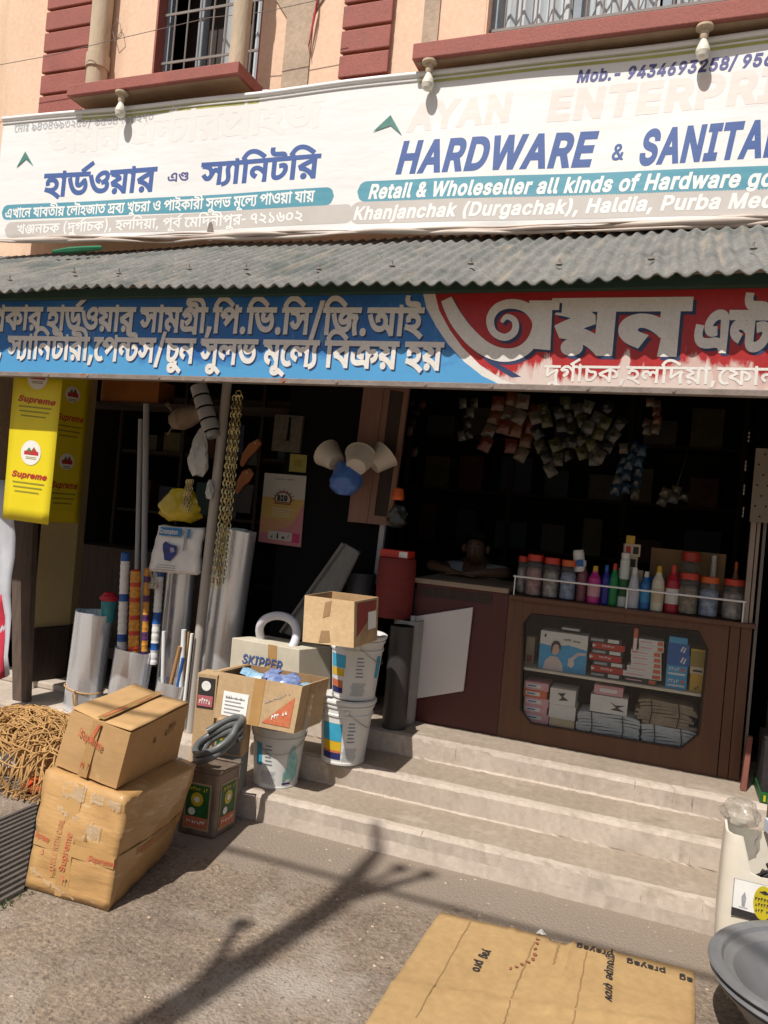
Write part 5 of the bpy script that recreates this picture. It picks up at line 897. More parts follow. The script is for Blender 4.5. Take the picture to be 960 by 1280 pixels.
def gt(t, p0, p1, hpx, m=0, flip=False, **k):
    a, e = gpos(*p0), gpos(*p1); u = e-a; b.text(t, a, u, (u.cross(Z3) if flip else Z3.cross(u)), hpx, m, lift=0, width=u.length, fn=onsheet, **k)
gt('groupe', (760,1196),(757,1226), .030, bold=30); gt('prov', (757,1231),(756,1253), .030, bold=30)
gt('prayag', (766,1194),(720,1182), .034, bold=40); gt('prayag', (832,1213),(782,1201), .034, bold=40); gt('ag', (866,1224),(848,1219), .034, bold=40)
gt('pro', (596,1200),(590,1214), .032, bold=40); gt('yag', (606,1187),(600,1197), .032, bold=40)
for (x0, y0, x1, y1, w_) in ((588,1152,520,1275,1.0),(668,1178,642,1240,1.2),(642,1240,630,1280,.9),(733,1192,716,1280,1.0),(700,1178,692,1206,1.6)):
    n = 14
    pts = [(x0+(x1-x0)*i/n+math.sin(i*2.1)*.8, y0+(y1-y0)*i/n) for i in range(n+1)]
    vs = []
    for x, y in pts: vs += [onsheet(aZ(x-w_, y, .008), .005), onsheet(aZ(x+w_, y, .008), .005)]
    b.add(vs, [[2*i, 2*i+2, 2*i+3, 2*i+1] for i in range(n)], 1)
b.build('printed_words', [M['blackprint'], mat('crease_line', (.25,.155,.066), .9)], root)
b = MB(); r = random.Random(2)
for (x, y) in ((672,1176),(671,1182),(669,1188),(668,1195),(666,1200),(660,1203),(652,1206),(645,1209),(638,1211),(674,1170)):
    q = gpos(x, y); vs = [q+Vector((r.uniform(.004,.012)*math.cos(a), r.uniform(.004,.014)*math.sin(a), .001)) for a in (0,1.1,2.2,3.1,4.2,5.2)]; b.add(vs, [list(range(6))])
b.build('torn_red_tape', mat('brown_red_tape', (.28,.10,.055), .7, 60, .5), root)
b = MB(); q = aZ(676,1167,.0); b.add([q+Vector(p) for p in ((-.018,-.006,0),(.012,-.012,.004),(.022,.004,0),(.004,.014,.012),(-.012,.01,.003),(.0,.0,.020))], [[0,1,5],[1,2,5],[2,3,5],[3,4,5],[4,0,5]]); o = b.build('paper_scrap', M['label'], org=q); tag(o, 'tiny crumpled paper scrap at the back edge of the flattened carton', 'paper scrap')

# ---- drain grating
d1 = (aZ(36,1094,0)-aZ(0,1113,0)).normalized(); a0 = aZ(47,1007,0); a1 = aZ(30,1112,0); d2 = (a1-a0)
root = thing('drain_grating', a1, 'dark iron bar grating over a drain at the left edge of the street', 'grating')
b = MB(); nb = 17
for i in range(nb):
    c = a0+d2*(i/(nb-1)); e = c-d1*1.1; n_ = d2.normalized()*.017
    b.hexa([c-n_+Z3*.004, c+n_+Z3*.004, e+n_+Z3*.004, e-n_+Z3*.004], [c-n_*.7+Z3*.014, c+n_*.7+Z3*.014, e+n_*.7+Z3*.014, e-n_*.7+Z3*.014])
M['grate'] = mat('rusty_bar', (.115,.098,.085), .75, 9, .35, (.07,.058,.05), bump=.3)
b.build('bars', M['grate'], root)
b = MB(); c = a0+d1*.03; e = a1+d1*.03; b.hexa([c, e, e+d1*.03, c+d1*.03], [p+Z3*.012 for p in (c, e, e+d1*.03, c+d1*.03)])
b.quad(*[p+Z3*.002 for p in (a0-d1*1.2-d2*.05, a1-d1*1.2+d2*.03, a1+d1*.02+d2*.03, a0+d1*.02-d2*.05)], m=1); b.build('frame', [M['grate'], mat('drain_shade', (.012,.012,.011), .9)], root)  # flat dark plate painted as the shaded trench below the bars
M['weed'] = mat('weed_green', (.05,.10,.02), .7)
b = MB(); r = random.Random(6)
for i in range(60):
    q = a1+d2*.06+d1*r.uniform(-.35, .02)+Vector((r.uniform(-.02,.02), r.uniform(-.03,.02), .001)); h = Vector((r.uniform(-.02,.02), r.uniform(-.02,.02), r.uniform(.012,.03)))
    s_ = Vector((r.uniform(-.004,.004), .003, 0)); b.add([q-s_, q+s_, q+h], [[0,1,2]])
o = b.build('weeds', M['weed'], org=a1); o['kind'] = 'stuff'

# ---- carton half under the rope, and the tangle of jute rope
M['rope'] = mat('jute_rope', (.54,.325,.13), .9, 20, .35, (.38,.21,.075), bump=.4, bsc=250)
bc = Vector((-3.45, 3.50, 0)); b = MB(); b.M = at(bc, .25); b.box((-.26,-.2,.004),(.30,.2,.25)); b.box((-.2,-.205,.05),(.12,-.2015,.16), 1); b.box((-.15,-.2075,.07),(.02,-.2055,.13), 2)
tag(b.build('cardboard_carton', [M['card'], M['label'], M['greyprint']], org=bc, bevel=.006), 'cardboard carton with a white label half buried under the jute rope', 'carton', 'cardboard cartons')
b = MB(); pts = [aZ(72,978,.02), aZ(88,972,.05), aZ(84,985,.02)]; q0 = Vector((-3.0,3.32,0)); b.M = at(q0, .5); vs = []
for i in range(9):
    for k in range(7): vs.append((i*.03-.14, k*.035-.1, .012+.05*math.exp(-((k-3)/2)**2)*(.6+.4*math.sin(i*1.3))+.008*math.sin(i*2+k*3)))
b.add(vs, [[i*7+k, (i+1)*7+k, (i+1)*7+k+1, i*7+k+1] for i in range(8) for k in range(6)], 0, True)
o = b.build('plastic_bag', mat('orange_red_plastic', (.52,.075,.03), .35, 12, .3, coat=.3), org=q0); tag(o, 'orange red plastic bag crumpled on the ground between rope and big carton', 'plastic bag')
b = MB(); r = random.Random(11); RC = Vector((-3.33, 3.47, 0))
def heap(x, y): d = math.hypot((x-RC.x)/.52, (y-RC.y)/.34); return .02+.27*max(0, 1-d**2.2)**.6 if d < 1 else .012
for s_ in range(170):
    a = r.uniform(0, 6.28); cx, cy = RC.x+r.gauss(0, .17), RC.y+r.gauss(0, .11); rx, ry = r.uniform(.06, .26), r.uniform(.05, .18); k = r.uniform(-1, 1); pts = []
    tilt = r.uniform(-.5, .5); lift = r.uniform(-.01, .035); n = 26
    for i in range(n if r.random() < .75 else 15):
        t = a+i*2*math.pi/22; x = cx+rx*math.cos(t)*(1+.2*math.sin(3*t+k)); y = cy+ry*math.sin(t+tilt)*(1+.2*math.cos(2*t+k*2))
        pts.append(Vector((x, y, heap(x, y)+lift+.018*math.sin(4*t+k*5)+i*.0005)))
    b.tube(pts, .0040 if s_ % 3 else .0028, 5)
for s_ in range(44):                                 # strands hanging over the front of the heap
    x = RC.x+r.uniform(-.4, .42); pts = []; y0 = RC.y-.05
    for i in range(9):
        t = i/8; y = y0-t*.33; xx = x+.05*math.sin(t*4+s_)+t*.06; pts.append(Vector((xx, y, max(.010, heap(xx, y)+.012+.012*math.sin(t*9+s_)))))
    b.tube(pts, .0042, 5)
b.tube([RC+Vector(p) for p in ((.40,-.15,.13),(.44,-.18,.05),(.40,-.24,.015),(.47,-.27,.012),(.50,-.22,.014))], .006, 5)
o = b.build('jute_rope', M['rope'], org=RC); tag(o, 'tangled heap of jute rope on the ground behind the grating', 'rope')
# ================================================================ BUCKETS, TINS AND ROLLS
M['pail'] = mat('white_pail_plastic', (.66,.655,.63), .38, 7, .1, (.60,.59,.56), spec=.5)
stain(M['pail'], (.42,.37,.31), nz=7, lo=.62, hi=.75, amt=.45)
M['p_cyan'] = mat('cyan_print', (.045,.34,.52), .4, 9, .2); M['p_teal'] = mat('teal_print_pail', (.09,.36,.37), .4, 30, .4, (.4,.55,.52))
M['p_yellow'] = mat('yellow_print', (.62,.40,.02), .4, 9, .15); M['p_navy'] = mat('navy_print_pail', (.02,.025,.12), .4); M['p_mark'] = mat('grey_blue_print', (.16,.19,.25), .5, 20)
M['wire'] = mat('galvanised_wire', (.45,.45,.45), .35, metal=.8)
PA0 = math.radians(-112)
def pail_fn(base, a_mark, a_art, art, lid=True, turn=0):
    def R(z): return .118+.030*z/.345
    root = thing('paint_pail', base, 'pail', 'paint pail', 'white plastic paint pails')
    prof = [(0,.004),(.112,.004),(.119,.0),(.121,.010),(.119,.016),(R(.26),.26),(R(.26)+.006,.262),(R(.27)+.007,.272),(R(.275)+.001,.277),(R(.305),.305),(R(.305)+.007,.307),(R(.315)+.008,.318),(R(.32)+.001,.322),(R(.33),.33)]
    part('pail_body', M['pail'], lambda b: b.lathe(prof, base, 40), root)
    part('lid' if lid else 'rim', M['pail'], lambda b: b.lathe([(R(.33)-.003,.328),(R(.33)+.010,.328),(R(.345)+.013,.336),(R(.345)+.012,.347),(R(.345)+.002,.352),(R(.345)-.012,.350),(.118,.342),(0,.341)], base, 40), root)
    def wrap(b, a0, a1, z0, z1, m=0, n=8, l=.0015):
        vs = []
        for i in range(n+1):
            a = a0+(a1-a0)*i/n
            for z in (z0, z1): vs.append(Vector(base)+Vector(((R(z)+l)*math.cos(a), (R(z)+l)*math.sin(a), z)))
        b.add(vs, [[2*i, 2*i+2, 2*i+3, 2*i+1] for i in range(n)], m, True)
    def wtext(b, t, a0, z0, h, ang, m=0):
        em = h/.727; tv, tt, W = text_poly(t, 30)
        k = ang/W
        b.add([Vector(base)+Vector(((R(z0+y*em)+.0022)*math.cos(a0+x*k), (R(z0+y*em)+.0022)*math.sin(a0+x*k), z0+y*em)) for x, y in tv.tolist()], [list(map(int, q)) for q in tt], m)
    def marks(b):
        for k in range(6):
            wrap(b, a_mark-.16+.02*(k % 2), a_mark+.16-.03*(k % 3), .128+k*.02, .134+k*.02, 0)
        for i in range(5):
            for k in range(4):
                a = a_mark-.28+i*.12+(.06 if k % 2 else 0); z = .025+k*.018
                pts = [Vector(base)+Vector(((R(z+dz)+.002)*math.cos(a+da), (R(z+dz)+.002)*math.sin(a+da), z+dz)) for da, dz in ((-.05,.005),(0,0),(.05,.005),(.05,.013),(0,.018),(-.05,.013))]
                q = [p for p in pts]; c = sum(q, Vector())/6
                inn = [c+(p-c)*.74 for p in q]; b.add(q+inn, [[j, (j+1) % 6, 6+(j+1) % 6, 6+j] for j in range(6)], 0)
    part('volume_marks', M['p_mark'], marks, root)
    def artf(b):
        if art == 'sun':
            wrap(b, a_art-.5, a_art+.42, .13, .225, 0, 14); wrap(b, a_art-.5, a_art+.42, .078, .128, 1, 14, .0016); wrap(b, a_art-.5, a_art+.42, .03, .076, 2, 14)
            wrap(b, a_art-.45, a_art+.42, .226, .25, 3, 14); wrap(b, a_art-.5, a_art+.42, .066, .078, 4, 14, .0021)
        elif art == 'cyan':
            wrap(b, a_art-.45, a_art+.35, .17, .24, 0, 14); wrap(b, a_art-.45, a_art+.3, .125, .165, 1, 14); wrap(b, a_art-.45, a_art+.25, .03, .06, 2, 14); wrap(b, a_art-.45, a_art+.25, .062, .10, 4, 14)
            wrap(b, a_mark+.75, a_mark+1.05, .12, .24, 0, 6)
        else:
            vs = []
            for (u, z) in ((-.3,.04),(.25,.035),(.42,.075),(.34,.1),(.4,.15),(.2,.19),(.1,.235),(-.02,.23),(-.12,.19),(-.16,.12),(-.3,.09)): vs.append(Vector(base)+Vector(((R(z)+.003)*math.cos(a_art+u), (R(z)+.003)*math.sin(a_art+u), z)))
            c = sum(vs, Vector())/len(vs); c = Vector(base)+ (c-Vector(base)).normalized()*0+ (c-Vector(base)) ; c = Vector(base)+Vector(((R(.12)+.004)*math.cos(a_art+.03), (R(.12)+.004)*math.sin(a_art+.03), .12))
            b.add(vs+[c], [[i, (i+1) % len(vs), len(vs)] for i in range(len(vs))], 5)
            wrap(b, a_art-.3, a_art+.1, .025, .036, 2, 8); wrap(b, a_art-1.55, a_art-1.25, .12, .24, 0, 6)
    part('printed_art', [M['p_cyan'], M['p_yellow'], M['p_navy'], M['pail'], M['redprint'], M['p_teal']], artf, root)
    h0 = a_mark+turn
    pts = []
    for i in range(17):
        t = i/16; a = h0-1.45+2.9*t; d = math.sin(math.pi*t); z = .292-.10*d; pts.append(Vector(base)+Vector(((R(z)+.006+.004*d)*math.cos(a), (R(z)+.006+.004*d)*math.sin(a), z)))
    part('wire_handle', M['wire'], lambda b: b.tube(pts, .0022, 6), root)
    part('handle_lug', M['pail'], lambda b: b.lathe([(0,0),(.016,0),(.013,.012),(0,.014)], pts[0]-Vector((math.cos(h0-1.45), math.sin(h0-1.45), 0))*.008, 10, ax=(math.cos(h0-1.45), math.sin(h0-1.45), 0)), root)
    return root
q1 = aZ(333,984,.137)+Vector((0,.10,0)); q1.z = .137
t = pail_fn(q1, math.radians(-84), math.radians(-30), 'teal', turn=.35); t['label'] = 'white paint pail with faded teal print under the box of blue packets'
q2 = aZ(420,954,.272)+Vector((0,.09,0)); q2.z = .272
t = pail_fn(q2, math.radians(-53), math.radians(-99), 'sun', turn=1.2); t['label'] = 'lower paint pail of the stack, with blue and yellow print, on the second step'
q3 = q2+Vector((.025,.012,.353))
t = pail_fn(q3, math.radians(-58), math.radians(-113), 'cyan', turn=1.3); t['label'] = 'upper paint pail of the stack, with cyan print, directly under a carton'

def open_carton(bot, top, label, flaps, art=None, mats=None, name='cardboard_carton', group='cardboard cartons', m='card_pale'):
    bot = [Vector(p) for p in bot]; top = [Vector(p) for p in top]; c = sum(bot, Vector())/4
    root = thing(name, c, label, 'carton', group)
    def body(b):
        t_ = .006; ic = sum(top, Vector())/4; ib = c+Vector((0,0,.006))
        inn_t = [p+(ic-p).normalized()*.008 for p in top]; inn_b = [p+(ib-p).normalized()*.008+Vector((0,0,.004)) for p in bot]
        for i in range(4):
            j = (i+1) % 4
            Face(bot[i], bot[j], top[j], top[i]).rect(b, 0, 0, 1, 1, 0, 0, 6); b.add([inn_b[j], inn_b[i], inn_t[i], inn_t[j]], [[0,1,2,3]], 1); b.add([top[i], top[j], inn_t[j], inn_t[i]], [[0,1,2,3]], 0)
        b.add(inn_b, [[0,1,2,3]], 1); b.add(bot, [[3,2,1,0]], 0)
    part('carton_body', [M[m], M['card_in']], body, root)
    for (i, out, h) in flaps:
        j = (i+1) % 4; e = (top[j]-top[i]); o_ = (Vector(out)).normalized()*h
        def fl(b): b.hexa([top[i]+e*.02, top[j]-e*.02, top[j]-e*.04+o_, top[i]+e*.04+o_], [p+Vector((0,0,.004)) for p in (top[i]+e*.02, top[j]-e*.02, top[j]-e*.04+o_, top[i]+e*.04+o_)])
        part('flap', M[m], fl, root)
    if art:
        b = MB(); art(b, Face(bot[0], bot[1], top[1], top[0]), Face(bot[1], bot[2], top[2], top[1])); b.build('printed_marks', mats, root)
    return root
# carton on the pail stack
ZA = q3.z+.356
bF = aZ(442,810,ZA); bL = aZ(378,802,ZA); bR = aZ(478,798,ZA); bR = bF+(bR-bF)*.8
tF = aZ(443,752,ZA+.215); tL = aZ(381,744,ZA+.215); tR = aZ(480,745,ZA+.215); tR = tF+(tR-tF)*.8
def art(b, f, g):
    f.poly(b, [(.38,.55),(.52,.62),(.55,.95),(.42,.9)], 0, .002); f.poly(b, [(.32,.02),(.55,.06),(.52,.3),(.36,.28)], 0, .002)
    g.poly(b, [(.1,.2),(.9,.75),(.9,.95),(.1,.95)], 1, .002); g.rect(b, .55, .3, .9, .7, 2, .003)
r_ = open_carton([bL, bF, bR, bL+bR-bF], [tL, tF, tR, tL+tR-tF], 'open cardboard carton with brown stains on top of the two stacked pails', [(0,(0,-.2,-1),.0), (2,(0,.5,.5),.03)][:0], art, [M['card_in'], mat('dull_red_print', (.26,.05,.04), .7), M['label']])
# carton of blue packets on the single pail
ZP = q1.z+.356
bL = aZ(267,897,ZP); bF = aZ(367,917,ZP); bR = aZ(401,903,ZP); tL = aZ(272,842,ZP+.236); tF = aZ(373,854,ZP+.236); tR = aZ(404,846,ZP+.236); h_ = (tF-bF).z; tF = bF+Vector((.012,.03,h_)); tL = bL+Vector((-.006,.03,h_)); tR = bR+Vector((.012,.035,h_))
def art(b, f, g):
    f.rect(b, .44, 0, .57, 1, 0, .002); f.rect(b, .09, .10, .40, .62, 1, .003); f.poly(b, [(.60,.10),(.94,.10),(.94,.74)], 2, .003)
    for k in range(5): f.rect(b, .12, .16+k*.08, .36-.04*(k % 2), .185+k*.08, 3, .005, 1)
    f.scrawl(b, .12, .47, .36, .47, .10, 3, .005, 8)
    f.scrawl(b, .71, .20, .92, .42, .10, 4, .006, 7); f.scrawl(b, .60, .50, .88, .80, .05, 3, .004, 14)
    g.rect(b, .3, 0, .5, 1, 0, .002)
open_carton([bL, bF, bR, bL+bR-bF], [tL, tF, tR, tL+tR-tF], 'open cardboard carton with a red triangle and white label holding blue packets', [(3,(-.9,0,-.15),.05)], art, [M['tape'], M['label'], M['redprint'], M['greyprint'], M['label']])
PC = (bL+bR)/2+Vector((0,0,.17)); e1 = (bF-bL).normalized(); e2 = (bR-bF).normalized(); r = random.Random(5)
M['pk_blue'] = mat('blue_packet', (.03,.075,.30), .3, 25, .5, (.30,.36,.5), coat=.4); M['pk_pale'] = mat('pale_blue_packet', (.42,.52,.62), .3, 25, .4, (.10,.30,.45), coat=.4)
k = 0
for (u, v, dz, a, kind, lab) in ((-.17,.07,.04,.3,1,'pale blue packet at the left end of the open carton'),(-.12,.02,.035,-.3,1,'second pale blue packet near the left end of the open carton'),(-.03,.05,.065,.9,0,'blue packet standing tallest in the middle of the open carton'),(.03,.01,.055,.5,0,'blue packet leaning on the tallest one in the open carton'),(.09,.02,.04,.2,0,'blue packet right of the middle of the open carton'),(.15,.0,.02,-.4,0,'blue packet lying lowest toward the right end of the open carton'),(.07,.07,.05,1.2,0,'blue packet at the back right of the open carton'),(-.06,.09,.04,-.8,0,'blue packet at the back left of the open carton'),(.19,.06,.03,.9,1,'pale blue packet at the far right of the open carton')):
    c = PC+e1*u+e2*v+Vector((0,0,dz)); b = MB(); b.M = at(c, a, (.5*math.sin(k*2.1)+.3, .35*math.cos(k*1.7)))
    n = 5; vs = []
    for s_ in (1, -1):
        for i in range(n+1):
            for j in range(n+1):
                x, y = i/n-.5, j/n-.5; vs.append((x*.11, y*.075, s_*.018*max(0, (1-(2*x)**4)*(1-(2*y)**4))**.7+.002*math.sin(i*2+j)))
    nn = (n+1)**2
    for s_ in (0, 1): b.add(vs[s_*nn:(s_+1)*nn], [([i*(n+1)+j, (i+1)*(n+1)+j, (i+1)*(n+1)+j+1, i*(n+1)+j+1])[::(1 if s_ == 0 else -1)] for i in range(n) for j in range(n)], 0, True)
    tag(b.build('foil_packet', M['pk_pale'] if kind else M['pk_blue'], org=c), lab, 'packet', 'packets in the open carton'); k += 1
# pale carton with blue lettering behind it
Yc = 4.12; q = [aY(x, y, Yc) for x, y in ((290,797),(374,812),(377,850),(286,846))]
zb = .392; P0 = Vector((q[3].x, Yc, zb)); P1 = Vector((q[2].x, Yc, zb)); T0 = q[0].copy(); T1 = q[1].copy(); D = Vector((.10,.24,0))
b = MB(); b.hexa([P0, P1, P1+D, P0+D], [T0, T1, T1+D, T0+D], 0)
f = Face(P0, P1, T1, T0); A = aY(302,828,Yc-.003); E_ = aY(352,838,Yc-.003)
M['skip'] = mat('blue_ink', (.05,.11,.30), .6, 40, .4)
b.text('SKIPPER', A, E_-A, Z3, .055, 1, bold=22, ital=.15, width=(E_-A).length, lift=.003)
f.rect(b, .55, .45, .68, 1, 2, .002)
o = b.build('cardboard_carton', [mat('whitish_carton', (.55,.49,.385), .8, 5, .2), M['skip'], M['tape']], org=P0, bevel=.004); tag(o, 'whitish carton with blue lettering standing behind the packet carton', 'carton', 'cardboard cartons')
# white hose ring standing in it
c = aY(347,795,Yc+.1); b = MB(); rr = .125
b.tube([c+Vector((rr*math.cos(a), .03*math.sin(a*2), rr*math.sin(a))) for a in [i*2*math.pi/36 for i in range(36)]], .026, 12, closed=True)
for i in range(36):
    a = i*2*math.pi/36+.05
tag(b.build('hose_ring', mat('white_pvc_hose', (.62,.61,.66), .35, 9, .1), org=c), 'white plastic hose coiled in a ring above the whitish carton', 'hose')
# small red and black tin left of the packet carton
M['tin_red'] = mat('tin_red_label', (.36,.04,.04), .45, 30, .4); M['tin'] = mat('old_tin', (.24,.19,.15), .5, 9, .5, (.13,.085,.06), metal=.35, bump=.2, bsc=40)
q = aY(262,894,3.80); q.z = .137; b = MB(); b.M = at(Vector((q.x+.005, 3.78, .137)), .15)
b.box((-.06,-.06,0),(.06,.06,.52)); b.box((-.05,-.064,.33),(.05,-.0615,.50), 1); b.lathe([(0,0),(.025,.0005),(.028,0)], (0,-.0655,.455), 16, 2, ax=(0,-1,0)); b.box((-.045,-.0665,.34),(.045,-.065,.40), 3); Face((-.035,-.067,.355),(.035,-.067,.355),(.035,-.067,.385),(-.035,-.067,.385)).scrawl(b, 0, 0, 1, 0, 1, 4, .001, 5)
tag(b.build('oil_tin', [M['card_pale'], M['blackprint'], M['label'], mat('pink_label', (.45,.12,.14), .5), M['label']], org=(q.x+.005,3.78,.137), bevel=.004), 'tall narrow box with a black and pink label between pole and packet carton', 'box')
# big oil tin with a hose coil
TF = aZ(266,1050,0); TR = aZ(298,1030,0); TL = aZ(235,1043,0); TR = TF+(TR-TF).normalized()*.2; TL = TF+(TL-TF).normalized()*.2
H_ = .315; root = thing('oil_tin', Vector(((TL.x+TR.x)/2, (TL.y+TR.y)/2, 0)), 'square old oil tin with green and red fruit labels carrying a hose coil', 'tin')
K = TL+TR-TF; b = MB(); b.hexa([TL, TF, TR, K], [p+Z3*H_ for p in (TL, TF, TR, K)]); b.build('tin_body', M['tin'], root, bevel=.012)
fl = Face(TL, TF, TF+Z3*H_, TL+Z3*H_); fr = Face(TF, TR, TR+Z3*H_, TF+Z3*H_)
M['lab_green'] = mat('green_fruit_label', (.02,.12,.03), .45, 14, .6); M['lab_yel'] = mat('yellow_fruit', (.55,.44,.02), .45, 9)
def lab(b):
    for f in (fl, fr):
        f.rect(b, .16, .10, .86, .82, 0, .002); f.rect(b, .2, .13, .82, .79, 1, .0035); f.rect(b, .2, .13, .82, .30, 2, .005); f.poly(b, [(.5+.17*math.cos(a), .57+.11*math.sin(a)) for a in [i*math.pi/6 for i in range(12)]], 3, .005); f.poly(b, [(.5+.08*math.cos(a), .57+.05*math.sin(a)) for a in [i*math.pi/4 for i in range(8)]], 4, .0065)
        f.poly(b, [(.38+.10*math.cos(a), .38+.06*math.sin(a)) for a in [i*math.pi/4 for i in range(8)]], 4, .0065); f.scrawl(b, .24, .70, .79, .70, .06, 3, .006, 8); f.scrawl(b, .26, .2, .76, .2, .05, 4, .0065, 7)
part('fruit_label', [mat('label_border', (.40,.30,.18), .5), M['lab_green'], M['redprint'], M['lab_yel'], M['label']], lab, root)
part('tin_rim', M['tin'], lambda b: b.tube([p+Z3*(H_+.003) for p in (TL, TF, TR, K)], .007, 8, closed=True), root)
M['hose'] = mat('grey_rubber_hose', (.135,.14,.14), .4, 8, .3, (.08,.085,.085), coat=.15)
C0 = Vector(((TL.x+TR.x)/2+.02, (TL.y+TR.y)/2, H_+.03)); b = MB(); pts = []
for i in range(64):
    a = i*2*math.pi/26; rr = .108+.010*math.sin(i*.7); t_ = .85*math.cos(a-.5)
    pts.append(C0+Vector((rr*math.cos(a), rr*math.sin(a), .07*(1-math.cos(a+2.4))+.012*i/26+.02*(i//26))))
b.tube(pts, .017, 10); b.tube([C0+Vector((.10*math.cos(a), .08*math.sin(a)+.04, .10+.10*math.sin(a+.8))) for a in [i*2*math.pi/30 for i in range(24)]], .019, 10)
tag(b.build('hose_coil', M['hose'], org=C0), 'grey rubber hose coiled loosely on top of the oil tin', 'hose')
b = MB(); c = Vector((C0.x-.05, C0.y+.22, .12)); b.M = at(c, .2); b.box((-.07,-.06,.2),(.08,.06,.38)); b.box((-.06,-.063,.23),(-.005,-.061,.36), 1); b.lathe([(0,0),(.02,.001),(.022,0)], (-.033,-.065,.295), 12, 2, ax=(0,-1,0)); b.box((.0,-.063,.21),(.07,-.061,.37), 3); b.box((-.07,-.06,0),(.08,.06,.2), 3)
tag(b.build('detergent_box', [M['card_pale'], M['lab_green'], M['lab_yel'], mat('grey_box', (.2,.19,.18), .7)], org=c, bevel=.003), 'dull box with a green and yellow label seen through the hose coil', 'box')

# ---- galvanised sheet rolls
M['galv'] = mat('galvanised_sheet', (.82,.85,.90), .26, 1.2, .2, (.75,.78,.83), metal=.75, stretch=(14,14,.3), bump=.22, bsc=.9)
for _q in M['galv'].node_tree.nodes:
    if _q.type == 'TEX_NOISE': _q.inputs['Detail'].default_value = 0
M['galv_in'] = mat('roll_inside', (.22,.225,.235), .5, 5, metal=.6)
def roll(base, top, r, label, string=False, spiral=True, mat_='galv', squash=.8):
    base = Vector(base); top = Vector(top); ax = top-base; L_ = ax.length
    root = thing('sheet_roll', base, label, 'sheet metal roll', 'rolls of sheet metal by the pole')
    q = Z3.rotation_difference(ax.normalized())
    b = MB(); n = 90; vs = []
    for i in range(n+1):
        a = i*2*math.pi*2.2/n; rr = r*(1-.05*i/n*2.2); p = Vector((rr*math.cos(a-1.9), rr*math.sin(a-1.9)*squash, 0))
        for k in range(5): vs.append(base+q @ (p+Z3*(L_*k/4+(.004*math.sin(i*.6) if k == 4 else 0))))
    b.add(vs, [[i*5+k, (i+1)*5+k, (i+1)*5+k+1, i*5+k+1] for i in range(n) for k in range(4)], 0, True); o = b.build('rolled_sheet', M[mat_], root)
    if string:
        z = .42*L_ if string is True else string*L_
        b = MB(); b.tube([base+q @ Vector(((r+.004)*math.cos(a), (r+.004)*math.sin(a)*squash, z+.008*math.sin(a*2))) for a in [i*2*math.pi/28 for i in range(28)]], .004, 5, closed=True)
        c = base+q @ Vector((.02, -(r+.008)*squash, z)); b.tube([c, c+Vector((.015,-.01,.012)), c+Vector((.0,-.014,-.02)), c+Vector((.012,-.01,-.09))], .005, 5); b.tube([c+Vector((.01,0,0)), c+Vector((.02,-.01,-.07)), c+Vector((.025,-.005,-.13))], .004, 5); b.build('tie_string', M['rope'], root)
    return root
def px_roll(pb, pt, Y, rpx, zb, label, **k):
    b_ = aY(*pb, Y); t_ = aY(*pt, Y); r = rpx*Y/.86/F_PX; b_ = b_+(b_-t_)*((b_.z-zb)/(t_.z-b_.z) if False else 0)
    d = (t_-b_); b_ = t_-d*((t_.z-zb)/d.z); return roll(b_, t_, r, label, **k), b_, t_, r
px_roll((104,872), (118,765), 4.26, 27, .122, 'short wide metal roll tied with string, leftmost of the rolls', string=.22)
_, b2, t2, r2 = px_roll((158,872), (168,811), 4.24, 27, .122, 'short wide metal roll holding the wrapped colourful tubes')
_, b3, t3, r3 = px_roll((210,880), (216,852), 4.22, 21, .122, 'lowest narrow metal roll holding sticks, left of the pole')
px_roll((212,860), (228,700), 4.48, 20, .172, 'tall metal roll behind the white hanging bag left of the pole')
px_roll((270,850), (296,662), 4.46, 26, .172, 'tallest metal roll, right of the pole, beside the dark board')
# wrapped tubes and sticks inside the rolls
M['w_white'] = mat('white_wrap', (.72,.71,.70), .4, 9, .15); M['w_blue'] = mat('blue_wrap', (.02,.10,.36), .4, 9, .2)
def banded(base, top, r, m0, bands, label, name='wrapped_tube', tipm=None, mats=()):
    base = Vector(base); top = Vector(top); ax = (top-base); L_ = ax.length; prof = []; ms = []
    n = 44
    for i in range(n+1):
        t = i/n; prof.append((r*(1+.06*math.sin(i*2.3)), t*L_))
        k = 0
        for a, c, mi in bands:
            if a <= t < c: k = mi
        ms.append(k)
    prof += [(r*.5, L_+.012), (0, L_+.014)]; ms += [ms[-1]]*2
    b = MB(); b.lathe(prof, base, 14, ax=ax, ms=ms)
    for i in range(6 if tipm else 0): pass
    return tag(b.build(name, list(mats), org=base), label, 'wrapped tube', 'wrapped tubes in the metal roll')
M['w_red'] = mat('red_orange_wrap', (.50,.05,.02), .4, 40, .3); M['w_yel'] = mat('yellow_wrap', (.60,.36,.03), .4, 60, .6, (.45,.12,.03)); M['w_purple'] = mat('purple_wrap', (.10,.03,.12), .4)
Yt = 4.22
p = aY(156,812,Yt); banded(aY(151,830,Yt), aY(157,692,Yt), .030, 0, [(.0,.06,1),(.20,.27,1),(.56,.63,1),(.92,1.1,1)], 'white wrapped tube with blue bands, leftmost in the wide roll', mats=[M['w_white'], M['w_blue']])
banded(aY(166,835,Yt-.03), aY(170,714,Yt-.03), .035, 0, [(i*.16+.02, i*.16+.065, 1) for i in range(7)], 'red and yellow patterned wrapped tube in the wide roll', mats=[M['w_yel'], M['w_red']])
banded(aY(180,830,Yt), aY(184,712,Yt), .020, 0, [(i*.2+.05, i*.2+.12, 1) for i in range(5)], 'thin yellow and purple wrapped tube in the wide roll', mats=[M['w_yel'], M['w_purple']])
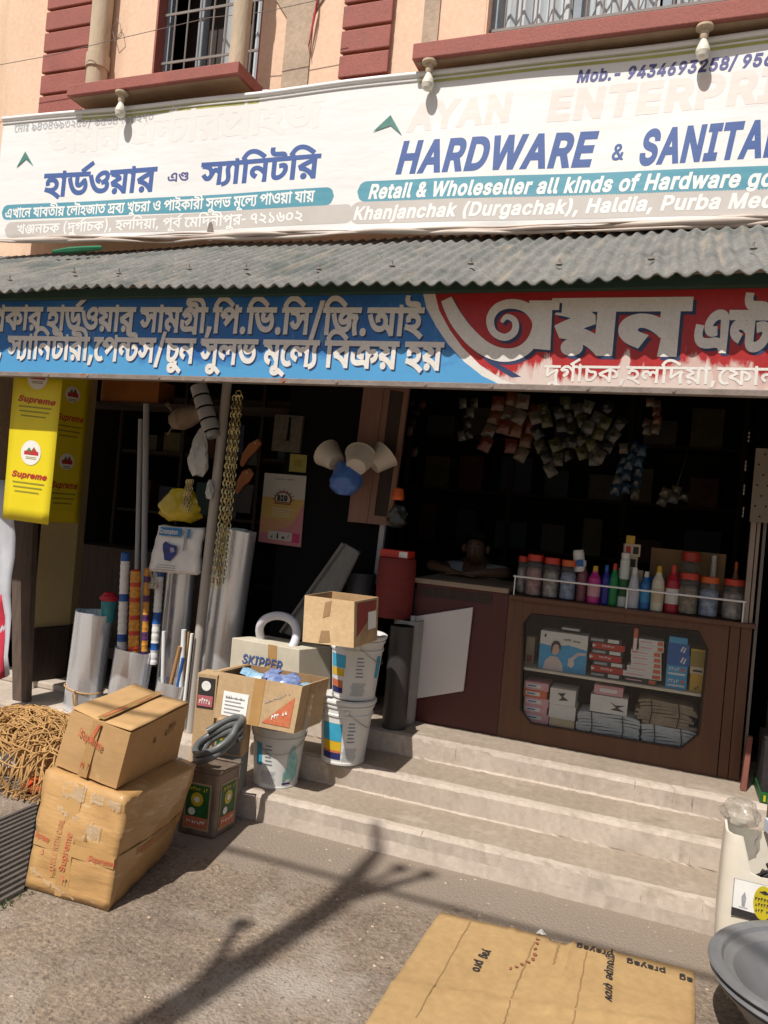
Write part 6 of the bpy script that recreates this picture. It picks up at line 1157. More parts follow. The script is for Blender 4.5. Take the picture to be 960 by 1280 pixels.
banded(aY(192,830,Yt+.04), aY(201,700,Yt+.04), .026, 0, [(.12,.2,1),(.38,.5,1),(.82,.93,1)], 'white wrapped tube with blue bands, rightmost in the wide roll', mats=[M['w_white'], M['w_blue']])
b = MB(); r = random.Random(3)
c = aY(190,735,Yt-.01); 
for i in range(24):
    a = r.uniform(0, 6.28); h = r.uniform(.03,.12); q = c+Vector((r.uniform(-.05,.05), r.uniform(-.03,.03), 0)); d = Vector((.03*math.cos(a), .03*math.sin(a), h)); s_ = Vector((.012*math.sin(a), .012*math.cos(a), .004)); b.add([q-s_, q+s_, q+d+s_*.4, q+d-s_*.6], [[0,1,2,3]])
M['clear'] = mat('clear_plastic_film', (.62,.56,.48), .15, 20, .3, alpha=.45, coat=.5)
tag(b.build('plastic_sleeve', M['clear'], org=c), 'torn clear plastic sleeve sticking up among the wrapped tubes', 'plastic sleeve')
def stick(p0, p1, Y, r, m, label, nm='stick', cat='stick'):
    a = aY(*p0, Y); e = aY(*p1, Y); b = MB(); b.tube([a-(e-a)*.5, a, e], r, 10); tag(b.build(nm, m, org=a), label, cat, 'sticks in the lowest roll')
stick((203,862),(205,789), 4.22, .013, M['w_white'], 'thin white pipe standing leftmost among the sticks'); stick((226,858),(230,787), 4.22, .016, M['w_white'], 'thicker white pipe standing among the sticks')
stick((212,862),(225,808), 4.20, .013, mat('tan_handle', (.42,.22,.09), .5), 'tan wooden handle leaning among the sticks'); stick((222,860),(229,822), 4.21, .011, M['w_blue'], 'blue stick leaning among the white pipes')
stick((232,865),(240,792), 4.20, .011, M['label'], 'white angle strip leaning rightmost among the sticks'); stick((228,860),(236,790), 4.24, .007, M['rope'], 'thin brown twig behind the white angle strip')
# red and teal brush pot on the first roll
c = aY(135,768,4.27); b = MB(); b.lathe([(0,-.05),(.045,-.05),(.050,.06),(.052,.10)], c, 18, 0, cap1=True); b.lathe([(.056,.095),(.062,.10),(.060,.125),(.03,.15),(0,.152)], c, 18, 1); b.lathe([(.063,.10),(.068,.108),(.063,.116)], c, 18, 1)
tag(b.build('plastic_jar', [mat('teal_label_jar', (.05,.30,.30), .4, 14, .5, (.02,.14,.18)), mat('red_jar_lid', (.50,.02,.035), .35)], org=c), 'teal jar with a red lid set in the leftmost metal roll', 'jar')
# ---- steel pole, chains, things hanging at the left
M['polem'] = mat('weathered_pole', (.46,.42,.38), .55, 6, .3, (.36,.32,.28), stretch=(6,6,.4), bump=.15, metal=.15)
pb = aY(233,950,4.26); pt = aY(285,470,4.26); pb.z = -.01
b = MB(); b.tube([pb, pt], [.034,.030], 18); b.lathe([(.05,0),(.05,.006),(.035,.008)], (pb.x,pb.y,.0), 16)
tag(b.build('steel_pole', M['polem'], org=pb), 'slightly leaning grey steel pole holding up the awning', 'pole')
M['brass'] = mat('brass_chain', (.66,.58,.32), .25, 20, .4, (.42,.34,.16), metal=.75)
def chain(pts, n, rr=.010, wire_r=.0022):
    """a chain of interlocked oval links along a polyline"""
    P = [Vector(p) for p in pts]; seg = [(P[i+1]-P[i]).length for i in range(len(P)-1)]; tot = sum(seg); b = MB()
    for k in range(n):
        d = tot*(k+.5)/n; i = 0
        while i < len(seg)-1 and d > seg[i]: d -= seg[i]; i += 1
        c = P[i].lerp(P[i+1], d/seg[i]); t = (P[i+1]-P[i]).normalized(); s_ = t.orthogonal().normalized(); s_ = Matrix.Rotation(k*math.pi/2+.4, 3, t) @ s_
        h = tot/n*.72
        b.tube([c+t*h*math.sin(a)+s_*rr*math.cos(a) for a in [j*math.pi/4 for j in range(8)]], wire_r, 4, closed=True)
    return b
ct = aY(298,494,4.22); cb = aY(272,728,4.22); r = random.Random(9)
root = thing('chain_bundle', ct, 'long bundle of brass chains hanging beside the steel pole', 'chain')
part('hanging_ring', M['brass'], lambda b: b.tube([ct+Vector((.02*math.cos(a), 0, .02*math.sin(a)+.01)) for a in [i*math.pi/8 for i in range(16)]], .006, 6, closed=True), root)
for k in range(6):
    dx = (k-2.5)*.013; end = cb+Vector((dx*1.1+.0, r.uniform(-.02,.02), r.uniform(-.02,.18) if k % 3 else -.03)); a = ct+Vector((dx*.8, r.uniform(-.015,.015), -.005))
    m1 = a.lerp(end, .5)+Vector((r.uniform(-.006,.006), r.uniform(-.01,.01), 0)); L_ = (end-a).length
    chain([a, m1, end], int(L_/.027), .0105, .0034).build('chain_strand', M['brass'], root)
ct = aY(238,600,4.2); root = thing('chain_bundle', ct, 'short bundle of brass chains hanging over the yellow bag', 'chain')
for k in range(6):
    a = ct+Vector(((k-2.5)*.009, r.uniform(-.01,.01), 0)); chain([a, a+Vector((r.uniform(-.006,.006)-.012, 0, -.19+r.uniform(-.015,.01)))], 9, .0075, .0024).build('chain_strand', M['brass'], root)
# pipe couplings on a string
M['coup'] = mat('grey_pvc', (.34,.345,.36), .4, 9, .12)
a = aY(248,482,4.2); e = aY(265,540,4.2); ax = e-a; root = thing('coupling_string', a, 'string of four grey pipe couplings hanging under the sign', 'pipe couplings')
q = Z3.rotation_difference(ax.normalized())
for k in range(4):
    L_ = ax.length/4; c = a+ax*(k/4)
    part('coupling', [M['coup'], M['blackwall']], lambda b: b.lathe([(.040,.004),(.052,.002),(.055,.008),(.055,L_*.84),(.052,L_*.87),(.043,L_*.89),(.043,L_*.99),(.030,L_*.99),(.030,.01)], c, 20, ax=ax, ms=[0,0,0,0,1,1,0,0]), root)  # black rings colour in the shade of the gaps between couplings
c = a+ax; part('coupling', M['coup'], lambda b: b.lathe([(.036,0),(.040,.004),(.040,.035),(.032,.035),(.030,0)], c, 18, ax=ax), root)
# brown paper bundle of brooms
c = aY(232,522,4.25); root = thing('twine_bundle', c, 'brown bundle of coir brush heads hanging left of the pipe couplings', 'bundle'); M['coir'] = mat('coir', (.27,.205,.15), .9, 14, .4, (.16,.115,.08), bump=.5)
part('wrapped_bundle', M['coir'], lambda b: b.lathe([(0,-.11),(.05,-.10),(.075,-.04),(.07,.03),(.055,.09),(.058,.12),(0,.125)], c, 14, ax=(1,.1,.35)), root)
def twigs(b):
    r = random.Random(2)
    for i in range(9): a = i*.7; s_ = c+Vector((-.06,0,-.01)); b.tube([s_, s_+Vector((-.07+r.uniform(-.03,.05), .04*math.cos(a), .11*math.sin(a)))], .005, 5)
part('twig', M['coir'], twigs, root)['kind'] = 'stuff'
# crumpled clear bags
def bag(c, w_, h, d, m, label, name='plastic_bag', seed=1, taper=.35, cat='plastic bag', n=18, k_=14, group=None, org=None, sharp=.16):
    c = Vector(c); r = random.Random(seed); b = MB(); vs = []; ph = [r.uniform(0, 6) for _ in range(6)]
    for i in range(k_+1):
        t = i/k_; env = (taper+(1-taper)*min(1, (t*1.9)**.8))*(1-max(0, t-.8)/.2*.45)
        for j in range(n):
            a = j*2*math.pi/n; f = 1+sharp*math.sin(3*a+ph[0]+t*5)+sharp*.7*math.sin(5*a+ph[1]-t*8)+sharp*.5*math.sin(9*a+ph[2]+t*13)
            vs.append(c+Vector((w_/2*env*f*math.cos(a), d/2*env*f*math.sin(a), -h*t+.03*h*math.sin(2*a+ph[3]))))
    b.add(vs, [[i*n+j, i*n+(j+1) % n, (i+1)*n+(j+1) % n, (i+1)*n+j] for i in range(k_) for j in range(n)], 0, True)
    b.add(vs[-n:], [list(range(n))], 0, True); b.add(vs[:n], [list(range(n))[::-1]], 0, True)
    return tag(b.build(name, m, org=c), label, cat, group)
M['bag_clear'] = mat('milky_clear_bag', (.60,.60,.59), .18, 14, .25, (.42,.42,.42), coat=.8, alpha=.8, bump=.4, bsc=30)
M['bag_yellow'] = mat('yellow_bag', (.56,.43,.015), .35, 8, .3, (.40,.29,.01), coat=.3, bump=.3, bsc=25)
bag(aY(252,536,4.18), .13, .30, .07, M['bag_clear'], 'crumpled clear plastic bag hanging below the pipe couplings', seed=3, taper=.3)
bag(aY(263,600,4.2), .05, .12, .04, M['bag_clear'], 'small tip of clear plastic hanging right of the short chains', seed=5)
bag(aY(228,612,4.27), .30, .21, .16, M['bag_yellow'], 'bulging yellow plastic bag above the white printed bag', seed=8, taper=.55, sharp=.09)
# white printed carry bag
Yb = 4.22; q = [aY(x, y, Yb) for x, y in ((186,714),(246,719),(253,661),(198,657))]
root = thing('carry_bag', q[0], 'white printed carry bag with a blue header and pump picture under the yellow bag', 'carry bag'); f = Face(*q)
b = MB(); n = 10; vs = [f.p(i/n, k/n, .006*math.sin(i*1.3+k*.5)+.02*math.sin(math.pi*i/n)*math.sin(math.pi*k/n)+.004*math.sin(k*2)) for i in range(n+1) for k in range(n+1)]
b.add(vs, [[i*(n+1)+k, (i+1)*(n+1)+k, (i+1)*(n+1)+k+1, i*(n+1)+k+1] for i in range(n) for k in range(n)], 0, True); o = b.build('bag_sheet', M['w_white'], root); s_ = o.modifiers.new('t', 'SOLIDIFY'); s_.thickness = .05; s_.offset = -1
b = MB(); f.rect(b, .12, .80, .62, .98, 0, .03); f.text(b, 'Crompton', .15, .85, .59, .85, .028, 1, .034, bold=30)
f.poly(b, [(.25,.62),(.3,.68),(.42,.62),(.56,.60),(.58,.42),(.52,.34),(.48,.26),(.34,.28),(.31,.4),(.27,.5)], 2, .033); f.poly(b, [(.42,.55),(.5,.56),(.54,.48),(.46,.44)], 3, .035); f.rect(b, .69, .5, .73, .99, 3, .03); f.rect(b, .74, .78, .80, .98, 0, .03)
for k in range(3): f.rect(b, .15+.03*k, .06+.05*k, .6, .075+.05*k, 4, .03)
b.build('printed_art', [mat('bag_header_blue', (.02,.19,.45), .4), M['label'], mat('pump_blue', (.025,.04,.22), .4, 30, .5), mat('bag_grey', (.35,.34,.4), .5), M['greyprint']], root)
b = MB()
# upright grey pipes behind
for (x0, y0, x1, y1, r_, lab) in ((171,724,176,524,.017,'left of two tall grey plastic pipes standing behind the wrapped tubes'), (180,730,183,505,.021,'right of two tall grey plastic pipes standing behind the wrapped tubes')):
    e = aY(x1, y1, 4.44); a = aY(x0, y0, 4.44); a = e+(a-e)*((e.z-.172)/(e.z-a.z)); b = MB(); b.tube([a, e], r_, 14, cap=True); tag(b.build('plastic_pipe', M['coup'], org=a), lab, 'pipe', 'tall plastic pipes')
# ================================================================ COUNTER, DISPLAY AND SHOP
CY = 4.52
def counter():
    root = thing('shop_counter', (-.5, CY, .392), 'brown plywood shop counter with an eight cornered display opening and a maroon left section', 'counter')
    # maroon section
    b = MB(); b.box((-1.425, CY, .392), (-.85, CY+.55, 1.235)); b.build('maroon_section', M['counter_red'], root, bevel=.004)
    b = MB(); b.box((-1.44, CY-.02, 1.2355), (-.853, CY+.58, 1.266)); b.build('counter_top', M['counter_top'], root, bevel=.004)
    b = MB(); b.box((-1.40, CY-.006, 1.16), (-.95, CY-.0005, 1.215)); b.box((-1.428, CY-.012, .60), (-1.418, CY-.001, 1.2)); b.build('drawer_edge', M['wood_dark'], root)
    # brown front with the octagonal opening
    octo = [aY(*p, CY) for p in ((664,768),(873,790),(884,812),(873,917),(851,935),(664,904),(651,887),(655,779))]
    octo = [(p.x, p.z) for p in octo]
    out = [(-.848,.392),(.345,.392),(.345,1.205),(-.848,1.205)]
    from mathutils.geometry import tessellate_polygon
    loops = [[Vector((x, z, 0)) for x, z in out], [Vector((x, z, 0)) for x, z in octo]]
    tr = tessellate_polygon(loops); allp = out+octo
    b = MB(); th = .022
    for y, flip in ((CY, False), (CY+th, True)):
        vs = [(x, y, z) for x, z in allp]; fs = []
        for t in tr:
            p, q, s_ = [Vector(allp[i]) for i in t]; cr = (q.x-p.x)*(s_.y-p.y)-(q.y-p.y)*(s_.x-p.x)
            t = list(t) if (cr > 0) != flip else list(t)[::-1]; fs.append(t)
        b.add(vs, fs)
    n = len(octo); b.add([(x, CY, z) for x, z in octo]+[(x, CY+th, z) for x, z in octo], [[i, (i+1) % n, n+(i+1) % n, n+i] for i in range(n)])
    b.build('display_front', M['counter_brown'], root)
    b = MB(); b.tube([(x, CY-.001, z) for x, z in octo], .007, 6, closed=True); b.build('opening_trim', M['wood_dark'], root)
    b = MB(); b.box((.35, CY+.002, .392), (.40, CY+.03, 1.205)); b.box((.403, CY-.004, .392), (.455, CY+.03, 1.205)); b.build('end_panel', M['counter_brown'], root, bevel=.002)
    b = MB(); b.box((-.846, CY-.03, 1.2065), (.47, CY+.56, 1.232)); b.build('counter_top', M['counter_brown'], root, bevel=.004)
    b = MB(); b.box((-.846, CY+.54, .392), (.455, CY+.56, 1.205)); b.box((-.846, CY+.023, .392), (-.83, CY+.54, 1.205)); b.box((.44, CY+.031, .392), (.455, CY+.54, 1.205)); b.box((-.829, CY+.023, .395), (.439, CY+.539, .455)); b.build('cabinet_inside', M['wood_dark'], root)
    s0 = aY(655,836,CY+.03); s1 = aY(872,866,CY+.03); zz = (s0.z+s1.z)/2
    b = MB(); b.box((-.828, CY+.026, zz-.012), (.438, CY+.5, zz+.004)); b.build('display_shelf', M['shelf'], root, bevel=.002)
    gl = MB(); gl.add([(x, CY+.012, z) for x, z in octo], [list(range(n))]); gl.build('display_glass', M['glass'], root)
    return zz+.005
gm = bpy.data.materials.new('window_glass'); gm.use_nodes = True; _n = gm.node_tree; _n.nodes.clear()
_o = _n.nodes.new('ShaderNodeOutputMaterial'); _t = _n.nodes.new('ShaderNodeBsdfTransparent'); _g = _n.nodes.new('ShaderNodeBsdfGlossy'); _g.inputs['Roughness'].default_value = .08; _x = _n.nodes.new('ShaderNodeMixShader'); _x.inputs[0].default_value = .045
_t.inputs[0].default_value = (.93,.94,.93,1)
_n.links.new(_t.outputs[0], _x.inputs[1]); _n.links.new(_g.outputs[0], _x.inputs[2]); _n.links.new(_x.outputs[0], _o.inputs[0]); M['glass'] = gm
ZS = counter(); ZF = .457
# ---- boxes in the display: px corners of the front face on a plane
def fbox(px0, px1, ztop_px, zb, Y, depth, mats, label, art=None, cat='box', name='product_box', group=None, skew=0):
    """front face spans px0..px1 (two pixel points on its lower edge); ztop from a pixel"""
    a = aY(*px0, Y); e = aY(*px1, Y); zt = aY(*ztop_px, Y).z
    a.z = zb; e.z = zb; d = Vector((skew, depth, 0)); h = Z3*(zt-zb)
    b = MB(); b.hexa([a, e, e+d, a+d], [a+h, e+h, e+d+h, a+d+h], 0); f = Face(a, e, e+h, a+h)
    if art: art(b, f)
    o = b.build(name, mats, org=a, bevel=0); tag(o, label, cat, group); return zt
M['d_red'] = mat('box_red', (.42,.03,.02), .5, 30, .2); M['d_black'] = mat('box_black', (.03,.03,.035), .5, 30, .3); M['d_white'] = mat('box_white', (.60,.58,.55), .55, 20, .1)
M['d_pink'] = mat('box_pink', (.58,.30,.34), .55, 30, .2); M['d_blue'] = mat('box_blue', (.02,.11,.36), .5, 30, .2); M['d_sky'] = mat('box_sky', (.05,.30,.55), .5, 30, .2); M['d_yel'] = mat('box_yellow', (.48,.29,.03), .5, 30, .2)
M['d_beige'] = mat('box_beige', (.52,.42,.29), .6, 20, .15); M['skin_print'] = mat('skin_print', (.55,.36,.28), .6); M['d_orange'] = mat('box_orange', (.55,.12,.05), .5, 30, .2); M['d_olive'] = mat('box_olive', (.25,.19,.03), .5, 20, .2)
YF = CY+.06
def shower(b, f):
    f.poly(b, [(.0,.0),(1,.0),(1,.62),(.6,.70),(.3,.62),(.0,.66)], 1, .001)
    f.poly(b, [(.10,.0),(.14,.22),(.24,.36),(.40,.36),(.50,.2),(.54,.0)], 4, .002); f.poly(b, [(.28,.42),(.34,.40),(.41,.46),(.43,.6),(.39,.7),(.31,.7),(.27,.58)], 2, .004)
    f.poly(b, [(.25,.5),(.27,.45),(.285,.62),(.33,.69),(.40,.68),(.42,.6),(.44,.5),(.455,.66),(.40,.77),(.31,.78),(.25,.68)], 3, .0055)
    f.poly(b, [(.62,.18),(.70,.12),(.76,.22),(.74,.34),(.82,.46),(.98,.5),(.98,.56),(.80,.54),(.69,.40),(.63,.36)], 4, .002)
    f.scrawl(b, .5, .80, .86, .80, .06, 3, .003, 9); f.poly(b, [(.08,.84),(.12,.84),(.13,.92),(.09,.92)], 3, .002)
z_ = fbox((672,838),(731,846),(672,787), ZS, YF, .16, [M['d_white'], M['d_sky'], M['skin_print'], M['d_black'], mat('pale_dress_print', (.58,.48,.46), .6)], 'white and blue tap box showing a woman in the display', shower)
fbox((693,796),(718,800),(693,790), z_+.001, YF+.02, .10, [M['d_beige']], 'small beige box lying on the white and blue tap box')
a_ = aY(706,790,YF+.03); fbox((702,791),(724,794),(702,784), z_+.016+.001, YF+.03, .09, [M['d_white']], 'small white box on top of the small beige box')
def stack(specs, zb, Y, group):
    z = zb
    for (p0, p1, hpx, mats, label, art) in specs:
        a = aY(*p0, Y); h = abs(aY(p0[0]+.088*hpx, p0[1]-hpx, Y).z-a.z); e = aY(*p1, Y)
        d = Vector((0, .17, 0)); A = Vector((a.x, Y, z)); E_ = Vector((e.x, Y, z)); H = Z3*(h-.001)
        b = MB(); b.hexa([A, E_, E_+d, A+d], [A+H, E_+H, E_+d+H, A+d+H]); f = Face(A, E_, E_+H, A+H)
        if art: art(b, f)
        tag(b.build('product_box', mats, org=A), label, 'box', group); z += h
    return z
OR = ['bottom', 'second from the bottom', 'third from the bottom', 'fourth from the bottom', 'fifth from the bottom', 'sixth from the bottom', 'seventh from the bottom', 'eighth from the bottom']
def rart(b, f): f.scrawl(b, .3, .38, .68, .38, .4, 1, .001, 8); f.poly(b, [(.0,.2),(.12,.5),(.0,.8)], 1, .001)
def kart(b, f): f.rect(b, .58, .2, .92, .85, 1, .001, 1); f.rect(b, .05, .25, .45, .7, 2, .001, 1)
sp = []
for k in range(7):
    red = k % 2 == 1; x0 = 736+(k % 3)*2; y0 = 852-7.2*k
    sp.append(((x0, y0), (x0+40, y0+5), 7.6 if red else 6.6, [M['d_red'], M['d_white'], M['d_black']] if red else [M['d_black'], M['d_white'], M['greyprint']], ('red box, ' if red else 'black box, ')+OR[k]+' in the red and black stack', rart if red else kart))
stack(sp, ZS, YF, 'stack of red and black boxes')
def part_(b, f): f.rect(b, .76, .15, .97, .85, 1, .001, 1); f.rect(b, .06, .38, .55, .6, 2, .001, 1)
sp = []
for k in range(8):
    x0 = (779,778,783,788,788,788,798,798)[k]; x1 = (820,826,826,826,826,826,829,829)[k]; y0 = 857-6.9*k
    sp.append(((x0, y0), (x1, y0+4), 6.9, [M['d_white'] if k else M['d_black'], M['d_orange'], M['d_pink']], 'flat white and pink box, '+OR[k]+' in its stack', part_))
zt = stack(sp, ZS, YF, 'stack of flat white and pink boxes')
fbox((791,808),(796,809),(791,785), ZS+.17, YF-.005, .1, [M['d_orange'], M['d_white']], 'upright orange and white box beside the flat white box stack', lambda b, f: f.rect(b, .1, .05, .9, .6, 1, .001, 1))
def bart(b, f): f.poly(b, [(.58,.3),(.66,.3),(.76,.8),(.68,.8)], 1, .001); f.poly(b, [(.70,.2),(.78,.2),(.86,.7),(.80,.7)], 1, .001)
def sart(b, f): f.scrawl(b, .12, .52, .62, .52, .34, 1, .001, 4); f.rect(b, .1, .2, .9, .36, 1, .001, 1); f.poly(b, [(.7,.55),(.9,.55),(.85,.8),(.72,.8)], 2, .001)
sp = [((831,862),(857,866),14.5,[M['d_sky'], M['d_white'], M['d_orange']],'light blue box at the bottom of the blue box stack',sart), ((832,848),(858,852),14.5,[M['d_sky'], M['d_white'], M['d_orange']],'light blue box second from the bottom of the blue stack',sart), ((833,833),(861,837),14,[M['d_blue'], M['d_white']],'dark blue box in the middle of the blue stack',bart), ((834,819),(861,823),13,[M['d_blue'], M['d_white']],'dark blue box second from the top of the blue stack',bart), ((836,806),(859,810),8,[M['d_sky'], M['d_white']],'thin light blue box on top of the blue stack',None)]
stack(sp, ZS, YF, 'stack of blue boxes')
sp = [((861,866),(879,869),22,[M['d_yel'], M['d_black']],'yellow box at the bottom right of the display shelf',lambda b, f: f.scrawl(b, .15, .12, .85, .12, .2, 1, .001, 4)), ((862,844),(879,847),9,[M['d_beige'], M['d_black']],'beige box on the yellow box at the shelf end',lambda b, f: f.rect(b, .2, .3, .9, .6, 1, .001, 1)), ((862,835),(880,838),22,[M['d_olive'], M['d_yel']],'olive box on top of the yellow and beige boxes',lambda b, f: f.rect(b, 0, .9, 1, 1, 1, .001, 1))]
stack(sp, ZS, YF, 'stack of yellow boxes')
fbox((656,830),(666,832),(657,795), ZS, YF+.12, .1, [M['d_beige'], M['d_red']], 'dim beige packet at the far left of the display shelf', lambda b, f: f.rect(b, .1, .05, .8, .3, 1, .001, 1))
# lower row
sp = []
for k in range(6):
    y0 = 900-9.6*k; sp.append(((655+(k % 2), y0), (684+(k % 2)*2, y0+3), 9.6, [M['d_pink'] if k != 4 else M['d_orange'], M['d_white'], M['d_blue']], ('orange' if k == 4 else 'pink')+' box, '+OR[k]+' in the pink stack', lambda b, f: (f.rect(b, .08, .25, .7, .75, 1, .001, 1), f.rect(b, .15, .42, .5, .58, 2, .002, 1))))
stack(sp, ZF, YF, 'stack of pink boxes')
def zart(b, f): f.poly(b, [(.28,.72),(.62,.78),(.52,.55),(.75,.35),(.35,.25),(.48,.5)], 1, .001)
sp = [((686,908),(717,912),18,[M['d_beige'], M['d_black']],'beige carton at the bottom of the white carton pile',None), ((686,890),(719,894),17,[M['d_white'], M['d_black']],'plain white carton in the middle of the white carton pile',None), ((687,873),(719,877),20,[M['d_white'], M['d_black']],'white carton with a black emblem on top of its pile',zart)]
stack(sp, ZF, YF, 'white cartons in the display')
def bundle(x0, x1, yb, hpx, n, m, label, zb, jit, cat='paper bundle'):
    a = aY(x0, yb, YF); e = aY(x1, yb+6, YF); h = abs(aY(x0+.088*hpx, yb-hpx, YF).z-a.z); r = random.Random(int(x0)); b = MB(); z = zb; dz = h/n
    for k in range(n):
        d0, d1 = r.uniform(-jit, jit), r.uniform(-jit, jit); vs = []; q = 10
        for s_ in (0, 1):
            for i in range(q+1):
                t = i/q; x = a.x+d0+(e.x+d1-a.x-d0)*t; zz = z+dz*.92*s_+.004*math.sin(t*6+k)*min(1, k/3)-.014*(2*t-1)**4*(k/n); vs += [(x, YF+r.uniform(0,.004), zz), (x, YF+.2, zz)]
        o_ = 2*(q+1); fs = []
        for i in range(q): fs += [[2*i, 2*i+2, o_+2*i+2, o_+2*i], [o_+2*i, o_+2*i+2, o_+2*i+3, o_+2*i+1]]
        fs += [[0, o_, o_+1, 1], [2*q, 2*q+1, o_+2*q+1, o_+2*q]]
        b.add(vs, fs); z += dz
    for t in (.22, .72): x = a.x+(e.x-a.x)*t; b.tube([(x, YF-.004, zb), (x+.01, YF-.006, zb+h*.5), (x, YF-.004, zb+h)], .003, 5, 1)
    tag(b.build('paper_bundle', [m, M['blackprint']], org=(a.x, YF, zb)), label, cat, 'bundles of sheets'); return zb+h
M['d_newsp'] = mat('pale_blue_sheets', (.42,.45,.47), .7, 30, .25); M['d_sack'] = mat('folded_sack', (.30,.24,.17), .8, 14, .4, (.17,.13,.09))
zt = bundle(720, 798, 917, 34, 10, M['d_newsp'], 'tied bundle of pale grey sheets in the lower display', ZF, .006)
fbox((737,889),(783,897),(738,867), zt+.001, YF+.01, .14, [M['d_white'], M['d_black']], 'white carton with a black bird emblem on the pale sheet bundle', lambda b, f: f.poly(b, [(.5,.75),(.68,.55),(.95,.6),(.75,.42),(.95,.22),(.55,.25),(.7,.42)], 1, .001))
fbox((742,868),(778,875),(743,855), aY(738,867,YF).z+.001, YF+.02, .12, [M['d_pink'], M['d_white']], 'pink box on the carton with the bird emblem', lambda b, f: f.rect(b, .2, .3, .8, .7, 1, .001, 1))
zt = bundle(801, 868, 929, 32, 9, M['d_newsp'], 'tied bundle of pale sheets at the lower right of the display', ZF, .006)
bundle(797, 866, 897, 30, 8, M['d_sack'], 'untidy pile of folded brown sacks on the right sheet bundle', zt, .03, 'sacks')
# white flap board fixed to the maroon section
q = [aY(x, y, CY-.03) for x, y in ((509,875),(579,864),(591,759),(516,771))]
b = MB(); b.prism(q, (0,.02,0)); tag(b.build('white_board', mat('greyish_laminate', (.60,.56,.55), .5, 3, .06), org=q[0], bevel=.003), 'plain white slanted board leaning on the maroon counter section', 'board')
# ---- jars and bottles along the counter
ZC = 1.234
M['jar_clear'] = mat('clear_jar_plastic', (.30,.29,.28), .12, 9, .3, coat=.6, alpha=.2); M['lid_red'] = mat('red_lid', (.45,.04,.02), .35, 9, .1); M['lid_orange'] = mat('orange_lid', (.52,.10,.02), .35, 9, .1)
M['c_screw'] = mat('jar_contents_steel', (.55,.52,.48), .4, 32, .7, (.05,.045,.045), metal=.3); M['c_pink'] = mat('jar_contents_pink', (.55,.33,.33), .5, 30, .6, (.12,.03,.03)); M['c_blue'] = mat('jar_contents_blue', (.40,.50,.62), .5, 28, .7, (.03,.06,.20)); M['c_brown'] = mat('jar_contents_brown', (.36,.29,.20), .5, 30, .7, (.05,.035,.025))
def jar(px, pyb, pyt, r, content, lid, Y, label):
    c = aY(px, pyb, Y); c.z = ZC; h = aY(px+.088*(pyb-pyt), pyt, Y).z-ZC
    root = thing('screw_jar', c, label, 'jar', 'jars along the counter')
    part('jar_body', M['jar_clear'], lambda b: b.lathe([(0,.002),(r*.92,.002),(r,.008),(r,h*.74),(r*.97,h*.79),(r*.82,h*.85)], c, 18), root)
    part('contents', M[content], lambda b: b.lathe([(0,.006),(r*.88,.006),(r*.93,.02),(r*.93,h*.62),(r*.7,h*.68),(0,h*.66)], c, 14), root)
    part('lid', M[lid], lambda b: b.lathe([(r*.86,h*.84),(r*.93,h*.845),(r*.93,h*.985),(r*.87,h),(0,h)], c, 20), root)
jar(652,737,695,.036,'c_screw','lid_red',CY+.16,'small dark jar with a red lid, first at the left end of the row')
jar(666,741,693,.050,'c_pink','lid_red',CY+.08,'red lidded jar of pinkish fittings near the left end of the row')
jar(687,745,697,.050,'c_screw','lid_red',CY+.08,'red lidded jar of steel fittings, third from the left')
jar(708,748,700,.047,'c_blue','lid_orange',CY+.08,'orange lidded jar of blue fittings left of the bottles')
jar(858,768,716,.054,'c_brown','lid_red',CY+.08,'jar of brown fittings right of the red bottle')
jar(884,770,721,.052,'c_blue','lid_orange',CY+.08,'orange lidded jar of blue and white fittings near the right end')
jar(914,775,724,.056,'c_screw','lid_red',CY+.08,'red lidded jar of steel fittings at the right end of the row')
jar(860,745,690,.056,'c_brown','lid_red',CY+.26,'large dim red lidded jar behind the row on the right')
def bottle(px, pyb, pyt, r, prof, m, cap, Y, label, bandm=None):
    c = aY(px, pyb, Y); c.z = ZC; h = aY(px+.088*(pyb-pyt), pyt, Y).z-ZC
    root = thing('plastic_bottle', c, label, 'bottle', 'bottles along the counter')
    part('bottle_body', m, lambda b: b.lathe([(r*x, h*z) for x, z in prof], c, 16), root)
    part('cap', cap, lambda b: b.lathe([(r*.42,h*.84),(r*.44,h*.85),(r*.38,h*.99),(0,h)] if prof[1][0] > .8 and prof is not CAN else [(r*.9,h*.88),(r*.9,h*.98),(0,h)], c, 12), root)
    if bandm: part('bottle_label', bandm, lambda b: b.lathe([(r*1.015,h*.18),(r*1.015,h*.5)], c, 16), root)
BOT = [(0,0),(.95,.0),(1,.03),(1,.55),(.92,.66),(.5,.8),(.42,.85)]; CAN = [(0,0),(1,.0),(1,.84),(.85,.88)]; CONE = [(0,0),(1,.0),(1,.4),(.6,.72),(.35,.85)]
pl = lambda n, c: mat(n, c, .3, 9, .15)
bottle(726,748,700,.033,BOT,pl('dull_pink_bottle',(.20,.07,.09)),M['d_white'],CY+.1,'dull pink bottle under the white and blue box'); 
bottle(741,752,707,.036,BOT,pl('magenta_bottle',(.50,.03,.22)),mat('yellow_cap',(.55,.33,.02),.4),CY+.07,'magenta bottle with a yellow cap', M['d_pink'])
bottle(755,753,706,.026,BOT,pl('deep_blue_bottle',(.02,.02,.24)),M['d_blue'],CY+.08,'slim deep blue bottle beside the green bottle')
bottle(765,755,704,.027,BOT,pl('green_bottle',(.01,.20,.06)),M['lid_red'],CY+.08,'green bottle with a reddish cap')
bottle(777,757,690,.027,CAN,pl('white_green_can',(.50,.55,.50)),M['d_white'],CY+.08,'tall pale spray can right of the green bottle', M['lab_green'])
bottle(790,757,709,.034,CONE,pl('grey_white_bottle',(.50,.50,.55)),M['d_white'],CY+.07,'greyish white cone shaped bottle')
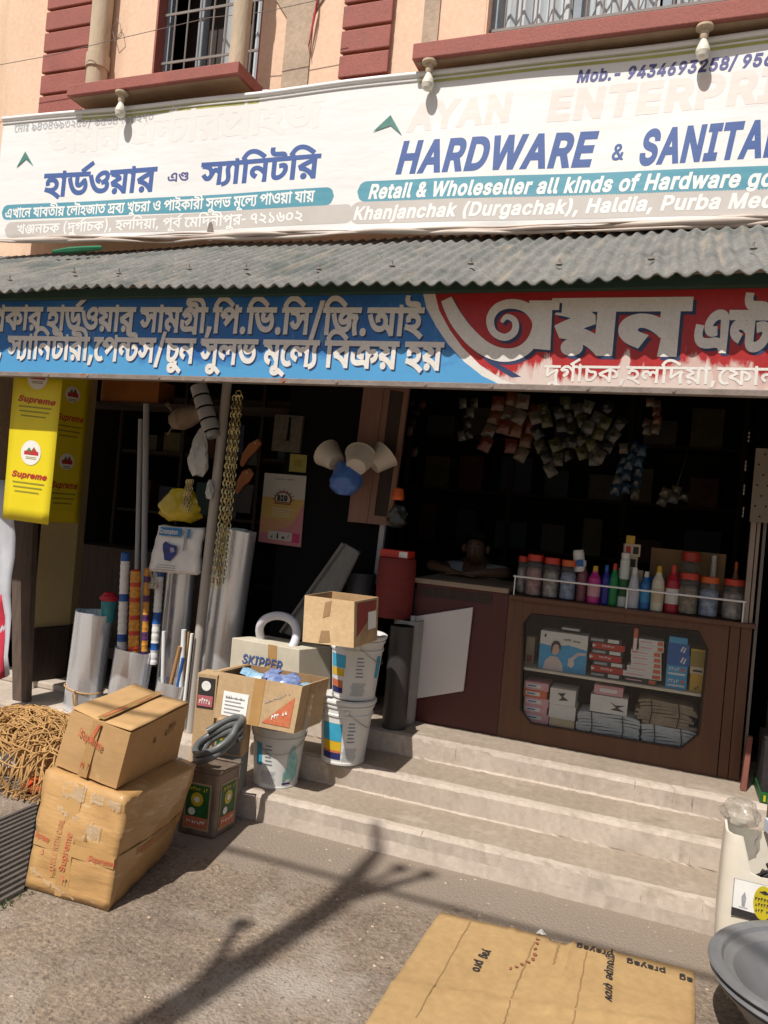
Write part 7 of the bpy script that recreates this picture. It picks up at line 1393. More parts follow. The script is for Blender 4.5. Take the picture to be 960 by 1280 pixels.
bottle(805,760,714,.032,BOT,pl('mid_blue_bottle',(.03,.15,.38)),M['d_white'],CY+.09,'blue bottle with a white cap', M['d_sky'])
bottle(820,763,707,.034,BOT,pl('cream_bottle',(.60,.55,.42)),mat('yellow_cap',(.55,.33,.02),.4),CY+.06,'cream bottle with a yellow cap', M['d_beige'])
bottle(838,765,706,.038,BOT,pl('red_bottle',(.38,.015,.03)),M['lid_red'],CY+.08,'red bottle with a red cap', M['d_white'])
bottle(889,742,693,.016,CAN,pl('white_tube',(.55,.5,.45)),M['d_white'],CY+.3,'slim white tube standing behind the right jars')
bottle(917,746,702,.022,BOT,pl('amber_bottle',(.20,.08,.025)),M['lid_orange'],CY+.3,'small amber bottle behind the right end jar')
def tbox(px, pyb, w_px, pyt, Y, mats, label, zb=None, art=None, rot=0.):
    c = aY(px, pyb, Y); zb = ZC if zb is None else zb; h = abs(aY(px+.088*(pyb-pyt), pyt, Y).z-aY(px, pyb, Y).z); w_ = w_px*Y/.94/F_PX
    b = MB(); c.z = zb; b.M = at(c, rot); b.box((-w_/2,-.03,0),(w_/2,.04,h)); f = Face((-w_/2,-.03,0),(w_/2,-.03,0),(w_/2,-.03,h),(-w_/2,-.03,h))
    if art: art(b, f)
    tag(b.build('product_box', mats, org=c), label, 'box'); return zb+h
z1 = tbox(806,748,24,710,CY+.22,[M['d_blue'], M['d_sky']],'blue box standing behind the blue bottle',art=lambda b, f: f.rect(b, .1, .5, .9, .8, 1, .001, 1))
z1 = tbox(786,745,26,700,CY+.18,[M['d_beige']],'beige box carrying small cartons behind the spray can')
z2 = tbox(787,700,17,684,CY+.18,[M['d_beige'], M['blackprint']],'small patterned carton on the beige box',z1+.001,art=lambda b, f: (f.rect(b, .1, .2, .4, .8, 1, .001, 1), f.rect(b, .55, .2, .9, .8, 1, .001, 1)))
z3 = tbox(790,684,17,669,CY+.18,[M['d_beige'], M['blackprint'], M['d_red']],'second small carton of the pile on the beige box',z2+.001,art=lambda b, f: (f.rect(b, .1, .2, .4, .8, 2, .001, 1), f.rect(b, .55, .2, .9, .8, 1, .001, 1)), rot=.15)
tbox(789,669,9,659,CY+.18,[M['d_yel']],'tiny yellow carton on top of the small carton pile',z3+.001)
cc = aY(726,700,CY+.1); b = MB(); b.M = at(Vector((cc.x,CY+.1,1.405)), .2, (0,-.15)); b.lathe([(0,.0),(.032,0),(.034,.01),(.032,.11),(.028,.125),(0,.126)], (0,0,0), 14, 0); b.box((-.018,-.036,.03),(.02,-.033,.07),1)
tag(b.build('white_tub', [M['d_white'], M['d_blue']], org=(cc.x,CY+.1,1.405)), 'small white and blue tub standing on the dull pink bottle', 'tub')
a = aY(812,712,CY+.36); e = aY(905,725,CY+.36); b = MB(); b.box((a.x,CY+.34,ZC),(e.x,CY+.37,aY(812,684,CY+.36).z)); tag(b.build('cardboard_tray', M['card_in'], org=(a.x,CY+.34,ZC), bevel=.003), 'dim cardboard tray standing upright behind the right jars', 'tray')
# guard rail
q0 = aY(643,718,CY-.0); q1 = aY(932,754,CY-.0); zr = (q0.z+q1.z)/2
root = thing('counter_rail', (q0.x, CY-.02, ZC), 'thin white guard rail along the front of the jars', 'rail')
part('rod', M['w_white'], lambda b: b.tube([(q0.x,CY-.02,zr),(q1.x,CY-.02,zr)], .0055, 8), root)
for x in (q0.x+.01, (q0.x+q1.x)/2+.02, q1.x-.01): part('rail_post', M['w_white'], lambda b: b.tube([(x,CY-.02,ZC-.001),(x,CY-.02,zr-.004)], .004, 8), root)

# ---- left of the counter: rolls, board, hanging things
M['meshred'] = mat('maroon_net_roll', (.17,.018,.015), .7, 60, .4, stretch=(1,1,3)); M['blackpipe'] = mat('dark_pipe', (.042,.038,.037), .45, 6, .2)
def upright(px, pyb, pyt, rpx, Y, zb, mats, label, name, cat, hollow=True):
    c = aY(px, pyb, Y); h = aY(px+.088*(pyb-pyt), pyt, Y).z; c.z = zb; r = rpx*Y/.88/F_PX; H_ = h-zb
    b = MB(); b.lathe([(0,0),(r*.98,0),(r,.01),(r,H_*.33),(r*1.01,H_*.34),(r,H_*.35),(r,H_*.7),(r*1.012,H_*.71),(r,H_*.72),(r,H_),(r*.86,H_),(r*.84,H_-.03),(0,H_-.03)], c, 26, ms=[0]*9+[1]*3); return tag(b.build(name, mats, org=c), label, cat), c, h, r
o, c, h, r_ = upright(492,909,782,14,4.30,.392,[M['blackpipe'], M['blackwall']],'dark plastic pipe standing on the top step left of the counter','plastic_pipe','pipe')
o, c2, h2, _ = upright(500,905,774,17,4.46,.392,[mat('grey_flat_pipe',(.27,.26,.25),.5), M['blackwall']],'grey pipe standing behind the dark pipe under the maroon roll','plastic_pipe','pipe')
b = MB(); z0 = h2+.002; z1 = aY(495,697,4.46).z; r2 = 22*4.46/.88/F_PX; c = Vector((c2.x+.0, 4.46, z0)); c.x = aY(494,735,4.46).x
b.lathe([(r2,0),(r2*1.01,.01),(r2,.03)]+[(r2*(1+.02*(k % 2)), .03+(z1-z0-.05)*k/14) for k in range(1, 15)]+[(r2*.96,z1-z0),(0,z1-z0)], c, 26, cap0=True); tag(b.build('net_roll', M['meshred'], org=c), 'maroon roll of netting standing on the grey pipe by the counter', 'roll')
b = MB(); c.z = z1+.002; b.M = at(c, -.1); b.box((-.10,-.05,0),(.09,.05,.045)); b.box((.03,-.053,.005),(.085,-.051,.04),1); tag(b.build('product_box', [mat('bright_red_box',(.58,.035,.02),.4), M['label']], org=c, bevel=.003), 'small bright red packet lying on the maroon roll', 'box')
upright(447,775,716,17,4.62,1.02,[mat('dim_grey_roll',(.05,.05,.055),.6), M['blackwall']],'dim grey roll behind the carton on the pails','grey_roll','roll')
# the plinth it stands on
b = MB(); c = aY(447,775,4.62); b.box((c.x-.14,4.5,.393),(c.x+.14,4.73,1.018)); tag(b.build('dark_crate', M['wood_dark'], org=(c.x,4.62,.393), bevel=.004), 'dark wooden crate behind the paint pails below the dim grey roll', 'crate')
q = [aY(x, y, 4.45) for x, y in ((352,790),(392,806),(449,690),(430,679))]; D = Vector((0,.03,0))
b = MB(); P = [q[0], q[1], q[2], q[3]]; b.hexa([P[0], P[1], P[1]+D, P[0]+D], [P[3], P[2], P[2]+D, P[3]+D]); M['gutter'] = mat('dull_zinc', (.17,.17,.165), .55, 6, .3, metal=.3, stretch=(3,3,1))
for s_ in (0, 1): a, e = (P[0], P[3]) if s_ == 0 else (P[1], P[2]); b.tube([a-Y3*.012, e-Y3*.012], .012, 6)
tag(b.build('zinc_gutter', M['gutter'], org=q[0]), 'dull zinc gutter channel leaning diagonally against the black board', 'gutter')
# grey frame strip
q = [aY(x, y, 4.40) for x, y in ((506,905),(516,770))]
b = MB(); q[0].z = .393; b.hexa([q[0]+Vector((-.012,0,0)), q[0]+Vector((.012,0,0)), q[0]+Vector((.012,.02,0)), q[0]+Vector((-.012,.02,0))], [q[1]+Vector((-.012,0,0)), q[1]+Vector((.012,0,0)), q[1]+Vector((.012,.02,0)), q[1]+Vector((-.012,.02,0))]); tag(b.build('metal_strip', M['coup'], org=q[0]), 'thin grey metal strip standing at the left edge of the counter', 'strip')
q = [aY(x, y, 4.66) for x, y in ((466,730),(475,655))]; b = MB(); b.hexa([q[0], q[0]+Vector((.035,0,0)), q[0]+Vector((.035,.03,0)), q[0]+Vector((0,.03,0))], [q[1], q[1]+Vector((.035,0,0)), q[1]+Vector((.035,.03,0)), q[1]+Vector((0,.03,0))]); tag(b.build('metal_strip', M['coup'], org=q[0]), 'pale metal strip upright below the pinkish wooden cabinet', 'strip')
# pinkish wooden cabinet door
Yd = 4.60; q = [aY(x, y, Yd) for x, y in ((434,652),(488,657),(512,480),(456,470))]
root = thing('wooden_cabinet', q[0], 'pinkish wooden wall cabinet with a dark recessed panel hanging above the rolls', 'cabinet'); f = Face(*q)
b = MB(); b.prism([f.p(0,0,0), f.p(.46,0,0), f.p(.46,1,0), f.p(0,1,0)], (0,.22,0)); b.build('side_board', M['wood_pink'], root, bevel=.004)
b = MB()
for u0, v0, u1, v1 in ((.47,0,.60,1),(.9,0,1.0,1),(.60,0,.9,.06),(.60,.94,.9,1)): b.prism([f.p(u0,v0,0), f.p(u1,v0,0), f.p(u1,v1,0), f.p(u0,v1,0)], (0,.03,0))
b.build('door_frame', M['wood_pink'], root)
b = MB(); b.prism([f.p(.59,.05,-.012), f.p(.91,.05,-.012), f.p(.91,.95,-.012), f.p(.59,.95,-.012)], (0,.01,0)); b.build('door_panel', M['wood_dark'], root)
# white bowls and the blue ball bag hanging on the cabinet
M['bowl'] = mat('off_white_bowl', (.52,.47,.41), .4, 9, .08)
def bowl(px, py, r, ax, label, Y=4.42):
    c = aY(px, py, Y); b = MB(); b.lathe([(0,-.004),(r*.62,0),(r*.68,.012),(r,.115),(r*1.05,.12),(r*.96,.118),(r*.62,.014),(0,.010)], c, 26, ax=ax); tag(b.build('plastic_bowl', M['bowl'], org=c), label, 'bowl', 'white plastic bowls')
bowl(445,584,.098,(-.1,.75,.65),'white bowl hanging in front, its round base facing the street',4.36)
bowl(421,578,.092,(-.8,.35,.5),'white bowl hanging tilted to the left of the front bowl',4.44); bowl(466,582,.092,(.55,.5,.7),'white bowl hanging to the right behind the front bowl',4.48)
M['bag_blue'] = mat('blue_bag', (.035,.10,.38), .35, 9, .4, (.07,.17,.45), coat=.4, bump=.3)
bag(aY(434,578,4.40), .20, .20, .16, M['bag_blue'], 'blue plastic bag bulging below the white bowls', seed=6, taper=.5, sharp=.07)
# sun poster, packet and note on the black board
Yp = 4.725; q = [aY(x, y, Yp) for x, y in ((323,677),(376,684),(383,595),(331,591))]
root = thing('paper_poster', q[0], 'pale yellow and pink poster with a sun emblem on the black board', 'poster'); f = Face(*q)
M['po_y'] = mat('poster_yellow', (.46,.30,.08), .6, 3, .15); M['po_p'] = mat('poster_pink', (.44,.17,.19), .6, 3, .1); M['po_w'] = mat('poster_cream', (.42,.40,.36), .6, 5, .05); M['po_o'] = mat('poster_orange', (.46,.235,.12), .6, 3, .1)
b = MB(); b.prism([f.p(0,0,0), f.p(1,0,0), f.p(1,1,0), f.p(0,1,0)], (0,.003,0), 0)
f.rect(b, 0, .36, 1, .66, 1, .001); f.rect(b, 0, .14, 1, .36, 3, .001); f.poly(b, [(0,0),(1,0),(1,.62),(.75,.30),(.3,.15),(0,.14)], 2, .002)
for k in range(9):
    a = math.pi*k/8; f.poly(b, [(.5+.20*math.cos(a-.07), .64+.115*math.sin(a-.07)), (.5+.30*math.cos(a), .64+.165*math.sin(a)), (.5+.20*math.cos(a+.07), .64+.115*math.sin(a+.07))], 4, .003)
f.poly(b, [(.5+.21*math.cos(a), .64+.12*math.sin(a)) for a in [-.4+k*(math.pi+.8)/14 for k in range(15)]], 4, .0035); f.poly(b, [(.5+.17*math.cos(a), .64+.095*math.sin(a)) for a in [-.35+k*(math.pi+.7)/14 for k in range(15)]], 0, .005)
f.text(b, 'BIG', .37, .62, .63, .62, .034, 5, .007, bold=90); f.rect(b, .3, .57, .7, .585, 4, .006, 1); f.scrawl(b, .28, .92, .74, .92, .018, 5, .003, 10)
for k in range(4): f.rect(b, .26, .50-k*.035, .80-.1*(k % 2), .51-k*.035, 0, .003, 1)
f.rect(b, .22, .06, .78, .18, 0, .004, 1); f.rect(b, .78, .05, .95, .18, 6, .004, 1); f.poly(b, [(.42,.08),(.47,.08),(.46,.16),(.43,.16)], 5, .005); f.poly(b, [(.54,.085),(.62,.085),(.6,.12),(.55,.12)], 5, .005); f.poly(b, [(.28,.085),(.33,.085),(.32,.13)], 5, .005); f.poly(b, [(.66,.085),(.72,.14),(.70,.145)], 5, .005)
b.build('poster_sheet', [M['po_w'], M['po_y'], M['po_p'], M['po_o'], mat('poster_rust', (.20,.06,.03), .6), M['blackprint'], mat('poster_magenta', (.42,.03,.12), .6)], root)
def card(pts, Y, mats, label, name, cat, art=None, t=.004):
    q = [aY(x, y, Y) for x, y in pts]; f = Face(*q); b = MB(); b.prism([f.p(0,0,0), f.p(1,0,0), f.p(1,1,0), f.p(0,1,0)], (0,t,0), 0)
    if art: art(b, f)
    return tag(b.build(name, mats, org=q[0]), label, cat)
card(((361,589),(382,591),(384,569),(363,567)), Yp, [mat('dull_yellow_note', (.30,.27,.06), .6), M['d_olive']], 'small yellow note stuck above the sun poster', 'paper_note', 'note', lambda b, f: f.rect(b, .25, .3, .75, .7, 1, .001, 1))
card(((339,563),(374,566),(379,520),(344,518)), 4.70, [mat('dusty_packet', (.12,.11,.085), .5, 20, .5), M['blackwall']], 'dusty transparent packet hanging above the yellow note', 'hanging_packet', 'packet', lambda b, f: (f.rect(b, .1, .1, .45, .5, 0, .006, 2), f.poly(b, [(.5,.3),(.62,.3),(.6,.95),(.52,.95)], 1, .003)), .03)
# hand saws: wooden handles out of dark sleeves
M['sawwood'] = mat('saw_handle_wood', (.42,.16,.06), .45, 6, .3, (.30,.10,.04)); M['steel_dark'] = mat('saw_sleeve', (.03,.026,.028), .5, 20, .4)
for (pts, lab, sl) in ((((299,580),(303,566),(311,554),(322,548),(326,554),(318,564),(309,573),(302,584)), 'upper wooden saw handle hanging right of the chains', ((302,580),(320,582),(322,560),(310,560))), (((293,614),(296,600),(303,588),(312,585),(316,592),(310,602),(302,609),(296,618)), 'lower wooden saw handle hanging right of the chains', ((292,640),(312,642),(317,606),(300,604)))):
    P = [aY(x, y, 4.5) for x, y in pts]; root = thing('hand_saw', P[0], lab, 'saw', 'hand saws by the chains')
    part('saw_handle', M['sawwood'], lambda b: b.prism(P, (0,.025,0)), root, bevel=.006); hc = aY(pts[3][0]-3, pts[3][1]+5, 4.497); part('rivet', M['brass'], lambda b: b.lathe([(0,.004),(.010,.003),(.011,0)], hc, 10, ax=(0,-1,0)), root)
    Q = [aY(x, y, 4.515) for x, y in sl]; part('blade_sleeve', M['steel_dark'], lambda b: b.prism(Q, (0,.006,0)), root)
# ================================================================ LEFT EDGE, HANGING STOCK, RIGHT EDGE, PERSON
M['pan_y'] = mat('yellow_flex', (.72,.58,.015), .4, 3, .08); M['pan_red'] = mat('red_script_print', (.50,.03,.03), .5); M['pan_g'] = mat('olive_print', (.30,.27,.03), .5); M['roof_r'] = mat('house_red', (.36,.06,.04), .5); M['roof_g'] = mat('house_green', (.06,.22,.08), .5)
def yellow(q, label, nm, rows, dim=False, Yd=(0,.002,0)):
    f = Face(*q); root = thing('yellow_poster', q[0], label, 'poster', 'yellow posters at the left pillar')
    b = MB(); n = 12; vs = [f.p(u/6, v/n, .0006*math.sin(v*1.1)) for u in range(7) for v in range(n+1)]
    b.add(vs, [[u*(n+1)+v, (u+1)*(n+1)+v, (u+1)*(n+1)+v+1, u*(n+1)+v+1] for u in range(6) for v in range(n)], 0, True); o = b.build('poster_sheet', M['pan_y'], root); s_ = o.modifiers.new('t', 'SOLIDIFY'); s_.thickness = .003; s_.offset = -1
    b = MB()
    asp = (f.c[1]-f.c[0]).length/(f.c[3]-f.c[0]).length
    for vc, txt in rows:
        ring = lambda r, m, l: f.poly(b, [(.5+r*math.cos(a), vc+r*asp*math.sin(a)) for a in [i*math.pi/12 for i in range(24)]], m, l)
        ring(.21, 0, .0018); 
        f.poly(b, [(.36,vc-.015),(.66,vc-.015),(.66,vc+.01),(.36,vc+.01)], 1, .0024); f.poly(b, [(.40,vc+.01),(.46,vc+.035),(.52,vc+.01)], 4, .0028); f.poly(b, [(.50,vc+.008),(.56,vc+.04),(.63,vc+.008)], 3, .003); f.rect(b, .46, vc-.013, .52, vc+.006, 3, .0034, 1)
        for k in range(2): f.rect(b, .40, vc-.032-.01*k, .62, vc-.027-.01*k, 2, .0024, 1)
        f.text(b, 'Supreme', .12, vc-.165, .86, vc-.165, (f.c[3]-f.c[0]).length*.036, 1, .002, bold=45, ital=.25)
        for k, (a, e) in enumerate(((.16,.84),(.18,.8),(.22,.74))): f.rect(b, a, vc-.205-.030*k, e, vc-.196-.030*k, 2, .002, 1)
    b.build('poster_print', [M['label'], M['pan_red'], M['pan_g'], M['roof_r'], M['roof_g']], root); return root
Yq = 3.52; q = [aY(x, y, Yq) for x, y in ((3,648),(60,656),(79,466),(18,460))]
yellow(q, 'bright yellow poster with red script hanging at the left, partly in the sun', 'p', [(.955,1),(.455,1)])
# pillar with cream board: the wall of the left bay, turned towards the street
A = aY(40,786,4.45); B_ = aY(87,780,4.75); zt_ = 2.6; A.z = B_.z = 0.565
A2 = A.copy(); A2.z = zt_; B2 = B_.copy(); B2.z = zt_; D = Vector((-.04,.12,0))
b = MB(); b.hexa([A, B_, B_+D, A+D], [A2, B2, B2+D, A2+D]); tag(b.build('cream_board', M['cream'], org=A, bevel=.003), 'cream board standing upright at the left pillar below a shaded yellow poster', 'board')
b = MB(); A0 = A.copy(); B0 = B_.copy(); A0.z = B0.z = .172; n_ = Vector((.03,-.03,0)); b.hexa([A0+n_, B0+n_, B0+D, A0+D], [A+n_-Z3*.004, B_+n_-Z3*.004, B_+D-Z3*.004, A+D-Z3*.004]); tag(b.build('pillar_base', M['wood_dark'], org=A0), 'dark base below the cream board at the left pillar', 'pillar base')
f_ = Face(A, B_, B2, A2); v0 = (aY(62,652,4.55).z-.565)/(zt_-.565)
yellow([f_.p(.02,v0,.012), f_.p(.98,v0,.012), f_.p(.98,.985,.012), f_.p(.02,.985,.012)], 'shaded yellow poster pasted on the cream board behind the bright one', 'p', [(.80,1),(.38,1)])
# rusty post
q = [aY(x, y, 4.15) for x, y in ((18,842),(36,842),(42,640),(14,640))]; b = MB(); q[0].z = q[1].z = .122; b.hexa([q[0], q[1], q[1]+Y3*.05, q[0]+Y3*.05], [q[3], q[2], q[2]+Y3*.05, q[3]+Y3*.05]); M['plank'] = mat('weathered_plank', (.15,.10,.075), .85, 6, .5, (.07,.05,.04), bump=.4, stretch=(5,5,.6)); tag(b.build('wooden_plank', M['plank'], org=q[0], bevel=.004), 'weathered dark plank standing under the bright yellow poster', 'plank')
# rolled flex at the far left
b = MB(); q = [aY(x, y, 3.9) for x, y in ((-14,855),(14,843),(16,600),(-14,600))]; f = Face(*q); n = 10; vs = [f.p(u/8, v/n, .02*math.sin(u*.9+v*.5)+.012*math.sin(v*1.7)) for u in range(9) for v in range(n+1)]
b.add(vs, [[u*(n+1)+v, (u+1)*(n+1)+v, (u+1)*(n+1)+v+1, u*(n+1)+v+1] for u in range(8) for v in range(n)], 0, True)
vs = [f.p(u/8, v/n*.42, .004+.02*math.sin(u*.9+v*.5*.42)+.012*math.sin(v*1.7*.42)) for u in range(6) for v in range(n+1)]; b.add(vs, [[u*(n+1)+v, (u+1)*(n+1)+v, (u+1)*(n+1)+v+1, u*(n+1)+v+1] for u in range(5) for v in range(n)], 1, True)
o = b.build('flex_sheet', [mat('grey_white_flex', (.50,.51,.55), .5, 5, .2), mat('red_flex_print', (.50,.03,.06), .5)], org=q[0]); s_ = o.modifiers.new('t', 'SOLIDIFY'); s_.thickness = .004; tag(o, 'grey white flex sheet with a red lower corner at the far left edge', 'flex sheet')
# shelf rack and cabinet inside the left bay
root = thing('shelf_rack', (-4.0,6.0,.387), 'dark shelf rack deep inside the left bay', 'shelf rack')
for z in (.9,1.45,2.0,2.5): part('shelf_board', M['wood_dark'], lambda b: b.box((-4.9,5.9,z),(-2.6,6.3,z+.025)), root)
for x in (-4.9,-4.2,-3.4,-2.63): part('upright', M['wood_dark'], lambda b: b.box((x,5.87,.387),(x+.03,5.9,2.8)), root)
b = MB(); q = aY(105,690,5.2); b.box((-4.75,5.2,.387),(-3.35,5.55,1.16)); tag(b.build('low_cabinet', M['wood_dark'], org=(-4,5.3,.387), bevel=.006), 'dark wooden low cabinet inside the left bay behind the metal rolls', 'cabinet')
r = random.Random(21); cols = [(.10,.03,.02),(.03,.07,.07),(.12,.10,.04),(.05,.05,.09),(.10,.09,.08)]
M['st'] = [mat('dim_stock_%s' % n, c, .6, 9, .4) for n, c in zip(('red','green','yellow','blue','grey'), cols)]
i = 0; nm = ['red','green','yellow','blue','grey']
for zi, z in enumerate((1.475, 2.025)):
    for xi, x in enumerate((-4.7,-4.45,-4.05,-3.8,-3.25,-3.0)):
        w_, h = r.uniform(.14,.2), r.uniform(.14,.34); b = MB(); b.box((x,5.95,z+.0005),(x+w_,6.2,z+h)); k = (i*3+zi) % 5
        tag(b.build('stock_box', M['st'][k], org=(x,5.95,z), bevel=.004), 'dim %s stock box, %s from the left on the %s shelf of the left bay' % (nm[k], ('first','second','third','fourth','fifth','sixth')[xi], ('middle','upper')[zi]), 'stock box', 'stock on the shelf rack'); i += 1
b = MB(); a = aY(124,516,4.9); e = aY(196,516,4.9); b.box((a.x,4.9,2.33),(e.x,5.1,2.5)); tag(b.build('stock_box', mat('dim_orange_carton', (.30,.10,.015), .6), org=(a.x,4.9,2.33)), 'dim orange carton hanging shelf high behind the tall plastic pipes', 'stock box', 'stock on the shelf rack')
part_sh = MB(); part_sh.box((-4.9,4.88,2.30),(-2.55,5.2,2.325)); tag(part_sh.build('wall_shelf', M['wood_dark'], org=(-3.7,5,2.3)), 'dark wall shelf carrying the orange carton in the left bay', 'shelf')

# ---- stock hanging from the ceiling behind the sign
M['foil_g'] = mat('patterned_sachet', (.07,.07,.05), .3, 40, .8, (.012,.014,.01), metal=.3); M['foil_r'] = mat('red_sachet', (.10,.022,.012), .35, 24, .6, (.02,.012,.01)); M['foil_c'] = mat('cloudy_packet', (.05,.05,.045), .25, 24, .5, (.015,.015,.015), coat=.5, alpha=.7); M['foil_b'] = mat('blue_packet_dim', (.006,.03,.06), .35, 24, .4, alpha=.8)
M['pk'] = [mat('sachet_%s' % n, c, .35, 30, .6, coat=.4) for n, c in (('silver',(.11,.11,.10)),('red',(.13,.02,.012)),('olive',(.07,.075,.02)),('dark',(.02,.02,.02)),('orange',(.15,.05,.01)),('blue',(.012,.05,.11)),('cream',(.12,.10,.07)))]
def sachets(px, py, cols_, rows, sw, sh, pal, label, Y=5.15, tilt=0., seed=1, cat='sachets'):
    """a sheet of small pillow packets hanging from one hook"""
    c = aY(px, py, Y); r = random.Random(seed); b = MB(); b.M = Matrix.Translation(c) @ Matrix.Rotation(tilt, 4, 'Y') @ Matrix.Rotation(r.uniform(-.5,.5), 4, 'Z')
    for i in range(cols_):
        for k in range(rows):
            if r.random() < .1: continue
            x, z = (i-(cols_-1)/2)*sw+r.uniform(-.006,.006), -k*sh-r.uniform(0,.012)-.03*abs(i-(cols_-1)/2)**1.5; y = .05*math.sin(i*2.1+k)+r.uniform(-.02,.02); m = r.choice(pal); t = r.uniform(-.25,.25); n = 4; vs = []
            for u in range(n+1):
                for v in range(n+1):
                    a, e = (u/n-.5)*sw*.96, (v/n-.5)*sh*.97; pf = .016*max(0, (1-(2*u/n-1)**2)*(1-(2*v/n-1)**2))**.6+.003*math.sin(u*3+v*2+i)
                    vs.append((x+a*math.cos(t)-e*math.sin(t), y-pf, z+a*math.sin(t)+e*math.cos(t)))
            b.add(vs, [[u*(n+1)+v, (u+1)*(n+1)+v, (u+1)*(n+1)+v+1, u*(n+1)+v+1] for u in range(n) for v in range(n)], m, True)
            b.add([(x-sw*.2,y-.018,z-sh*.1),(x+sw*.2,y-.018,z-sh*.1),(x+sw*.16,y-.019,z+sh*.2),(x-sw*.2,y-.019,z+sh*.14)], [[0,1,2,3]], r.choice(pal))
    b.tube([(0,0,0),(0,.0,.35)], .002, 4, 3)
    return tag(b.build('sachet_sheet', M['pk'], org=c), label, cat, 'sachets hanging behind the sign')
for (px, py, c_, r_, sw, sh, pal, lab, tl, sd) in ((518,500,2,6,.055,.07,(1,4,6,3),'narrow reddish sachet strip hanging beside the wooden cabinet',.05,1),(583,500,2,4,.06,.075,(0,6,3),'sheet of small silver sachets hanging left of the middle',-.1,3),(648,498,4,4,.085,.10,(1,4,1,6),'wide reddish and orange sachet bundle hanging behind the sign',.2,5),(692,500,5,5,.075,.09,(0,2,2,3,6),'largest patterned silver and olive sachet sheet near the middle',-.35,6),(762,508,4,4,.08,.085,(0,3,2),'tangled grey sachet bundle hanging right of the middle',.45,8),(793,555,3,5,.055,.07,(5,5,0,6),'blue sachet sheet with pale tags hanging low at the right',.1,9),(818,500,2,4,.05,.06,(1,6,4),'short reddish brown sachet strip hanging at the right',0,10),(845,612,3,2,.06,.06,(0,3,6),'small low sachet cluster hanging near the right jars',.2,11)):
    sachets(px, py, c_, r_, sw, sh, pal, lab, tilt=tl, seed=sd)
# shelves along the back wall of the shop
root = thing('shelf_rack', (-1,7.1,.387), 'dark shelf rack along the back wall behind the counter', 'shelf rack')
for z in (.9,1.4,1.9,2.4): part('shelf_board', M['wood_dark'], lambda b: b.box((-2.4,6.95,z),(.55,7.38,z+.025)), root)
for x in (-2.4,-1.4,-.4,.5): part('upright', M['wood_dark'], lambda b: b.box((x,6.92,.387),(x+.04,6.948,2.9)), root)
for zi, z in enumerate((1.425, 1.925, 2.425)):
    for xi in range(7):
        x = -2.25+xi*.39+r.uniform(-.04,.04); w_, h = r.uniform(.16,.3), r.uniform(.14,.36); b = MB(); b.box((x,7.0,z+.0005),(x+w_,7.3,z+h)); k = (xi*3+zi*2) % 5
        tag(b.build('stock_box', M['st'][k], org=(x,7.0,z), bevel=.004), 'dim %s stock box, %s from the left on the %s back shelf' % (nm[k], ('first','second','third','fourth','fifth','sixth','seventh')[xi], ('lower','middle','upper')[zi]), 'stock box', 'stock on the back shelves')
# orange bottle and pale cap below the cabinet
c = aY(497,625,4.5); b = MB(); b.lathe([(0,0),(.035,0),(.04,.02),(.03,.07),(0,.08)], c, 14); tag(b.build('orange_float', mat('orange_plastic', (.55,.10,.015), .4), org=c), 'bright orange plastic float hanging beside the wooden cabinet', 'float')
bag(aY(498,632,4.55), .12, .14, .08, M['foil_c'], 'pale netted packet hanging below the orange float', 'hanging_packet', seed=14, cat='packet', taper=.6, group=None)
# ---- right edge: post, perforated board, crate
q0 = aY(951,776,4.5); q1 = aY(956,645,4.5)
b = MB(); b.box((.405,CY-.01,1.2335),(.43,CY+.02,1.98)); b.box((.436,CY+.0,1.2335),(.452,CY+.02,1.98)); tag(b.build('metal_post', mat('pale_brown_post', (.30,.23,.19), .5), org=(.42,CY,1.2335)), 'pale double post standing on the right end of the counter', 'post')
b = MB(); a = aY(937,652,4.42); e = aY(942,560,4.42); b.box((a.x,4.42,a.z),(.58,4.43,e.z)); r = random.Random(3)
for i in range(9):
    for k in range(7):
        if (i+k) % 2: b.lathe([(0,.0015),(.005,.001)], (a.x+.02+i*.025, 4.42, a.z+.03+k*(e.z-a.z-.06)/6), 8, 1, ax=(0,-1,0))
tag(b.build('perforated_board', [mat('beige_pegboard', (.20,.16,.12), .6), M['blackwall']], org=(a.x,4.42,a.z)), 'beige perforated board hanging at the upper right edge of the shop', 'pegboard')
b = MB(); b.tube([(.50,4.42,a.z),(.50,4.42,3.0)], .006, 6); tag(b.build('hanging_rod', M['iron'], org=(.5,4.42,2.6)), 'thin rod carrying the perforated board', 'rod')
q0 = aY(929,995,4.36); q1 = aY(937,945,4.36); b = MB(); b.hexa([(q0.x-.015,4.36,.393),(q0.x+.012,4.36,.393),(q0.x+.012,4.40,.393),(q0.x-.015,4.40,.393)], [(q1.x-.012,4.40,.66),(q1.x+.012,4.40,.66),(q1.x+.012,4.44,.66),(q1.x-.012,4.44,.66)]); tag(b.build('wooden_stick', M['wood_red'], org=(q0.x,4.36,.393)), 'reddish wooden stick leaning at the foot of the counter right end', 'stick')
q0 = aY(948,1005,4.3); b = MB(); b.box((.525,4.22,.394),(.66,4.55,.44)); b.box((.54,4.219,.40),(.55,4.2185,.43),1); b.box((.53,4.24,.442),(.65,4.5,.70),2); tag(b.build('stacked_crate', [M['lab_green'], M['lab_yel'], M['steel_dark']], org=(.5,4.22,.394)), 'dark crate with a green foot at the right edge of the top step', 'crate')
b = MB(); b.box((.47,4.56,.394),(.485,4.585,3.0)); tag(b.build('shutter_rail', M['iron'], org=(.47,4.56,.394)), 'dark vertical shutter rail at the right jamb of the shop', 'shutter rail')
M['bead'] = mat('light_dot_bead', (.75,.75,.72), .15, metal=.6)  # bright beads added in place of light dots through shutter holes
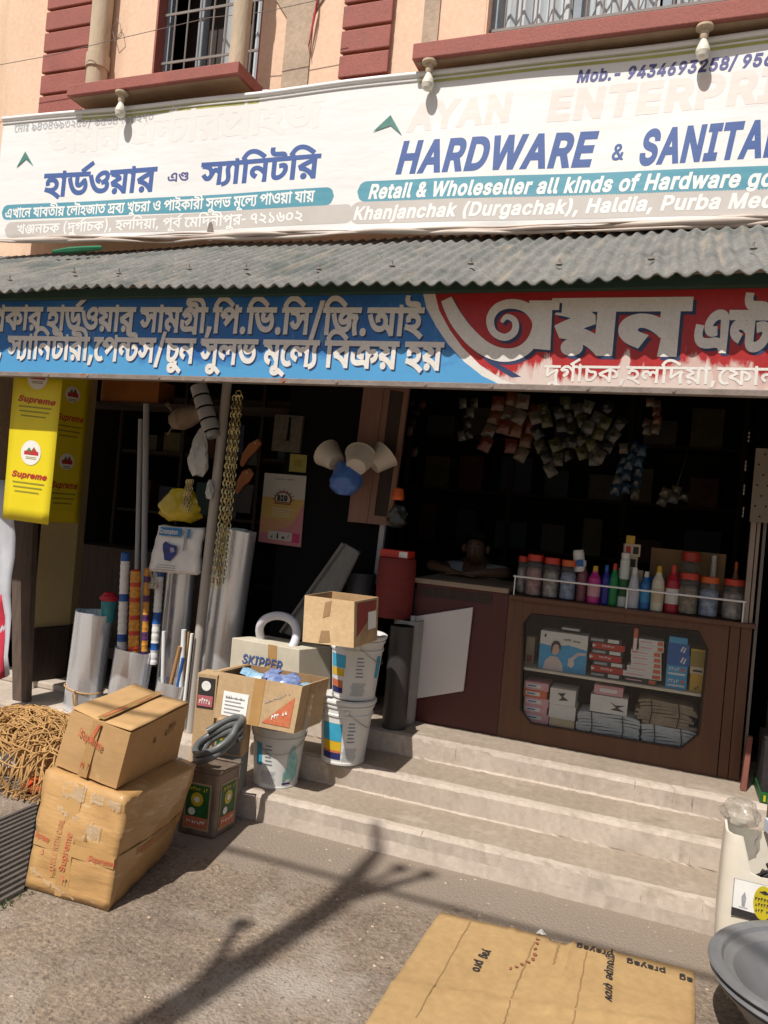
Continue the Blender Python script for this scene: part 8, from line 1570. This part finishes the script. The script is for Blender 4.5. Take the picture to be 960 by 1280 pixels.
for k, (x, y) in enumerate(((936,546),(932,582),(930,612),(929,640))):
    b = MB(); c = aY(x, y, 4.58)
    for j in range(3): b.lathe([(0,-.007),(.007,0),(0,.007)], c+Vector((0,0,-.022*(j-1))), 8)
    b.tube([c+Z3*.03, c-Z3*.03], .0015, 4); tag(b.build('light_dot_strip', M['bead'], org=c), 'small strip of white beads standing in for light dots, %s down the right jamb' % ('first','second','third','fourth')[k], 'light dots', 'bead strips for light dots')
# ---- white cut-open can with scrap
cz = .0; C0 = Vector((.495,3.38,0)); root = thing('cut_can', C0, 'white cut open plastic can full of scrap at the right edge of the steps', 'can'); M['can'] = mat('yellowed_can', (.66,.60,.50), .45, 6, .12, bump=.1, bsc=8)
def canfn():
    b = MB(); hw, hd, H_ = .19, .12, .40; n = 40; b.M = at(C0, -.03); vs = []
    zs = [0.0,.012,.05,.15,.25,.30]
    def rr(a): c, s_ = math.cos(a), math.sin(a); k = (abs(c)**7+abs(s_)**7)**(-1/7); return Vector((hw*c*k, hd*s_*k, 0))
    def rim(p): return .53 if p.x < -.13 else (.49 if p.y > .06 else .405+.012*math.sin(p.x*30))
    for i in range(n):
        p = rr(i*2*math.pi/n); R = rim(p)
        for k, t in enumerate((0,.02,.12,.4,.7,.94,1)):
            bul = 1+.03*math.sin(math.pi*t)-(.05 if t == 0 else 0); vs.append((p.x*bul, p.y*bul, .003+R*t))
        for t in (1, .5): vs.append((p.x*.95, p.y*.95, .003+R*t))
    m = 9; b.add(vs, [[i*m+k, ((i+1) % n)*m+k, ((i+1) % n)*m+k+1, i*m+k+1] for i in range(n) for k in range(m-1)], 0, True); b.add([vs[i*m] for i in range(n)], [list(range(n))[::-1]], 0)
    b.build('can_body', M['can'], root)
    b = MB(); b.M = at(C0, -.03); f = Face((-.15,-hd*1.035,.235),(.19,-hd*1.035,.235),(.19,-hd*1.035,.375),(-.15,-hd*1.035,.375))
    f.rect(b, 0,0,1,1,1,.002,1); f.rect(b, .01,.012,.99,.988,0,.003,1); f.poly(b, [(0,0),(1,0),(1,.10),(0,.22)], 4, .004)
    f.poly(b, [(.31+.10*math.cos(a), .52+.46*math.sin(a)) for a in [i*math.pi/12 for i in range(24)]], 2, .005)
    for k in range(3): f.scrawl(b, .225+.006*k, .56-.15*k, .40, .56-.15*k, .10, 4, .0065, 6)
    f.poly(b, [(.26,.80),(.32,.86),(.37,.78),(.32,.75)], 3, .0065)
    f.poly(b, [(.10,.3),(.13,.3),(.14,.55),(.12,.7),(.09,.55)], 1, .004); f.rect(b, .07,.26,.16,.28,1,.004,1)
    b.build('can_label', [M['label'], M['greyprint'], M['lab_yel'], M['blackprint'], M['blackprint']], root)
    b = MB(); b.M = at(C0, -.03); b.lathe([(0,.32),(.05,.335),(.09,.32),(.11,.31)], (0,0,0), 12); 
    for i in range(9): 
        a = i*.7; b.tube([(.10*math.cos(a),.06*math.sin(a),.32),(.02+.06*math.cos(a+1),.04*math.sin(a+1),.38+.01*(i % 3))], .008, 5)
    b.build('scrap', M['steel_dark'], root)
canfn()
b = MB(); c = C0+Vector((.12,.13,.505)); b.M = at(c, .28); b.box((-.16,-.05,0),(.2,.02,.05)); b.box((-.12,-.053,.005),(-.0,-.0505,.045),1); b.box((.03,-.053,.003),(.08,-.0505,.047),2)
tag(b.build('product_box', [mat('white_blue_carton', (.58,.62,.68), .5, 20, .2), M['label'], M['d_sky']], org=c, bevel=.003), 'long white and blue carton lying across the cut can', 'box')
b = MB(); c = C0+Vector((.12,.30,.575)); b.M = at(c, .22); b.box((-.12,-.05,0),(.25,.03,.04)); tag(b.build('product_box', mat('pale_blue_carton', (.55,.60,.68), .5, 20, .2), org=c, bevel=.003), 'pale blue carton lying behind the white and blue carton', 'box')
b = MB(); b.box((.50,3.60,.145),(.78,3.80,.57)); tag(b.build('dark_sack', M['d_sack'], org=(.6,3.7,.145), bevel=.03), 'dull brown sack on the step behind the cut can', 'sack')
bag(C0+Vector((-.13,.06,.62)), .14, .10, .12, mat('dirty_clear_film', (.52,.47,.39), .2, 26, .6, (.25,.21,.16), alpha=.42, coat=.7, bump=.5), 'dirty clear plastic film crumpled on the rim of the cut can', seed=17, taper=.6, sharp=.16)
# ---- grey basin in front
M['basin'] = mat('grey_basin', (.165,.165,.17), .42, 5, .2, (.125,.125,.13), bump=.06, bsc=30)
stain(M['basin'], (.36,.34,.31), nz=3, lo=.55, hi=.7, amt=.5)
c = Vector((.66,2.86,0)); rimz = .235; R_ = .40
b = MB(); prof = [(0,.004),(.22,.004),(.235,.012),(.36,.18),(.375,.20),(.378,.205),(.39,.207),(.392,.213),(.384,.216),(.398,.224),(.405,.232),(.40,.24),(.375,.242),(.362,.236),(.355,.222),(.340,.212),(.325,.205),(.23,.075),(.215,.066),(0,.062)]
b.M = at(c, 0, (-.05,-.06)) ; b.lathe(prof, (0,0,.024), 64); o = b.build('plastic_basin', M['basin'], org=c); tag(o, 'upper of two stacked round grey basins at the lower right edge of the street', 'basin', 'stacked basins')
o.location.z += .026; dup(o, c-Vector((-.008,.006,0)), 'lower of two stacked round grey basins, only its rim showing under the upper one')
# ---- the shopkeeper, leaning on the counter in the dark
def person():
    c0 = aY(592,688,5.25); root_loc = Vector((c0.x, 5.3, .387))
    M['skin'] = mat('brown_skin', (.16,.085,.05), .5, 9, .15); M['shirt'] = mat('grey_shirt', (.34,.35,.37), .85, 14, .2); M['eyew'] = mat('eye_white', (.16,.13,.12), .4); M['hair'] = mat('black_hair', (.012,.010,.009), .5)
    hx, hz = c0.x, c0.z; X = hx
    V = []; E = []; R = []
    def v(p, r): V.append(p); R.append(r); return len(V)-1
    def e(a, b): E.append((a, b))
    def chain_(start, pts):
        k = start
        for p, r in pts: j = v(p, r); e(k, j); k = j
        return k
    zs = 1.285
    pel = v((X-.02,5.74,.86), (.15,.11)); bel = v((X-.02,5.68,1.02), (.14,.11)); e(pel, bel); ch = v((X-.01,5.58,1.16), (.16,.12)); e(bel, ch); up = v((X-.005,5.46,1.25), (.13,.10)); e(ch, up)
    nk = v((X,5.37,hz-.045), (.056,.058)); e(up, nk); hd0 = v((X+.003,5.30,hz-.045), (.066,.075)); e(nk, hd0); hd1 = v((X+.005,5.275,hz+.025), (.076,.088)); e(hd0, hd1); hd2 = v((X+.005,5.295,hz+.085), (.060,.070)); e(hd1, hd2)
    for s_ in (-1, 1):
        sh = chain_(up, [((X+s_*.17,5.44,1.275),(.062,.058)), ((X+s_*.245,5.30,1.29),(.048,.047))])
        el = chain_(sh, [((X+s_*.26,5.10,1.312),(.040,.040)), ((X+s_*.13,4.99,1.305),(.034,.03)), ((X+s_*.035,4.95,1.292),(.026,.018))])
        palm = chain_(el, [((X-s_*.015,4.935,1.288),(.034,.016))])
        for k in range(4): chain_(palm, [((X-s_*(.05),4.915+.017*k,1.287),(.0085,.0085)), ((X-s_*(.082-.006*abs(k-1)),4.912+.018*k,1.284),(.0075,.0075)), ((X-s_*(.105-.010*abs(k-1)),4.912+.018*k,1.280),(.006,.006))])
        chain_(palm, [((X-s_*.01,4.90,1.292),(.010,.010)), ((X-s_*.035,4.885,1.290),(.008,.008))])
        hp = chain_(pel, [((X+s_*.09,5.72,.84),(.09,.085)), ((X+s_*.13,5.32,.84),(.07,.07)), ((X+s_*.13,5.28,.50),(.05,.05)), ((X+s_*.13,5.19,.415),(.04,.028))])
    def skin(name, V, E, R, m, par):
        me = bpy.data.meshes.new(name); me.from_pydata([Vector(p)-root_loc for p in V], E, []); o = bpy.data.objects.new(name, me); COL.objects.link(o); md = o.modifiers.new('skin', 'SKIN'); md.use_smooth_shade = True
        for i, r in enumerate(R): me.skin_vertices[0].data[i].radius = r
        me.skin_vertices[0].data[0].use_root = True; o.modifiers.new('sub', 'SUBSURF').levels = 2; o.modifiers['sub'].render_levels = 2; me.materials.append(m); o['_w'] = tuple(root_loc)
        if par is None: o.location = root_loc
        else: o.parent = par
        return o
    body = skin('person', V, E, R, M['skin'], None); tag(body, 'person in a grey shirt leaning on folded arms behind the maroon counter section', 'person')
    Vs = [V[0], V[1], V[2], V[3]]; Rs = [(.165,.125), (.155,.125), (.172,.135), (.142,.112)]; Es = [(0,1),(1,2),(2,3)]
    for s_ in (-1, 1):
        Vs += [(X+s_*.17,5.44,1.278), (X+s_*.24,5.33,1.285)]; Rs += [(.078,.073), (.068,.066)]; k = len(Vs); Es += [(3, k-2), (k-2, k-1)]
    Vs.append((X,5.40,1.30)); Rs.append((.07,.06)); Es.append((3, len(Vs)-1))
    skin('shirt', Vs, Es, Rs, M['shirt'], body)
    H = Vector((X+.005,5.285,hz+.03)); b = MB(); vs = []; n, m = 20, 9
    for k in range(m):
        ph = math.pi/2*(1-k/(m-1)*1.12)
        for j in range(n):
            a = j*2*math.pi/n; front = max(0, -math.sin(a)); z = .112*math.sin(ph)
            zz = max(z, .045*front**.5 if front > 0 else z, ) if k > m-4 else z
            vs.append(H+Vector((.086*math.cos(ph)*math.cos(a), .012+.100*math.cos(ph)*math.sin(a), zz+.012)))
    b.add(vs, [[k*n+j, k*n+(j+1) % n, (k+1)*n+(j+1) % n, (k+1)*n+j] for k in range(m-1) for j in range(n)], 0, True); b.build('hair', M['hair'], body)
    b = MB(); F_ = H+Vector((0,-.088,0))
    b.hexa([F_+Vector(p) for p in ((-.013,-.006,-.048),(.013,-.006,-.048),(.012,.01,-.045),(-.012,.01,-.045))], [F_+Vector(p) for p in ((-.005,.0,.004),(.005,.0,.004),(.005,.01,.004),(-.005,.01,.004))]); b.build('nose', M['skin'], body, bevel=.003)
    for s_ in (-1, 1):
        part('eye', M['eyew'], lambda b: b.lathe([(0,-.008),(.006,-.004),(.008,0),(.006,.004),(0,.008)], F_+Vector((s_*.032,.008,-.002)), 10), body); part('ear', M['skin'], lambda b: b.lathe([(0,-.03),(.014,-.02),(.018,.005),(.012,.025),(0,.03)], H+Vector((s_*.085,.01,-.02)), 10), body)
        part('eyebrow', M['hair'], lambda b: b.box(tuple(F_+Vector((s_*.032-.018,.002,.014))), tuple(F_+Vector((s_*.032+.018,.012,.020)))), body)
    part('mouth', mat('lips', (.12,.045,.035), .5), lambda b: b.lathe([(0,-.02),(.006,-.012),(.007,0),(.006,.012),(0,.02)], F_+Vector((0,.0,-.072)), 10, ax=(1,0,0)), body)
person()
b = MB(); b.box((-1.5,5.62,.387),(-.6,6.1,.80)); 
tag(b.build('wooden_stool', M['wood_dark'], org=(-1,5.8,.387), bevel=.01), 'dark wooden bench behind the counter under the person', 'bench')
# ---- loose grit on the street
b = MB(); r = random.Random(31)
for i in range(420):
    x, y = r.uniform(-2.6, .9), r.uniform(1.7, 3.5) if r.random() < .8 else r.gauss(3.5, .03)
    if y > 3.53: continue
    s_ = r.choice((.003,.004,.005,.008)); q = Vector((x, y, .001)); vs = [q+Vector((s_*r.uniform(.6,1.2)*math.cos(a), s_*r.uniform(.6,1.2)*math.sin(a), 0)) for a in (0,1.2,2.5,3.7,5)]+[q+Vector((r.uniform(-.3,.3)*s_, 0, s_*r.uniform(.5,.9)))]
    b.add(vs, [[k, (k+1) % 5, 5] for k in range(5)], i % 2)
o = b.build('grit', [M['grime'], M['tread']]); o['kind'] = 'stuff'
